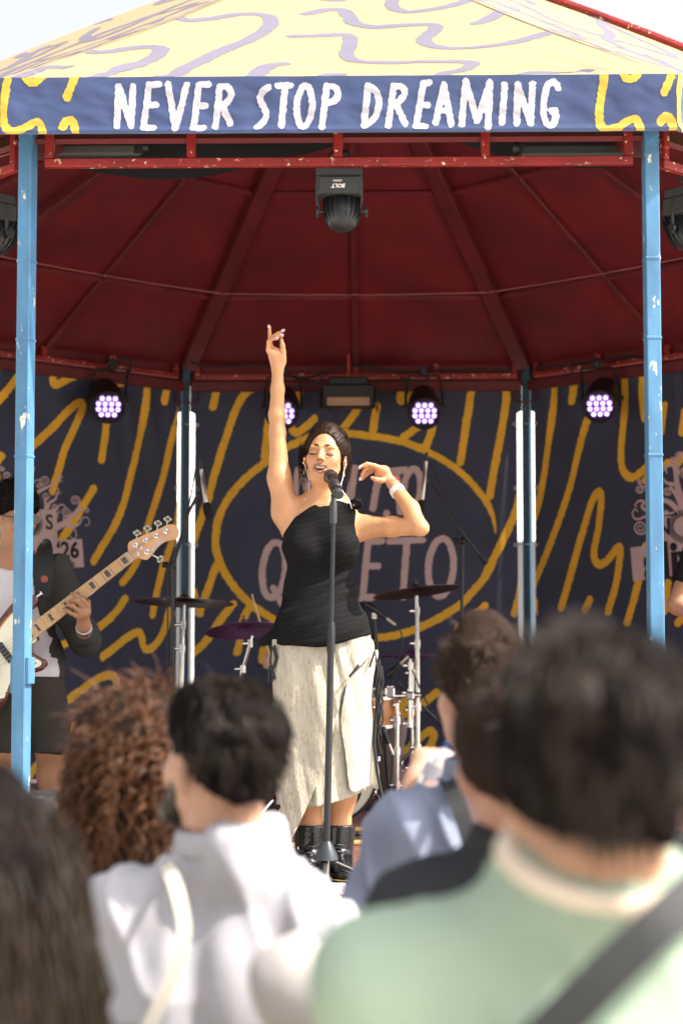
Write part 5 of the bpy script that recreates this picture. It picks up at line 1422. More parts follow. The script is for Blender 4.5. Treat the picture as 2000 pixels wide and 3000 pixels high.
for i in range(90):                     # loose wisps
    sx = random.choice((-1, -1, 1)); z0 = random.uniform(-.01, .06); ln = random.uniform(.06, .16); pts = []
    x0, f0 = sx * .084, random.uniform(-.03, .02)
    for j in range(9):
        tt = j / 8; pts.append(HW(x0 + sx * (.012 * math.sin(tt * 3 + i) + .004 * i / 46), f0 - .02 * tt + .006 * math.sin(i + tt * 4), z0 - ln * tt))
    cur.append(pts)
for i in range(14):
    pts = []; a = random.uniform(-1.2, 1.2); h = random.uniform(.01, .035)
    for j in range(7):
        tt = j / 6; pts.append(HW(.085 * math.sin(a) + .03 * tt * math.cos(i * 2.1), -.05 + .06 * math.sin(i) * tt, .04 + .09 * math.cos(a) + h * tt * (1.6 - tt)))
    cur.append(pts)
M['hair_f2'] = mat('hair_f2', (.060, .027, .012), .5, spec=.16)
strands('hair_strand', [c for i, c in enumerate(cur) if i % 7 or i >= 1100], .0009, M['hair_f'], singer)
strands('hair_strand', [c for i, c in enumerate(cur[:1100]) if i % 7 == 0], .0009, M['hair_f2'], singer)
# black one-shoulder top
def dark_stripes():
    m = mat('top_cloth', (.010, .010, .011), .85, spec=.12, bump=.25, bscale=380)
    nt = m.node_tree; N = nt.nodes; L = nt.links
    tc = N.new('ShaderNodeTexCoord'); mp = N.new('ShaderNodeMapping'); L.new(tc.outputs['Object'], mp.inputs['Vector'])
    mp.inputs['Rotation'].default_value = (0, R(14), 0)
    wv = N.new('ShaderNodeTexWave'); wv.bands_direction = 'Z'; wv.inputs['Scale'].default_value = 15; wv.inputs['Distortion'].default_value = 5.0; wv.inputs['Detail'].default_value = 2
    L.new(mp.outputs['Vector'], wv.inputs['Vector'])
    rp = N.new('ShaderNodeMapRange'); rp.inputs['From Min'].default_value = .86; rp.inputs['From Max'].default_value = .97; L.new(wv.outputs['Fac'], rp.inputs['Value'])
    mx = N.new('ShaderNodeMix'); mx.data_type = 'RGBA'; mx.inputs['A'].default_value = (.0065, .0065, .007, 1); mx.inputs['B'].default_value = (.0115, .011, .0115, 1)
    L.new(rp.outputs['Result'], mx.inputs['Factor']); L.new(mx.outputs['Result'], N['Principled BSDF'].inputs['Base Color'])
    return m
M['top'] = dark_stripes()
top = [EL(chest + v3(0, .008, .04), (.150, .098, .155), k=.05), EL(waist + v3(-.004, 0, 0), (.134, .097, .15), k=.06), EL(hips + v3(-.002, -.005, .03), (.186, .158, .19), k=.07),
       EL(q(885, 1600, -.058), (.068, .064, .068), k=.05), EL(q(1000, 1605, -.058), (.066, .064, .068), k=.05),
       RC(q(990, 1520, 0), q(1020, 1500, .0), .058, .050, .04), RC(q(1020, 1500, .0), q(975, 1480, .01), .048, .050, .04), RC(q(1020, 1560, 0), q(1030, 1530, 0), .058, .056, .03)]
xz = lambda pts: [(p[0], p[2]) for p in (q(x, y) for x, y in pts)]
top_out = xz([(770, 1876), (780, 1760), (790, 1640), (800, 1600), (822, 1566), (868, 1520), (925, 1482), (962, 1466), (1000, 1474), (1030, 1484), (1040, 1500), (1040, 1540), (1050, 1600), (1062, 1640), (1110, 1800), (1110, 1852), (1040, 1872), (960, 1888), (850, 1892)])
def top_disp(V, N):
    d = (V[:, 2] - .3 * V[:, 0])
    return .002 + np.maximum(-.003, .0085 * np.sin(V[:, 2] * 55 - V[:, 0] * 34 + 4 * vnoise(V, 7, 4)) * np.clip(.4 + vnoise(V, 5, 8), 0, 1) + .004 * vnoise(V * (1, 1, 1.8), 11, 9))
organic('top', top, .005, M['top'], singer, cuts=[poly_cut(top_out)], disp=top_disp)
# side flap with eyelets, laces and the bow on the shoulder
fl = MB()
for i, (x, y) in enumerate(((832, 1770), (822, 1800), (800, 1850), (752, 1882), (775, 1905), (830, 1890))): pass
fl.prism([(p[0], p[2]) for p in (q(*c) for c in ((836, 1755), (818, 1800), (795, 1848), (748, 1880), (772, 1892), (842, 1888)))], -.01, .004, Matrix(((1, 0, 0, 0), (0, 0, 1, YS - .05), (0, 1, 0, 0), (0, 0, 0, 1))))
fl.build('side_flap', M['top'], singer)
lc = MB(); random.seed(3)
M['lace'] = mat('lace', (.012, .012, .013), .6)
for pts in ([(800, 1895), (808, 1930), (798, 1965), (806, 1990)], [(796, 1890), (792, 1940), (802, 1975), (795, 2000)], [(804, 1890), (812, 1925), (805, 1955)], [(790, 1950), (786, 2000)]):
    lc.tube([q(x, y, -.09) for x, y in pts], .0042, 6)
for i in range(9):
    x = 1098 + (i % 3) * 7; y0 = 1915 + 18 * i
    lc.tube([q(x + 6 * math.sin(i), y0, -.03), q(x + 10, y0 + 50, -.045), q(x - 2 + 5 * math.cos(i * 2), y0 + 100, -.04), q(x + 4, y0 + 150, -.03)], .0036, 6)
lc.tube([q(1100, 2080, -.04), q(1096, 2180, -.045), q(1104, 2260, -.04), q(1118, 2330, -.03), q(1126, 2360, -.03)], .006, 6)
lc.tube([q(1022, 1983, -.155), q(1036, 1966, -.152), q(1050, 1948, -.146)], .0045, 6); lc.tube([q(1082, 1955, -.10), q(1090, 1930, -.09), q(1098, 1908, -.08)], .0045, 6)
lc.build('lace', M['lace'], singer, True)['kind'] = 'stuff'
bo = MB()
bo.tube([q(1022, 1492, -.045), q(1030, 1470, -.06), q(1042, 1465, -.07), q(1054, 1470, -.07), q(1056, 1480, -.06), q(1046, 1488, -.055), q(1032, 1486, -.05)], [.006, .009, .010, .010, .009, .008, .006], 8)
bo.tube([q(1020, 1480, -.05), q(1012, 1500, -.06)], .008, 8)
bo.build('shoulder_bow', M['top'], singer, True)
# cream wrap skirt: an under layer and two panels laid over it
def skirt_mat(name, c2_):
    m = mat(name, (.53, .475, .385), .8, bump=.0, col2=None, var=.10, vscale=9)
    nt = m.node_tree; N = nt.nodes; L = nt.links
    tc = N.new('ShaderNodeTexCoord'); mp = N.new('ShaderNodeMapping'); L.new(tc.outputs['Object'], mp.inputs['Vector']); mp.inputs['Scale'].default_value = (2.6, 2.6, .8)
    nz = N.new('ShaderNodeTexNoise'); nz.inputs['Scale'].default_value = 38; nz.inputs['Detail'].default_value = 7; nz.inputs['Roughness'].default_value = .68; L.new(mp.outputs['Vector'], nz.inputs['Vector'])
    rp = N.new('ShaderNodeMapRange'); rp.inputs['From Min'].default_value = c2_; rp.inputs['From Max'].default_value = c2_ + .16; L.new(nz.outputs['Fac'], rp.inputs['Value'])
    mx = N.new('ShaderNodeMix'); mx.data_type = 'RGBA'; b = N['Principled BSDF']
    src = b.inputs['Base Color'].links[0].from_socket
    L.new(src, mx.inputs['A']); mx.inputs['B'].default_value = (.33, .25, .14, 1)
    L.new(rp.outputs['Result'], mx.inputs['Factor']); L.new(mx.outputs['Result'], b.inputs['Base Color'])
    bp = N.new('ShaderNodeBump'); bp.inputs['Strength'].default_value = .8; bp.inputs['Distance'].default_value = .018; L.new(nz.outputs['Fac'], bp.inputs['Height']); L.new(bp.outputs['Normal'], b.inputs['Normal'])
    return m
M['skirt'] = skirt_mat('skirt', .525); M['skirt_panel'] = skirt_mat('skirt_panel', .66)
def skirt_axes(z):                      # centre x and half axes of the skirt at a height
    zt, zb = q(0, 1880)[2], q(0, 2340)[2]; f = np.clip((zt - z) / (zt - zb), 0, 1.4)
    xl = np.interp(f, [0, .25, .55, .8, 1, 1.4], [q(800, 1880)[0], q(800, 1990)[0], q(806, 2130)[0], q(802, 2240)[0], q(812, 2340)[0], q(790, 2500)[0]])
    xr = np.interp(f, [0, .12, .5, 1, 1.4], [q(1086, 1880)[0], q(1090, 1950)[0], q(1082, 2100)[0], q(1068, 2340)[0], q(1060, 2500)[0]])
    return (xl + xr) / 2, (xr - xl) / 2, np.interp(f, [0, .3, 1], [.128, .138, .135])
def skirt_wr(X, Z, s=0): 
    P = np.stack([X * 2.2 + Z * .5, Z * .55], -1)
    return .010 * fbm(P, 7, 5 + s, 3) + .004 * np.sin(X * 95 + Z * 16 + 5 * vnoise(P, 3, 8 + s))
nt_, nz_ = 150, 90
th = np.linspace(0, 2 * np.pi, nt_, endpoint=False); VS = []
for layer in (0, 1):
    for jz in range(nz_):
        f = jz / (nz_ - 1)
        px_x = 945 + 130 * np.cos(th)
        ytop = 1872 - .0 * px_x; ybot = np.interp(px_x, [800, 905, 940, 1000, 1055, 1100], [2352, 2352, 2352, 2338, 2318, 2310])
        z = np.array([q(0, 1845)[2] * (1 - f) + q(0, yb)[2] * f for yb in ybot])
        cx, ax_, by = skirt_axes(z)
        X = cx + (ax_ - .006 * layer) * np.cos(th); Yv = YS + .0 - (by - .006 * layer) * np.sin(th)
        w = skirt_wr(np.cos(th) * .2 + cx, z + .3 * np.sin(th)) * np.clip(f * 3, .2, 1)
        VS.append(np.stack([X + w * np.cos(th), Yv - w * np.sin(th), z], -1))
VS = np.vstack(VS); FS = []
for layer in (0, 1):
    for jz in range(nz_ - 1):
        a = layer * nt_ * nz_ + jz * nt_ + np.arange(nt_); b = layer * nt_ * nz_ + jz * nt_ + (np.arange(nt_) + 1) % nt_
        FS.append(np.stack([a, b, b + nt_, a + nt_], -1) if layer == 0 else np.stack([b, a, a + nt_, b + nt_], -1))
e0 = (nz_ - 1) * nt_; a = e0 + np.arange(nt_); b = e0 + (np.arange(nt_) + 1) % nt_; o_ = nt_ * nz_
FS.append(np.stack([a, b, b + o_, a + o_], -1))
mesh_np('skirt', VS, np.vstack(FS), M['skirt'], singer)
def panel(name, outline, off, m, seed, flare=0.0):
    st = 5.0
    P = np.array(catmull(outline + [outline[0]], 5))
    x0, y0 = P.min(0) - st; x1, y1 = P.max(0) + st
    U = np.arange(x0, x1 + st, st); Vv = np.arange(y0, y1 + st, st)
    D = poly_cut(P, (0, 1))(U[:, None], Vv[None, :], 0 * U[:, None])
    UV, F = field_mesh(U, Vv, D)
    W_ = np.array([q(x, y) for x, y in UV]); X, Z = W_[:, 0], W_[:, 2]
    cx, ax_, by = skirt_axes(Z)
    t_ = np.clip((X - cx) / (ax_ + .02), -.985, .985)
    Yv = YS - (by + off) * np.sqrt(1 - t_ ** 2) - skirt_wr(X, Z, seed) * .9 - flare * np.clip((UV[:, 1] - 2250) / 250, 0, 1)
    V0 = np.stack([X, Yv, Z], -1); n = len(V0)
    V1 = V0 + (0, .004, 0)
    F2 = [np.vstack([f, (f + n)[:, ::-1]]) for f in F]
    # rim
    from collections import Counter
    ed = Counter()
    for f in F:
        for i in range(f.shape[1]):
            for a_, b_ in zip(f[:, i], f[:, (i + 1) % f.shape[1]]): ed[(a_, b_)] += 1
    rim = np.array([(a_, b_, b_ + n, a_ + n) for (a_, b_) in ed if (b_, a_) not in ed])
    mesh_np(name, np.vstack([V0, V1]), F2 + [rim[:, ::-1]], m, singer)
panel('skirt_wrap', [(800, 1872), (900, 1878), (1000, 1876), (1080, 1866), (1096, 1905), (1070, 1935), (1040, 1965), (1014, 2005), (990, 2090), (973, 2160), (950, 2241), (930, 2291), (907, 2345), (868, 2429), (825, 2505), (783, 2485), (796, 2405), (826, 2355), (809, 2314), (803, 2215), (812, 2138), (804, 2050), (800, 1960)], .012, M['skirt'], 1, .03)
panel('skirt_panel', [(1020, 1990), (1060, 1950), (1098, 1905), (1108, 1915), (1094, 1980), (1088, 2060), (1098, 2177), (1113, 2303), (1075, 2300), (1029, 2308), (1014, 2210), (1000, 2110), (1008, 2045)], .015, M['skirt_panel'], 2, .02)
# boots
M['boot'] = mat('boot', (.008, .008, .009), .22, coat=.3, bump=.12, bscale=45)
M['boot_sole'] = mat('boot_sole', (.014, .013, .012), .6)
M['stitch'] = mat('stitch', (.55, .38, .06), .6)
for xa, dy, sx in ((905, -.02, -1), (990, .03, 1)):
    a0, a1 = q(xa + 4, 2415, dy + .012), q(xa, 2535, dy + .012); toe = np.array([a1[0] + sx * .025, a1[1] - .15, FLOOR + .065])
    heel = np.array([a1[0], a1[1] + .04, FLOOR + .07])
    bp_ = [RC(a0, a1, .060, .051, .02), RC(heel, np.array([a1[0], a1[1] - .05, FLOOR + .085]), .036, .040, .03), RC(np.array([a1[0], a1[1] - .05, FLOOR + .085]), toe, .042, .036, .03), RC(a1, np.array([a1[0] + sx * .01, a1[1] - .07, FLOOR + .085]), .046, .034, .03)]
    organic('boot', bp_, .005, M['boot'], singer, cuts=[half_space(a0 + v3(0, 0, .0), (0, 0, 1)), half_space((0, 0, FLOOR + .046), (0, 0, -1))], disp=lambda V, N: .0022 * np.abs(np.sin(V[:, 2] * 170 + 3 * vnoise(V, 18, 3))) * np.clip(vnoise(V, 9, 1) + .5, 0, 1))
    so = [RC(np.array([heel[0], heel[1], FLOOR + .024]), np.array([a1[0], a1[1] - .04, FLOOR + .024]), .040, .043, .01), RC(np.array([a1[0], a1[1] - .04, FLOOR + .024]), np.array([toe[0], toe[1], FLOOR + .024]), .044, .043, .01)]
    organic('boot_sole', so, .005, M['boot_sole'], singer, cuts=[half_space((0, 0, FLOOR + .045), (0, 0, 1)), half_space((0, 0, FLOOR + .002), (0, 0, -1))])
    stc = MB(); stc.tube([np.array([toe[0] + .044 * math.cos(a_), toe[1] + .0 - .044 * math.sin(a_), FLOOR + .046]) for a_ in np.linspace(0, math.pi, 12)], .0016, 5); stc.build('stitching', M['stitch'], singer)
    ll = MB()
    for i in range(6):
        z = FLOOR + .11 + i * .022; yy = a1[1] - .046 - max(0, .055 * (1 - i / 3.2))
        ll.tube([np.array([a1[0] - .022, yy + .008, z]), np.array([a1[0], yy - .003, z + .006]), np.array([a1[0] + .022, yy + .008, z + .002])], .0028, 6)
    ll.build('bootlace', M['lace'], singer, True)
    ey = MB(); ey.lathe([(.004, 0), (.011, .001), (.011, .004), (.004, .005)], 14, Matrix.Translation(Vector((a1[0] + sx * .03, a1[1] - .035, FLOOR + .15))) @ Matrix.Rotation(R(90), 4, 'X')); ey.build('boot_charm', M['chrome'], singer, True)
# bracelets, earrings, in-ear wires
M['red_string'] = mat('red_string', (.55, .02, .02), .6); M['white_band'] = mat('white_band', (.75, .74, .74), .5); M['wire_white'] = mat('wire_white', (.70, .62, .66), .4); M['gold'] = mat('gold', (.75, .55, .28), .25, metal=1)
def arm_ring(p, d, r, w, m, name, par=singer):
    d = Vector(d).normalized(); Mx = Matrix.Translation(Vector(p)) @ d.to_track_quat('Z', 'Y').to_matrix().to_4x4()
    k = MB(); k.lathe([(r, -w / 2), (r + .0022, -w / 2), (r + .0022, w / 2), (r, w / 2)], 28, Mx); return k.build(name, m, par, True)
fa = el_l - wr_l
arm_ring(wr_l + fa * -.02, fa, .0225, .006, M['red_string'], 'red_bracelet'); rs_ = MB(); rs_.tube([q(1152, 1398, -.03), q(1158, 1390, -.032), q(1157, 1400, -.034)], .0016, 5); rs_.tube([q(1158, 1398, -.03), q(1168, 1409, -.034)], .0016, 5); rs_.build('bracelet_knot', M['red_string'], singer)
arm_ring(wr_l + fa * .16, fa, .0268, .022, M['white_band'], 'wristband')
for sx in (-1, 1):
    e = MB(); c = HW(sx * .076, -.004, -.052)
    e.tube([c + HR @ v3(0, -.012 * math.sin(a_), .012 * math.cos(a_) - .008) for a_ in np.linspace(0, 2 * math.pi, 16, endpoint=False)], .0017, 6, closed=True); e.build('earring', M['gold'], singer, True)
    iem = MB(); iem.ball(HW(sx * .0785, .006, -.012), .008, 7, (.8, 1, 1.2)); iem.ball(HW(sx * .081, .004, -.026), .006, 7); iem.build('earphone', M['gold'] if sx < 0 else M['chrome'], singer, True)
w_ = MB(); w_.tube(catmull([HW(-.078, .004, -.03), q(903, 1400, -.03), q(905, 1430, -.03), q(902, 1452, -.04), q(890, 1466, -.045), q(878, 1470, -.02)], 5), .0018, 6)
w_.tube(catmull([HW(.078, .004, -.03), q(1004, 1400, -.05), q(999, 1420, -.06), q(1004, 1440, -.065), q(1018, 1458, -.07), q(1026, 1476, -.075), q(1030, 1490, -.07)], 5), .0018, 6)
w_.build('earphone_wire', M['wire_white'], singer, True)['kind'] = 'stuff'
# ================================================================ THE OTHER PEOPLE
def frame_of(rot): return rot
M['hair_dark'] = mat('hair_dark', (.028, .017, .0105), .40, spec=.38, var=.3, vscale=30)
M['hair_brown'] = mat('hair_brown', (.065, .034, .018), .42, spec=.45, var=.3, vscale=30)
M['hair_grey'] = mat('hair_grey', (.060, .050, .044), .55, spec=.25, var=.4, vscale=40)
M['hair_curl'] = mat('hair_curl', (.105, .040, .015), .42, spec=.4, var=.4, vscale=25)
M['hair_base'] = mat('hair_base', (.006, .0045, .004), .8, spec=.06)
M['hair_base_brown'] = mat('hair_base_brown', (.026, .016, .011), .8, spec=.06)
def cloth_mat(name, col, rough=.85, var=.06, bump=.25, bscale=320, sheen=.0):
    return mat(name, col, rough, var=var, vscale=12, bump=bump, bscale=bscale, sheen=sheen, spec=.12)
M['white_shirt'] = cloth_mat('white_shirt', (.385, .375, .405))
M['tee_white'] = cloth_mat('tee_white', (.56, .53, .55))
M['overshirt'] = cloth_mat('overshirt', (.045, .044, .040))
M['shorts'] = cloth_mat('shorts', (.040, .034, .029))
M['tee_black'] = cloth_mat('tee_black', (.012, .013, .015))
M['green_polo'] = cloth_mat('green_polo', (.325, .415, .315))
M['collar_cream'] = cloth_mat('collar_cream', (.72, .60, .48))
M['jacket'] = cloth_mat('jacket', (.035, .037, .040))
M['grey_jacket'] = cloth_mat('grey_jacket', (.075, .068, .066))
M['blue_shirt'] = cloth_mat('blue_shirt', (.225, .25, .335))
M['beige_tee'] = cloth_mat('beige_tee', (.44, .41, .395))
M['trousers'] = cloth_mat('trousers', (.20, .155, .14)); M['jeans'] = cloth_mat('jeans', (.04, .05, .08))
M['strap_black'] = mat('strap_black', (.012, .013, .014), .6, bump=.3, bscale=400)
M['strap_cream'] = mat('strap_cream', (.66, .62, .53), .75, bump=.3, bscale=400)
M['shoe'] = mat('shoe', (.10, .09, .09), .6)
def hair_shape(name, HC, HW, rot, m, parent, s=1.0, thick=.018, nape=-.085, front=.055, rough=.006, freq=28, res=.006, seed=1, top=0.0):
    pr = [EL(HW(0, -.026, .045 + top / 2), (.075 * s + thick, .094 * s + thick, .085 * s + thick + top), rot, .03), EL(HW(0, -.062, -.03), (.062 * s + thick * .8, .045 * s + thick * .8, .068 * s), rot, .04)]
    def cut(X, Y, Z):
        dx, dy, dz = X - HC[0], Y - HC[1], Z - HC[2]
        lx = dx * rot[0, 0] + dy * rot[1, 0] + dz * rot[2, 0]; lf = -(dx * rot[0, 1] + dy * rot[1, 1] + dz * rot[2, 1]); lz = dx * rot[0, 2] + dy * rot[1, 2] + dz * rot[2, 2]
        side = (lf - .012) * .8 - np.clip((lz - .02), -.2, .05) * 1.4           # in front of the ear line, lower down, is face
        face = np.minimum(side, .075 - lz) * .8
        face = np.where(lz > .072, -.05, face)
        return np.maximum(face, nape - lz)
    def dsp(V, N):
        L = (V - HC) @ rot
        return rough * fbm(L, freq, seed, 3) + rough * .5 * np.abs(vnoise(L * (1, 1, .5), freq * 2.4, seed + 3))
    return organic(name, pr, res, m, parent, cuts=[cut], disp=dsp)
def hair_tufts(name, HC, HW, m, parent, n, ln, r, s=1.0, thick=.018, seed=0, nape=-.08, lift=.5, curl=0.0, down=.8, top=0.0):
    rg = np.random.default_rng(seed); out = []
    while len(out) < n:
        v = rg.normal(size=3); v /= np.linalg.norm(v)
        lx, lf, lz = v[0] * (.073 * s + thick), -.026 + v[1] * (.092 * s + thick), .045 + v[2] * (.083 * s + thick + top)
        sd_ = (lf - .012) * .8 - min(max(lz - .02, -.2), .05) * 1.4
        if lz < nape or (lz < .072 and min(sd_, .075 - lz) > 0): continue
        p = np.array([lx, lf, lz]); d = v * lift * .5 + np.array([0, -.25 * (1 - abs(v[2])), -down * (1 - max(v[2], 0) ** 2)]) + np.array([float(vnoise(p[None] * 1.0, 32, seed + 7 * a_)[0]) for a_ in range(3)]) * (.55 + curl) + rg.normal(size=3) * (.10 + .3 * curl)
        if v[2] > .5: d += np.array([.5 * v[0], .55 - 1.1 * (lf < -.02), 0])
        d /= np.linalg.norm(d); k = 5; pts = []; L_ = ln * rg.uniform(.5, 1.2) * (.3 if sd_ > -.04 and lz < .06 else 1)
        q_ = p - v * .004
        for j in range(k):
            pts.append(HW(*q_)); q_ = q_ + d * L_ / (k - 1); d = d + np.array([0, 0, -.25]) + rg.normal(size=3) * curl - v * .12; d /= np.linalg.norm(d)
        out.append(pts)
    return strands(name, out, r, m, parent)
def folds(seed, amp=.006, freq=9, ax=(1, 1, .35)):
    def f(V, N):
        A = V * np.array(ax)
        d = fbm(A, freq * .5, seed + 5, 2)
        a, b = (1.0, .55) if seed % 2 else (.8, -.6)
        ridge = 1 - np.abs(np.sin(V[:, 0] * 38 * a + V[:, 2] * 30 * b + 7 * d + seed))
        return amp * fbm(A, freq, seed, 3) + amp * .8 * np.sin(d * 9) + amp * .9 * ridge ** 2 * np.clip(.5 + 1.4 * fbm(V, 3.2, seed + 9, 2), 0, 1)
    return f
def ribbon(pts, w, th, nrm, m, name, parent):
    """a flat strap of width w that follows the points; nrm is its outward side at each point"""
    P = [Vector(p) for p in catmull([tuple(p) for p in pts], 6)]; n = len(P); vs = []; fs = []
    for i, p in enumerate(P):
        t = (P[min(i + 1, n - 1)] - P[max(i - 1, 0)]).normalized(); nn = Vector(nrm); sd = t.cross(nn).normalized(); nn = sd.cross(t).normalized()
        for a, b in ((-1, 0), (1, 0), (1, 1), (-1, 1)): vs.append(p + sd * a * w / 2 + nn * b * th)
        if i:
            a = (i - 1) * 4
            for k in range(4): fs.append((a + k, a + (k + 1) % 4, a + 4 + (k + 1) % 4, a + 4 + k))
    fs += [(0, 1, 2, 3), tuple((n - 1) * 4 + k for k in (3, 2, 1, 0))]
    return MB().add(vs, fs).build(name, m, parent, True, 50)

# ---------------------------------------------------------------- bassist
YB = -1.60
bass_man = thing('person', 'bassist in an open dark overshirt, white tee and sunglasses behind the left post', 'person', (at(60, 2400, YB).x, YB, FLOOR))
b_ = lambda x, y, dy=0.0: P_(x, y, YB + dy)
HCb = b_(50, 1516); HRb = rotm(yaw=42, pitch=-12, roll=0)
hp, HWb, _ = head_prims(HCb, HRb, 1.0, False)
sL, sR = b_(160, 1668), b_(-68, 1668)
eL, wL = b_(247, 1880, -.03), b_(246, 1832, -.23)
eR, wR = b_(-150, 1850, -.02), b_(-60, 1950, -.28)
bd_ = hp + [RC(HWb(0, -.02, -.05), b_(45, 1640), .056, .062, .03), EL(b_(46, 1760), (.165, .105, .20), k=.06), EL(b_(62, 1930), (.155, .105, .17), k=.06), RC(b_(46, 1640), sL, .05, .05, .05), RC(b_(46, 1640), sR, .05, .05, .05)]
bd_ += CH([sL, b_(205, 1780, -.01), eL], [.055, .050, .040], .03) + CH([eL, wL], [.040, .029], .02) + CH([sR, eR], [.055, .040], .03) + CH([eR, wR], [.040, .029], .02)
hz = lambda x, y, dy: P_(x / 2.475, 1400 + y / 2.475, -1.87 + dy)
bd_ += [RC(wL, hz(600, 970, -.005), .029, .028, .015), EL(hz(600, 965, -.012), (.036, .022, .034), k=.015)]
bd_ += CH([hz(640, 930, -.02), hz(600, 880, -.045), hz(555, 848, -.046), hz(522, 838, -.028)], [.012, .0105, .0095, .0075], .004)
bd_ += CH([hz(605, 940, -.026), hz(560, 890, -.052), hz(530, 885, -.05), hz(508, 893, -.03)], [.012, .0105, .0095, .0075], .004)
bd_ += CH([hz(580, 975, -.026), hz(530, 930, -.054), hz(505, 920, -.05), hz(486, 925, -.030)], [.012, .0105, .0095, .0075], .004)
bd_ += CH([hz(570, 1010, -.018), hz(515, 980, -.044), hz(485, 960, -.044), hz(462, 948, -.028)], [.0105, .0095, .0085, .0065], .004)
bd_ += CH([hz(640, 970, .0), hz(640, 900, .02), hz(600, 850, .035)], [.014, .011, .008], .006)
bd_ += [EL(wR + v3(.03, -.01, -.02), (.045, .025, .035), k=.02)] + CH([wR + v3(.05, -.02, -.02), wR + v3(.085, -.025, -.045)], [.010, .008], .004)
kL, aL, kR, aR = b_(150, 2195, -.03), b_(160, 2440, .0), b_(35, 2195, -.03), b_(28, 2440, .0)
bd_ += CH([b_(115, 2010), kL, b_(155, 2270, .01), aL], [.085, .060, .060, .040], .05) + CH([b_(15, 2010), kR, b_(30, 2270, .01), aR], [.085, .060, .060, .040], .05)
organic('body', bd_, .0055, M['skin_m'], bass_man, color=tinted((.34, .17, .095)))
hair_shape('hair', HCb, HWb, HRb, M['hair_base'], bass_man, thick=.026, rough=.010, freq=34, seed=4, nape=-.07, top=.012)
hair_tufts('hair_strand', HCb, HWb, M['hair_dark'], bass_man, 700, .05, .0014, thick=.024, seed=5, curl=.45, lift=.6)
fb = MB(); fb.box((0, 0, 0), (1, 1, 1))
sg = MB()
for sx in (-1, 1):
    cc = HWb(sx * .034, .098, .006)
    Ms = Matrix.Translation(Vector(cc)) @ Matrix(HRb.tolist()).to_4x4() @ Matrix.Rotation(R(90), 4, 'X')
    sg.prism([(.026 * math.cos(a) * (1.08 if math.sin(a) > 0 else .95), .021 * math.sin(a)) for a in np.linspace(0, 2 * math.pi, 18, endpoint=False)], -.003, .003, Ms)
    sg.tube([HWb(sx * .062, .088, .012), HWb(sx * .080, .06, .010), HWb(sx * .082, -.01, .004)], .003, 6)
sg.tube([HWb(-.012, .100, .010), HWb(0, .104, .012), HWb(.012, .100, .010)], .003, 6)
sg.build('sunglasses', mat('sunglasses', (.008, .008, .009), .12, coat=.5), bass_man, True)
tee = [EL(b_(66, 1975), (.168, .122, .12), k=.06), EL(b_(46, 1765), (.172, .113, .21), k=.06), EL(b_(62, 1920), (.164, .114, .18), k=.06), RC(b_(46, 1650), b_(120, 1665), .056, .055, .05), RC(b_(46, 1650), b_(-20, 1665), .056, .055, .05)]
organic('tee', tee, .007, M['tee_white'], bass_man, cuts=[half_space(b_(0, 2000), (0, 0, -1)), half_space(b_(46, 1662, -.05), (0, -.35, 1))], disp=folds(2, .004))
osh = [EL(b_(46, 1765, .015), (.192, .125, .22), k=.06), EL(b_(66, 1950, .02), (.190, .128, .20), k=.06), RC(b_(46, 1650, .01), sL, .064, .064, .05), RC(b_(46, 1650, .01), sR, .064, .064, .05)]
osh += CH([sL, b_(208, 1785, -.01), b_(246, 1872, -.03)], [.074, .072, .068], .03) + [RC(b_(246, 1872, -.03), b_(246, 1858, -.10), .066, .060, .03)] + CH([sR, eR], [.074, .066], .03)
open_ = [(p[0], p[2]) for p in (b_(10, 1600), b_(92, 1600), b_(108, 1700), b_(136, 1850), b_(172, 1990), b_(198, 2060), b_(-30, 2060), b_(-20, 1850), b_(-5, 1700))]
pc = poly_cut(open_)
organic('overshirt', osh, .0065, M['overshirt'], bass_man, cuts=[lambda X, Y, Z: np.minimum(-pc(X, Y, Z), (YB + .02 - Y)), half_space(b_(200, 2036), (-.10, 0, -1)), half_space(b_(46, 1628), (0, 0, 1))], disp=folds(6, .006))
sh_ = CH([b_(115, 2000), b_(142, 2110, -.02), b_(150, 2206, -.03)], [.105, .092, .084], .02) + CH([b_(15, 2000), b_(36, 2206, -.03)], [.105, .084], .02) + [EL(b_(66, 1975), (.17, .12, .10), k=.05)]
organic('shorts', sh_, .007, M['shorts'], bass_man, cuts=[half_space(b_(0, 2204), (.0, 0, -1)), half_space(b_(0, 1985), (0, 0, 1))], disp=folds(9, .006))
for a, nm in ((aL, 1), (aR, -1)):
    f = np.array([a[0], a[1], FLOOR])
    organic('shoe', [RC(f + v3(0, .04, .05), f + v3(.02 * nm, -.14, .04), .042, .036, .03), RC(a, f + v3(0, .02, .06), .045, .045, .03)], .007, M['shoe'], bass_man, cuts=[half_space((0, 0, FLOOR + .002), (0, 0, -1))])
arm_ring(wL + (eL - wL) * .10, eL - wL, .032, .012, M['white_band'], 'wristband', bass_man); arm_ring(wL + (eL - wL) * .20, eL - wL, .034, .014, M['steel'], 'wristwatch', bass_man)

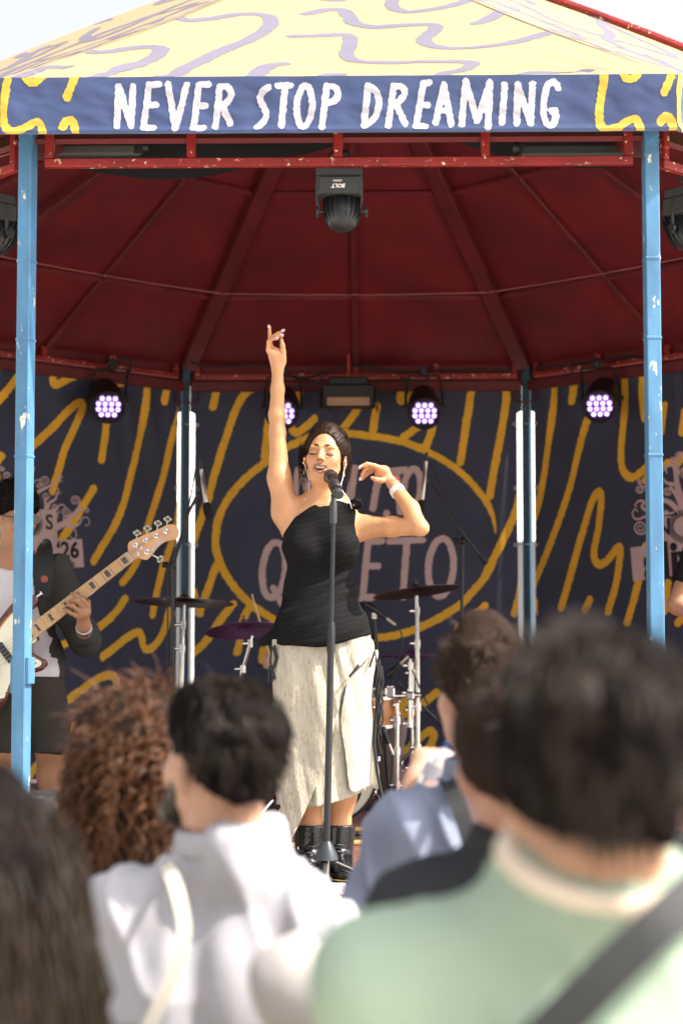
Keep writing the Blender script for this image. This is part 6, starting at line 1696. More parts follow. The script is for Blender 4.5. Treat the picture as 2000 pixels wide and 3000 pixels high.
# ---------------------------------------------------------------- bass guitar
bass = thing('bass_guitar', 'five string bass guitar with maple neck and sunburst body held by the bassist', 'bass guitar', tuple(P_(-83, 1990, -1.87)))
M['maple'] = mat('maple', (.62, .35, .13), .3, var=.12, vscale=7, stretch=(6, 6, 1), coat=.4); M['maple_head'] = mat('maple_head', (.60, .33, .17), .3, var=.15, vscale=9, coat=.4)
M['burst'] = mat('burst', (.10, .022, .014), .15, coat=.6); M['burst_mid'] = mat('burst_mid', (.52, .22, .04), .15, coat=.6, var=.2, vscale=5)
M['pickguard'] = mat('pickguard', (.72, .70, .56), .35); M['inlay'] = mat('inlay', (.035, .045, .05), .25, var=.5, vscale=60); M['peg'] = mat('peg', (.62, .60, .50), .2, metal=.9)
A0, A1 = P_(380, 1632, -1.87), P_(89, 1857, -1.87)
ux = Vector(A0 - A1).normalized(); nrm = Vector((0, -1, 0)); uy = nrm.cross(ux).normalized()
SCL = .864; O0 = Vector(A0) - ux * SCL
MG = Matrix(((ux.x, uy.x, nrm.x, O0.x), (ux.y, uy.y, nrm.y, O0.y), (ux.z, uy.z, nrm.z, O0.z), (0, 0, 0, 1)))
outline = catmull([(-.10, -.02), (-.095, -.09), (-.06, -.15), (0, -.175), (.07, -.165), (.13, -.135), (.18, -.122), (.23, -.137), (.28, -.155), (.310, -.140), (.305, -.110), (.29, -.07), (.31, -.042), (.345, -.036), (.345, .036), (.34, .06), (.38, .076), (.43, .084), (.447, .105), (.425, .138), (.36, .152), (.28, .135), (.20, .118), (.14, .125), (.07, .16), (0, .185), (-.06, .16), (-.10, .10), (-.11, .04), (-.10, -.02)], 4)[:-1]
ctr_ = outline.mean(0)
b = MB(); b.prism([tuple(p) for p in outline], -.040, -.004, MG)
o_in = ctr_ + (outline - ctr_) * .955; n_ = len(outline)
vs = [MG @ Vector((p[0], p[1], -.004)) for p in outline] + [MG @ Vector((p[0], p[1], .002)) for p in o_in]
b.add(vs, [(i, (i + 1) % n_, n_ + (i + 1) % n_, n_ + i) for i in range(n_)] + [tuple(range(n_, 2 * n_))]); bb = b.build('body', M['burst'], bass, True, 50)
b = MB(); b.prism([tuple(ctr_ + (p - ctr_) * .78) for p in outline], .001, .003, MG); b.build('burst_centre', M['burst_mid'], bass)
pg = catmull([(.08, -.150), (.16, -.105), (.23, -.118), (.285, -.135), (.295, -.115), (.27, -.07), (.30, -.04), (.34, -.035), (.34, .05), (.40, .09), (.39, .12), (.30, .11), (.22, .085), (.16, .04), (.08, .0), (.02, -.06), (.03, -.12)], 4)
b = MB(); b.prism([tuple(p) for p in pg], .003, .0055, MG); pgo = b.build('pickguard', M['pickguard'], bass)
for p in ((.275, -.115), (.10, -.138), (.17, -.09), (.32, .08), (.06, -.05)):
    b = MB(); b.lathe([(.0035, .0055), (.0035, .0068), (0, .007)], 10, MG @ Matrix.Translation((p[0], p[1], 0))); b.build('screw', M['inlay'], pgo)
for x in (.10, .20):
    b = MB(); b.box((x, 0, .010), (.03, .095, .012), MG, bev=.003); b.build('pickup', M['black'], bass)
b = MB(); b.box((0, 0, .010), (.05, .085, .012), MG, bev=.002); b.build('bridge', M['chrome'], bass)
hw = lambda x: .0235 + (.0315 - .0235) * (SCL - x) / SCL * 1.35
b = MB(); b.add([MG @ Vector(p) for p in [(.30, -hw(.30), -.012), (SCL, -hw(SCL), -.012), (SCL, hw(SCL), -.012), (.30, hw(.30), -.012), (.30, -hw(.30), .014), (SCL, -hw(SCL), .014), (SCL, hw(SCL), .014), (.30, hw(.30), .014), (.30, 0, -.024), (SCL, 0, -.022)]], [(4, 5, 6, 7), (0, 4, 7, 8 - 5 + 0) if False else (0, 1, 5, 4), (2, 3, 7, 6), (0, 8, 9, 1), (8, 3, 2, 9), (1, 9, 2, 6, 5), (0, 4, 7, 3, 8)]); nk = b.build('neck', M['maple'], bass, False)
for k in range(1, 21):
    x = SCL * 2 ** (-k / 12)
    if x < .31: continue
    b = MB(); b.box((x, 0, .0148), (.0026, hw(x) * 2 - .001, .0022), MG); b.build('fret', M['chrome'], nk)
    if k in (3, 5, 7, 9, 12, 15, 17, 19, 1):
        x2 = SCL * 2 ** (-(k - 1) / 12); xm = (x + x2) / 2; w_ = min((x2 - x) * .46, .026)
        b = MB()
        for j in range(4): b.box((xm + .0005 * (-1) ** j, (j - 1.5) * hw(xm) * .32, .0143), (w_, hw(xm) * .30, .0008), MG)
        b.box((xm, 0, .01425), (w_, hw(xm) * 1.24, .0006), MG); b.build('inlay', M['inlay'], nk)
b = MB(); b.box((SCL + .003, 0, .0155), (.005, hw(SCL) * 2, .006), MG, bev=.001); b.build('nut', M['fascia_white'], nk)
# headstock, traced in its own plane
hs_px = catmull([(945, 600), (935, 570), (930, 490), (945, 462), (990, 440), (1080, 402), (1160, 368), (1215, 342), (1262, 340), (1292, 370), (1296, 415), (1270, 445), (1225, 455), (1180, 475), (1140, 510), (1110, 550), (1070, 592), (1035, 590), (1010, 578), (980, 590)], 4)
hs = []
for x, y in hs_px:
    p = P_(x / 2.475, 1400 + y / 2.475, -1.87); l = MG.inverted() @ Vector(p); hs.append((l.x, l.y))
def gl(x, y):
    l = MG.inverted() @ Vector(P_(x / 2.475, 1400 + y / 2.475, -1.87)); return l.x, l.y
b = MB(); b.prism(hs[::-1] if False else hs, -.008, .006, MG); hd = b.build('headstock', M['maple_head'], bass, False)
pegs = [((985, 488), (992, 415)), ((1058, 455), (1066, 382)), ((1132, 420), (1142, 345)), ((1204, 386), (1212, 315)), ((1066, 537), (1145, 580))]
posts = []
for i, (a, c) in enumerate(pegs):
    ax_, ay_ = gl(*a); cx_, cy2 = gl(*c); posts.append((ax_, ay_))
    b = MB(); b.lathe([(.011, .006), (.011, .009), (.006, .011), (.006, .020), (0, .020)], 16, MG @ Matrix.Translation((ax_, ay_, 0))); pe = b.build('tuning_peg', M['chrome'], hd, True)
    b = MB(); b.cyl(MG @ Vector((ax_, ay_, -.010)), MG @ Vector((cx_, cy2, -.012)), .003, 8)
    dx = Vector((cx_ - ax_, cy2 - ay_)).normalized()
    for o1, o2, r_ in ((0, .004, .009), (.009, .010, .009), (-.009, .010, .009), (0, .016, .009)):
        p = (cx_ + dx.x * o2 - dx.y * o1, cy2 + dx.y * o2 + dx.x * o1); b.lathe([(0, -.014), (r_ * .9, -.014), (r_, -.012), (r_ * .9, -.010), (0, -.010)], 14, MG @ Matrix.Translation((p[0], p[1], 0)))
    b.build('peg_button', M['peg'], hd, True)
for c in ((1027, 500), (1007, 553)):
    x, y = gl(*c); b = MB(); b.lathe([(.008, .006), (.008, .009), (.003, .0095), (0, .0085)], 14, MG @ Matrix.Translation((x, y, 0))); b.build('string_tree', M['chrome'], hd, True)
x, y = gl(1130, 492); text_mesh('lettering', 'Fender', .030, M['fascia_white'], MG @ Matrix.Translation((x, y, .0066)) @ Matrix.Rotation(R(8), 4, 'Z'), hd, bold=.0004, shear=.35, extrude=.0002)
x, y = gl(1205, 437); text_mesh('lettering', 'JAZZ BASS', .0125, M['fascia_white'], MG @ Matrix.Translation((x, y, .0066)) @ Matrix.Rotation(R(-12), 4, 'Z'), hd, bold=.0002, shear=.25, extrude=.0002)
for i in range(5):
    y0, y1 = (i - 2) * .018, (i - 2) * .0094; tx, ty = posts[[4, 0, 1, 2, 3][i]]
    b = MB(); b.tube([MG @ Vector((0, y0, .022)), MG @ Vector((SCL, y1, .0175)), MG @ Vector((tx, ty, .014))], .0011 - .00008 * i, 5); b.build('string', M['steel'], bass)
b = MB(); b.lathe([(.006, -.01), (.006, .012), (.012, .014), (.012, .020), (0, .021)], 14, MG @ Matrix.Translation((.455, .11, -.02)) @ Matrix.Rotation(R(90), 4, 'Y')); b.build('strap_button', M['chrome'], bass, True)
st = ribbon([b_(128, 1610, .12), b_(130, 1598, .02), b_(132, 1618, -.10), b_(133, 1670, -.165), b_(130, 1710, -.19), b_(124, 1752, -.235)], .070, .004, (0, -1, .2), M['strap_black'], 'strap', bass)
b = MB(); b.lathe([(.016, 0), (.016, .003), (.013, .004), (0, .004)], 20, Matrix.Translation(Vector(b_(131, 1697, -.195))) @ Matrix.Rotation(R(90), 4, 'X')); b.build('round_badge', mat('badge', (.25, .05, .025), .6), st, True)

# ---------------------------------------------------------------- second guitarist, mostly out of frame on the right
YG = -1.0
gm = thing('person', 'musician in a black tee at the right edge, only a bent arm in view', 'person', (at(2120, 2400, YG).x, YG, FLOOR))
g_ = lambda x, y, dy=0.0: P_(x, y, YG + dy)
HCg = g_(2155, 1445); HRg = rotm(yaw=-30, pitch=-10)
hp, HWg, _ = head_prims(HCg, HRg, 1.0, False)
s1, s2, e1, e2 = g_(2046, 1608), g_(2260, 1608), g_(1982, 1772, -.04), g_(2330, 1780, -.04)
w1, w2 = g_(2085, 1830, -.22), g_(2240, 1850, -.22)
gb = hp + [RC(HWg(0, -.02, -.05), g_(2153, 1580), .055, .06, .03), EL(g_(2153, 1700), (.165, .105, .20), k=.06), EL(g_(2153, 1880), (.155, .105, .18), k=.06), RC(g_(2153, 1590), s1, .05, .05, .05), RC(g_(2153, 1590), s2, .05, .05, .05)]
gb += CH([s1, e1], [.056, .046], .03) + CH([e1, w1], [.044, .030], .02) + CH([s2, e2], [.056, .044], .03) + CH([e2, w2], [.042, .03], .02)
for w in (w1, w2):
    gb += [EL(w + v3(.02, -.03, -.01), (.03, .045, .025), k=.02)]
    for i in range(4): gb += CH([w + v3(.0 + .014 * i, -.06, -.005), w + v3(.005 + .014 * i, -.10, -.02), w + v3(.008 + .014 * i, -.105, -.045)], [.010, .009, .0075], .004)
gb += CH([g_(2110, 1960), g_(2105, 2180, -.02), g_(2100, 2420)], [.085, .06, .045], .05) + CH([g_(2200, 1960), g_(2205, 2180, -.02), g_(2210, 2420)], [.085, .06, .045], .05)
organic('body', gb, .007, M['skin_l'], gm, color=tinted((.45, .23, .14)))
hair_shape('hair', HCg, HWg, HRg, M['hair_brown'], gm, thick=.02, seed=8, res=.009)
organic('tee', [EL(g_(2153, 1700), (.18, .12, .21), k=.06), EL(g_(2153, 1870), (.172, .12, .18), k=.06), RC(g_(2153, 1592), s1, .062, .064, .05), RC(g_(2153, 1592), s2, .062, .064, .05), RC(s1, s1 + (e1 - s1) * .68, .070, .073, .03), RC(s2, s2 + (e2 - s2) * .68, .070, .073, .03)], .0075, M['tee_black'], gm,
        cuts=[half_space(g_(2153, 1580), (0, 0, 1)), half_space(s1 + (e1 - s1) * .66, e1 - s1), half_space(s2 + (e2 - s2) * .66, e2 - s2), half_space(g_(0, 1960), (0, 0, -1))], disp=folds(12, .005))
organic('trousers', CH([g_(2110, 1950), g_(2105, 2180, -.02), g_(2100, 2400)], [.105, .085, .075], .05) + CH([g_(2200, 1950), g_(2205, 2180, -.02), g_(2210, 2400)], [.105, .085, .075], .05), .009, M['jeans'], gm, disp=folds(14, .006))
for x in (2100, 2210):
    f = g_(x, 2400); f[2] = FLOOR; organic('shoe', [RC(f + v3(0, .04, .05), f + v3(0, -.14, .04), .042, .036, .03)], .009, M['shoe'], gm, cuts=[half_space((0, 0, FLOOR + .002), (0, 0, -1))])

# ---------------------------------------------------------------- drummer, almost hidden behind the singer
YD = .75
dmn = thing('person', 'seated drummer hidden behind the singer, a hand with a drumstick showing at her hip', 'person', (at(955, 2300, YD).x, YD, FLOOR))
d_ = lambda x, y, dy=0.0: P_(x, y, YD + dy)
HCd = d_(965, 1655); HRd = rotm(yaw=0, pitch=-8)
hp, HWd, _ = head_prims(HCd, HRd, .95, False)
s1, s2, e1, e2, w1, w2 = d_(880, 1782), d_(1040, 1782), d_(838, 1890, .02), d_(1072, 1900, .02), d_(792, 1940, -.20), d_(1062, 1985, -.24)
db = hp + [RC(HWd(0, -.02, -.05), d_(960, 1765), .055, .06, .03), EL(d_(960, 1860), (.165, .11, .20), k=.06), EL(d_(960, 2020), (.16, .12, .15), k=.06), RC(d_(960, 1772), s1, .05, .05, .05), RC(d_(960, 1772), s2, .05, .05, .05)]
db += CH([s1, e1, w1], [.054, .042, .030], .02) + CH([s2, e2, w2], [.054, .042, .030], .02)
for w in (w1, w2):
    db += [EL(w + v3(-.012, -.03, .01), (.028, .035, .036), k=.02)]
    for i in range(4): db += CH([w + v3(-.03, -.045, .03 - .018 * i), w + v3(-.012, -.07, .026 - .018 * i), w + v3(.008, -.06, .022 - .018 * i)], [.0105, .0098, .008], .004)
    db += CH([w + v3(-.02, -.02, .03), w + v3(-.01, -.055, .05)], [.012, .009], .005)
db += CH([d_(905, 2080), d_(840, 2110, -.42), d_(835, 2330, -.38)], [.09, .065, .05], .05) + CH([d_(1010, 2080), d_(1140, 2140, -.36), d_(1146, 2360, -.34)], [.09, .065, .05], .05)
organic('body', db, .0075, M['skin_l'], dmn, color=tinted((.55, .31, .22)))
hair_shape('hair', HCd, HWd, HRd, M['hair_brown'], dmn, s=.95, thick=.016, seed=18, res=.009)
organic('tee', [EL(d_(960, 1860), (.178, .122, .21), k=.06), EL(d_(960, 2000), (.175, .135, .17), k=.06), RC(d_(960, 1776), s1, .06, .062, .05), RC(d_(960, 1776), s2, .06, .062, .05), RC(s1, s1 + (e1 - s1) * .7, .066, .068, .03), RC(s2, s2 + (e2 - s2) * .7, .066, .068, .03)], .009, M['tee_black'], dmn, cuts=[half_space(d_(960, 1764), (0, 0, 1))], disp=folds(22, .005))
organic('trousers', CH([d_(905, 2080), d_(840, 2110, -.42), d_(835, 2350, -.38)], [.11, .085, .07], .05) + CH([d_(1010, 2080), d_(1136, 2135, -.36), d_(1142, 2370, -.34)], [.11, .088, .072], .05) + [EL(d_(960, 2070), (.18, .14, .11), k=.05)], .009, M['trousers'], dmn, disp=folds(24, .007))
for x, yy in ((835, -.42), (1142, -.38)):
    f = d_(x, 2300, yy); f[2] = FLOOR; organic('shoe', [RC(f + v3(0, .06, .05), f + v3(0, -.12, .04), .042, .036, .03)], .009, M['shoe'], dmn, cuts=[half_space((0, 0, FLOOR + .002), (0, 0, -1))])
b = MB(); b.lathe([(.0, -.06), (.17, -.06), (.18, -.04), (.18, .0), (.16, .02), (.0, .025)], 28, Matrix.Translation(Vector(d_(960, 2120)))); stool = thing('drum_stool', 'round black drum stool under the seated drummer', 'stool', (d_(960, 0)[0], YD, FLOOR)); b.build('seat', M['black'], stool, True)
b = MB(); p = Vector(d_(960, 2130)); b.cyl(p, (p.x, p.y, FLOOR + .02), .016, 12)
for a in (90, 210, 330): b.tube([Vector((p.x, p.y, FLOOR + .25)), Vector((p.x + .24 * math.cos(R(a)), p.y + .24 * math.sin(R(a)), FLOOR + .012))], .009, 8)
b.build('stool_base', M['chrome'], stool, True)
b = MB(); b.tube([P_(800, 1962, YD - .27), P_(770, 1850, YD - .27), P_(741, 1752, YD - .27), P_(738, 1741, YD - .27)], [.0075, .0070, .0045, .0055], 10); tag(b.build('drumstick', M['maple'], None, True), 'wooden drumstick sticking up left of the singer’s hip', 'drumstick')

# ================================================================ THE CROWD, seen from behind
def watcher(label, HCp, Y, yaw, hair_m, skin_m, sk_col, cloth, cloth_name, sh_l_px, sh_r_px, el_l_px, el_r_px, neck_px, fem=False, s=1.0, thick=.02, res=.009, pitch=0, tufts=900, tuft=(.045, .0013), curl=.3, seed=1, roll=0, chest_r=(.185, .115), collar=None, fold=.007, wr=None, top=0.0, nape=-.085, dy_el=0.0, hair=True, collar_up=.0):
    Q = lambda x, y, dy=0.0: P_(x, y, Y + dy)
    HC = Q(*HCp); rot = rotm(yaw=yaw, pitch=pitch, roll=roll)
    gx = HC[0]
    root = thing('person', label, 'person', (gx, Y, 0))
    hp, HW, _ = head_prims(HC, rot, s, fem)
    nb = Q(*neck_px); sl, sr = Q(*sh_l_px), Q(*sh_r_px); el, er = Q(*el_l_px, dy_el), Q(*el_r_px, dy_el)
    mid = (sl + sr) / 2; zsh = mid[2]; pel = np.array([mid[0], Y + .0, zsh - .50]); che = np.array([mid[0], Y, zsh - .16])
    wl, wrr = (wr if wr else (el + v3(.03, .20, -.10), er + v3(-.03, .20, -.10)))
    nr = .05 if fem else .060
    bp = hp + [RC(HW(0, -.03, -.045), nb, nr, nr + .006, .03), EL(che, (chest_r[0] - .012, chest_r[1] - .012, .22), k=.06), EL(pel, (.155, .11, .20), k=.06), RC(nb + v3(0, 0, -.02), sl, .036, .048, .05), RC(nb + v3(0, 0, -.02), sr, .036, .048, .05)]
    for a, b, c in ((sl, el, wl), (sr, er, wrr)):
        bp += CH([a, b], [.055, .042], .03) + CH([b, c], [.042, .029], .02)
        hd = (c - b) / np.linalg.norm(c - b); sd = np.cross(hd, (0, 0, 1.)); sd = sd / (np.linalg.norm(sd) + 1e-9)
        bp += [RC(c, c + hd * .06, .028, .030, .02)]
        for i in range(4):
            o_ = sd * (i - 1.5) * .018
            bp += CH([c + hd * .07 + o_, c + hd * .105 + o_ + v3(0, 0, -.008), c + hd * .12 + o_ + v3(0, 0, -.03)], [.0105, .0092, .0075], .004)
        bp += CH([c + hd * .03 + sd * .03, c + hd * .07 + sd * .045], [.013, .009], .006)
    for sx in (-1, 1): bp += [EL(HW(sx * .080, -.016, -.012), (.009, .019, .033), rot @ np.array(Matrix.Rotation(R(sx * 22), 3, 'Z')), .008)]
    for sx in (-1, 1): bp += CH([pel + v3(sx * .09, 0, -.05), np.array([pel[0] + sx * .10, Y, .50]), np.array([pel[0] + sx * .10, Y + .01, .07])], [.09, .06, .042], .05)
    organic('body', bp, res, skin_m, root, color=tinted(sk_col))
    cp = [EL(che, (*chest_r, .23), k=.06), EL(pel + v3(0, 0, .10), (.175, .125, .24), k=.06), RC(nb + v3(0, 0, -.022), sl, .047, .060, .05), RC(nb + v3(0, 0, -.022), sr, .047, .060, .05), RC(HW(0, -.03, -.045), nb, nr + .007, nr + .014, .05)]
    cp += CH([sl, el], [.072, .060], .04) + CH([sr, er], [.072, .060], .04)
    n0 = HW(0, -.03, -.045); axn = (n0 - nb) / np.linalg.norm(n0 - nb)
    def ring_dist(X, Y, Z):
        t_ = (X - nb[0]) * axn[0] + (Y - nb[1]) * axn[1] + (Z - nb[2]) * axn[2]
        return np.sqrt(np.maximum((X - nb[0] - t_ * axn[0]) ** 2 + (Y - nb[1] - t_ * axn[1]) ** 2 + (Z - nb[2] - t_ * axn[2]) ** 2, 0))
    lo_p, hi_p = half_space(nb + axn * .040, axn + v3(0, .15, 0)), half_space(nb + axn * .10, axn)
    neck_hole = lambda X, Y, Z: np.minimum(lo_p(X, Y, Z), np.minimum(np.maximum(hi_p(X, Y, Z), (nr + .022) - ring_dist(X, Y, Z)), .155 - ring_dist(X, Y, Z)))
    organic(cloth_name, cp, res, cloth, root, cuts=[neck_hole], disp=folds(seed, fold))
    tr = [EL(pel + v3(0, 0, -.05), (.165, .125, .14), k=.05)]
    for sx in (-1, 1): tr += CH([pel + v3(sx * .09, 0, -.06), np.array([pel[0] + sx * .10, Y, .50]), np.array([pel[0] + sx * .10, Y + .01, .05])], [.098, .078, .068], .05)
    organic('trousers', tr, .014, M['jeans'] if seed % 2 else M['trousers'], root, disp=folds(seed + 40, .006))
    for sx in (-1, 1):
        f = np.array([pel[0] + sx * .10, Y + .02, 0]); organic('shoe', [RC(f + v3(0, -.05, .045), f + v3(0, .15, .04), .042, .036, .03)], .013, M['shoe'], root, cuts=[half_space((0, 0, .002), (0, 0, -1))])
    if collar is not None:
        cm, h_ = collar
        organic('collar', [RC(n0, nb - axn * .03, nr + .013, nr + .036, .02)], min(res, .006), cm, root, cuts=[half_space(nb + axn * (h_ + .012), axn + v3(0, .18, 0)), half_space(nb - axn * .002, -(axn + v3(0, .25, 0))), lambda X, Y, Z: (nr + .007) - ring_dist(X, Y, Z)], disp=lambda V, N: .002 * fbm(V, 20, seed, 2))
    if hair:
        hair_shape('hair', HC, HW, rot, M['hair_base_brown'] if hair_m in (M['hair_brown'], M['hair_curl'], M['hair_grey']) else M['hair_base'], root, s=s, thick=thick, seed=seed, res=max(res * .8, .006), rough=.020, freq=17, top=top, nape=nape)
        hair_tufts('hair_strand', HC, HW, hair_m, root, tufts, tuft[0], tuft[1], s=s, thick=thick, seed=seed + 3, curl=curl, top=top, nape=nape)
    return root, HC, HW, rot, Q

# man in the white shirt
r_, HC1, HW1, rt1, Q1 = watcher('man in a white shirt with a beard, facing the stage left of centre', (632, 2232), -6.6, 218, M['hair_dark'], M['skin_l'], (.46, .25, .165), M['white_shirt'], 'shirt',
    (345, 2690), (925, 2715), (330, 3130), (1000, 3080), (668, 2500), thick=.013, s=.97, seed=31, collar=(M['white_shirt'], .032), fold=.016, res=.008, tufts=5000, tuft=(.05, .0014), curl=.08, pitch=4)
bd3 = organic('beard', [RC(HW1(-.062, .012, -.04), HW1(-.05, .045, -.085), .016, .02, .02), RC(HW1(-.05, .045, -.085), HW1(0, .072, -.105), .02, .018, .02), RC(HW1(.062, .012, -.04), HW1(.05, .045, -.085), .016, .02, .02), RC(HW1(.05, .045, -.085), HW1(0, .072, -.105), .02, .018, .02)], .006, M['hair_dark'], r_, disp=lambda V, N: .004 * fbm(V, 90, 4, 2))
ribbon([Q1(470, 2520, .06), Q1(484, 2528, -.04), Q1(520, 2610, -.125), Q1(540, 2720, -.150), Q1(520, 2830, -.160), Q1(470, 2940, -.162), Q1(400, 3080, -.155)], .022, .003, (0, -1, .3), M['strap_cream'], 'bag_strap', r_)
# woman with curly hair, sunglasses pushed up
r_, HC2, HW2, rt2, Q2 = watcher('woman with curly brown hair and sunglasses on her head beside the white shirt', (418, 2222), -6.12, 142, M['hair_curl'], M['skin_l'], (.58, .36, .26), M['jacket'], 'top',
    (180, 2600), (560, 2610), (150, 3000), (600, 3000), (385, 2430), fem=True, thick=.012, s=.95, seed=33, chest_r=(.16, .105), tufts=2500, tuft=(.09, .0016), curl=.5, res=.010)
rg = np.random.default_rng(12); cur = []
for i in range(900):
    a = rg.uniform(0, 2 * math.pi); e = rg.uniform(-.1, 1.0)
    v = np.array([math.cos(a) * math.sqrt(1 - e * e), math.sin(a) * math.sqrt(1 - e * e), e])
    if v[1] > .62 and e < .75: continue
    p = np.array([v[0] * .090, -.026 + v[1] * .107, .045 + v[2] * .102]); ln = rg.uniform(.16, .36) * (1 - .25 * e); out = rg.uniform(.01, .05); w = rg.uniform(9, 14); rad = rg.uniform(.006, .012); ph = rg.uniform(0, 6.28); pts = []
    for j in range(26):
        tt = j / 25; drop = ln * tt ** 1.15; side = out * math.sin(min(tt * 1.9, 1.57))
        c = p + np.array([v[0], v[1] * .9, 0]) * side + np.array([0, 0, -drop + .02 * math.sin(tt * 3.1) * max(e, 0)])
        g = min(1, tt * 5); pts.append(HC2 + rt2 @ (np.array([c[0] + rad * g * math.cos(w * tt * 3 + ph), -(c[1] + rad * g * math.sin(w * tt * 3 + ph)), c[2]])))
    cur.append(pts)
strands('curl', cur, .0022, M['hair_curl'], r_)
organic('hair_mass', [EL(HW2(0, -.04, .04), (.090, .108, .102), rt2, .03), EL(HW2(0, -.06, -.12), (.088, .075, .15), rt2, .06)], .009, M['hair_base_brown'], r_, cuts=[lambda X, Y, Z: ((X - HC2[0]) * -rt2[0, 1] + (Y - HC2[1]) * -rt2[1, 1] + (Z - HC2[2]) * -rt2[2, 1]) - .045 - np.clip((Z - HC2[2]) - .05, 0, 1) * 1.5], disp=lambda V, N: .014 * fbm(V, 22, 5, 3))
sg = MB()
for sx in (-1, 1):
    Ms = Matrix.Translation(Vector(HW2(sx * .036, .098, .078))) @ Matrix(rt2.tolist()).to_4x4() @ Matrix.Rotation(R(60), 4, 'X')
    sg.prism([(.028 * math.cos(a), .022 * math.sin(a)) for a in np.linspace(0, 2 * math.pi, 18, endpoint=False)], -.003, .003, Ms); sg.tube([HW2(sx * .066, .09, .08), HW2(sx * .106, .05, .06), HW2(sx * .106, -.02, .03)], .0035, 6)
sg.build('sunglasses', mat('sunglasses_b', (.03, .03, .03), .1, coat=.6), r_, True)
# dark long hair, nearest on the left
r_, HC3, HW3, rt3, Q3 = watcher('woman with long dark hair, closest at the lower left corner', (-10, 2690), -7.6, 175, M['hair_dark'], M['skin_l'], (.55, .34, .25), M['jacket'], 'jacket',
    (-390, 3230), (360, 3230), (-460, 3950), (410, 3950), (-10, 3060), fem=True, thick=.02, seed=35, chest_r=(.16, .105), tufts=10, res=.011)
rg = np.random.default_rng(14); cur = []
for i in range(800):
    a = rg.uniform(0, 2 * math.pi); e = rg.uniform(-.2, 1.0); v = np.array([math.cos(a) * math.sqrt(1 - e * e), math.sin(a) * math.sqrt(1 - e * e), e])
    if v[1] > .55 and e < .8: continue
    p = np.array([v[0] * .094, -.026 + v[1] * .112, .045 + v[2] * .106]); ln = rg.uniform(.30, .55); ph = rg.uniform(0, 6.28); pts = []
    for j in range(16):
        tt = j / 15; side = .035 * math.sin(min(tt * 2.2, 1.57)) * rg.uniform(.8, 1.1); wv = .008 * math.sin(tt * 12 + ph)
        c = p + np.array([v[0], v[1] * .8 - .0, 0]) * side + np.array([wv, wv * .5, -ln * tt ** 1.2])
        pts.append(HC3 + rt3 @ np.array([c[0], -c[1], c[2]]))
    cur.append(pts)
strands('hair_strand', cur, .0026, M['hair_dark'], r_)
organic('hair_mass', [EL(HW3(0, -.035, .04), (.092, .108, .102), rt3, .03), EL(HW3(0, -.06, -.16), (.115, .075, .20), rt3, .06), EL(HW3(0, -.07, -.32), (.11, .06, .14), rt3, .06)], .010, M['hair_base'], r_, cuts=[lambda X, Y, Z: ((X - HC3[0]) * -rt3[0, 1] + (Y - HC3[1]) * -rt3[1, 1]) - .04 - np.clip((Z - HC3[2]) - .06, 0, 1) * 1.5], disp=lambda V, N: .010 * fbm(V * (1, 1, .3), 24, 6, 3))
# man in the green polo
r_, HC4, HW4, rt4, Q4 = watcher('man in a pale green polo shirt with a black strap across his back', (1735, 2275), -7.887, 184, M['hair_dark'], M['skin_l'], (.45, .24, .15), M['green_polo'], 'polo_shirt',
    (1150, 2905), (2320, 2890), (1090, 3600), (2400, 3600), (1715, 2560), thick=.013, seed=37, res=.008, tufts=6500, tuft=(.06, .0014), curl=.06, collar=(M['collar_cream'], .014), fold=.008, top=.004, chest_r=(.20, .12), nape=-.092, s=.96)
ribbon([Q4(2120, 2560, .02), Q4(2060, 2590, -.09), Q4(1960, 2680, -.135), Q4(1800, 2830, -.150), Q4(1640, 2990, -.155), Q4(1480, 3150, -.155), Q4(1300, 3330, -.14)], .038, .003, (0, -1, .15), M['strap_black'], 'camera_strap', r_)
# man with greying hair in a dark jacket
watcher('man with short greying hair in a dark jacket, half hidden behind the green polo', (1520, 2235), -7.05, 188, M['hair_grey'], M['skin_l'], (.42, .21, .14), M['jacket'], 'jacket',
    (1235, 2690), (1880, 2690), (1200, 3150), (1930, 3150), (1560, 2450), thick=.012, seed=39, res=.010, tufts=3500, tuft=(.022, .0013), collar=(M['jacket'], .020))
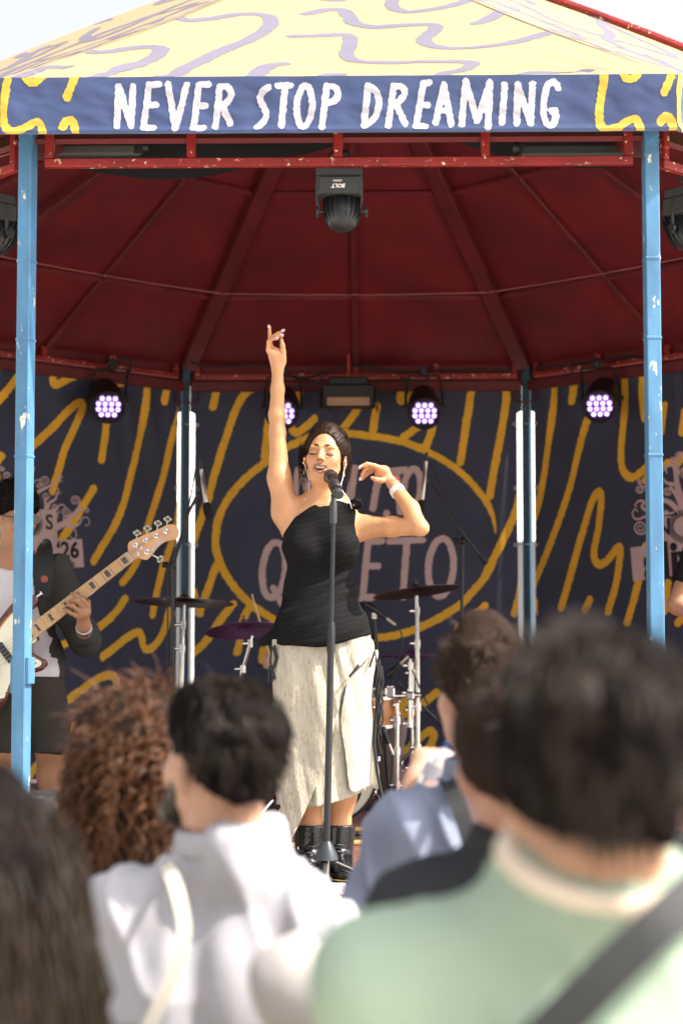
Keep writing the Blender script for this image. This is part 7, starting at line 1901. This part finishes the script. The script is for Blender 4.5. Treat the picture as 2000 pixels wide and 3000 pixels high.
# man in the blue shirt holding a bottle
Yb = -5.9; QB = lambda x, y, dy=0.0: P_(x, y, Yb + dy)
r_, HC6, HW6, rt6, Q6 = watcher('man in a blue shirt with a black backpack strap holding a bottle', (1400, 2035), Yb, 204, M['hair_brown'], M['skin_l'], (.46, .25, .17), M['blue_shirt'], 'shirt',
    (1190, 2450), (1610, 2440), (1085, 2690), (1650, 2740), (1425, 2275), thick=.014, s=.97, seed=41, res=.009, tufts=4500, tuft=(.04, .0014), curl=.4, collar=(M['blue_shirt'], .030), fold=.014, top=.014,
    wr=(QB(1222, 2292, .26), QB(1560, 2700, .25)))
ribbon([QB(1300, 2280, .05), QB(1312, 2290, -.04), QB(1338, 2350, -.115), QB(1362, 2420, -.135), QB(1384, 2500, -.145), QB(1400, 2620, -.15)], .032, .004, (0, -1, .2), M['strap_black'], 'backpack_strap', r_)
bt = thing('water_bottle', 'clear plastic water bottle with a blue cap raised by the man in the blue shirt', 'bottle', tuple(QB(1272, 2235, .22)))
a, c = Vector(QB(1262, 2290, .20)), Vector(QB(1318, 2188, .20)); ax_ = (c - a).normalized(); Mx = Matrix.Translation(a) @ ax_.to_track_quat('Z', 'Y').to_matrix().to_4x4(); L_ = (c - a).length
b = MB(); b.lathe([(0, -.02), (.026, -.018), (.029, 0), (.029, L_ * .55), (.024, L_ * .75), (.013, L_ * .92), (.012, L_)], 24, Mx); b.build('bottle_body', mat('bottle', (.85, .88, .92), .15, trans=.7), bt, True)
b = MB(); b.lathe([(.0296, .005), (.0298, .005), (.0298, .034), (.0296, .034)], 24, Mx); b.build('bottle_label', M['fascia_white'], bt, True)
b = MB(); b.lathe([(.0145, L_ * .94), (.0150, L_ * .95), (.0150, L_ + .012), (.013, L_ + .015), (0, L_ + .015)], 20, Mx); b.build('bottle_cap', mat('cap_blue', (.03, .09, .30), .4), bt, True)
# somebody short in beige behind the green polo, elbow poking out
watcher('short person in a beige tee, hidden behind the green polo with one elbow out', (1330, 3050), -7.45, 180, M['hair_brown'], M['skin_l'], (.55, .34, .25), M['beige_tee'], 'tee',
    (1120, 2960), (1560, 3350), (895, 2890), (1600, 3700), (1300, 3330), fem=True, wr=(P_(960, 3150, -7.25), P_(1560, 3800, -7.2)), seed=43, s=.85, res=.012, chest_r=(.14, .10), tufts=200)
# grey jacket at the right edge
watcher('person in a grey jacket at the right edge beside the green polo', (2390, 2180), -7.15, 180, M['hair_brown'], M['skin_l'], (.55, .34, .25), M['grey_jacket'], 'jacket',
    (2050, 2660), (2730, 2660), (1985, 3200), (2790, 3200), (2390, 2440), seed=45, res=.012, tufts=300)
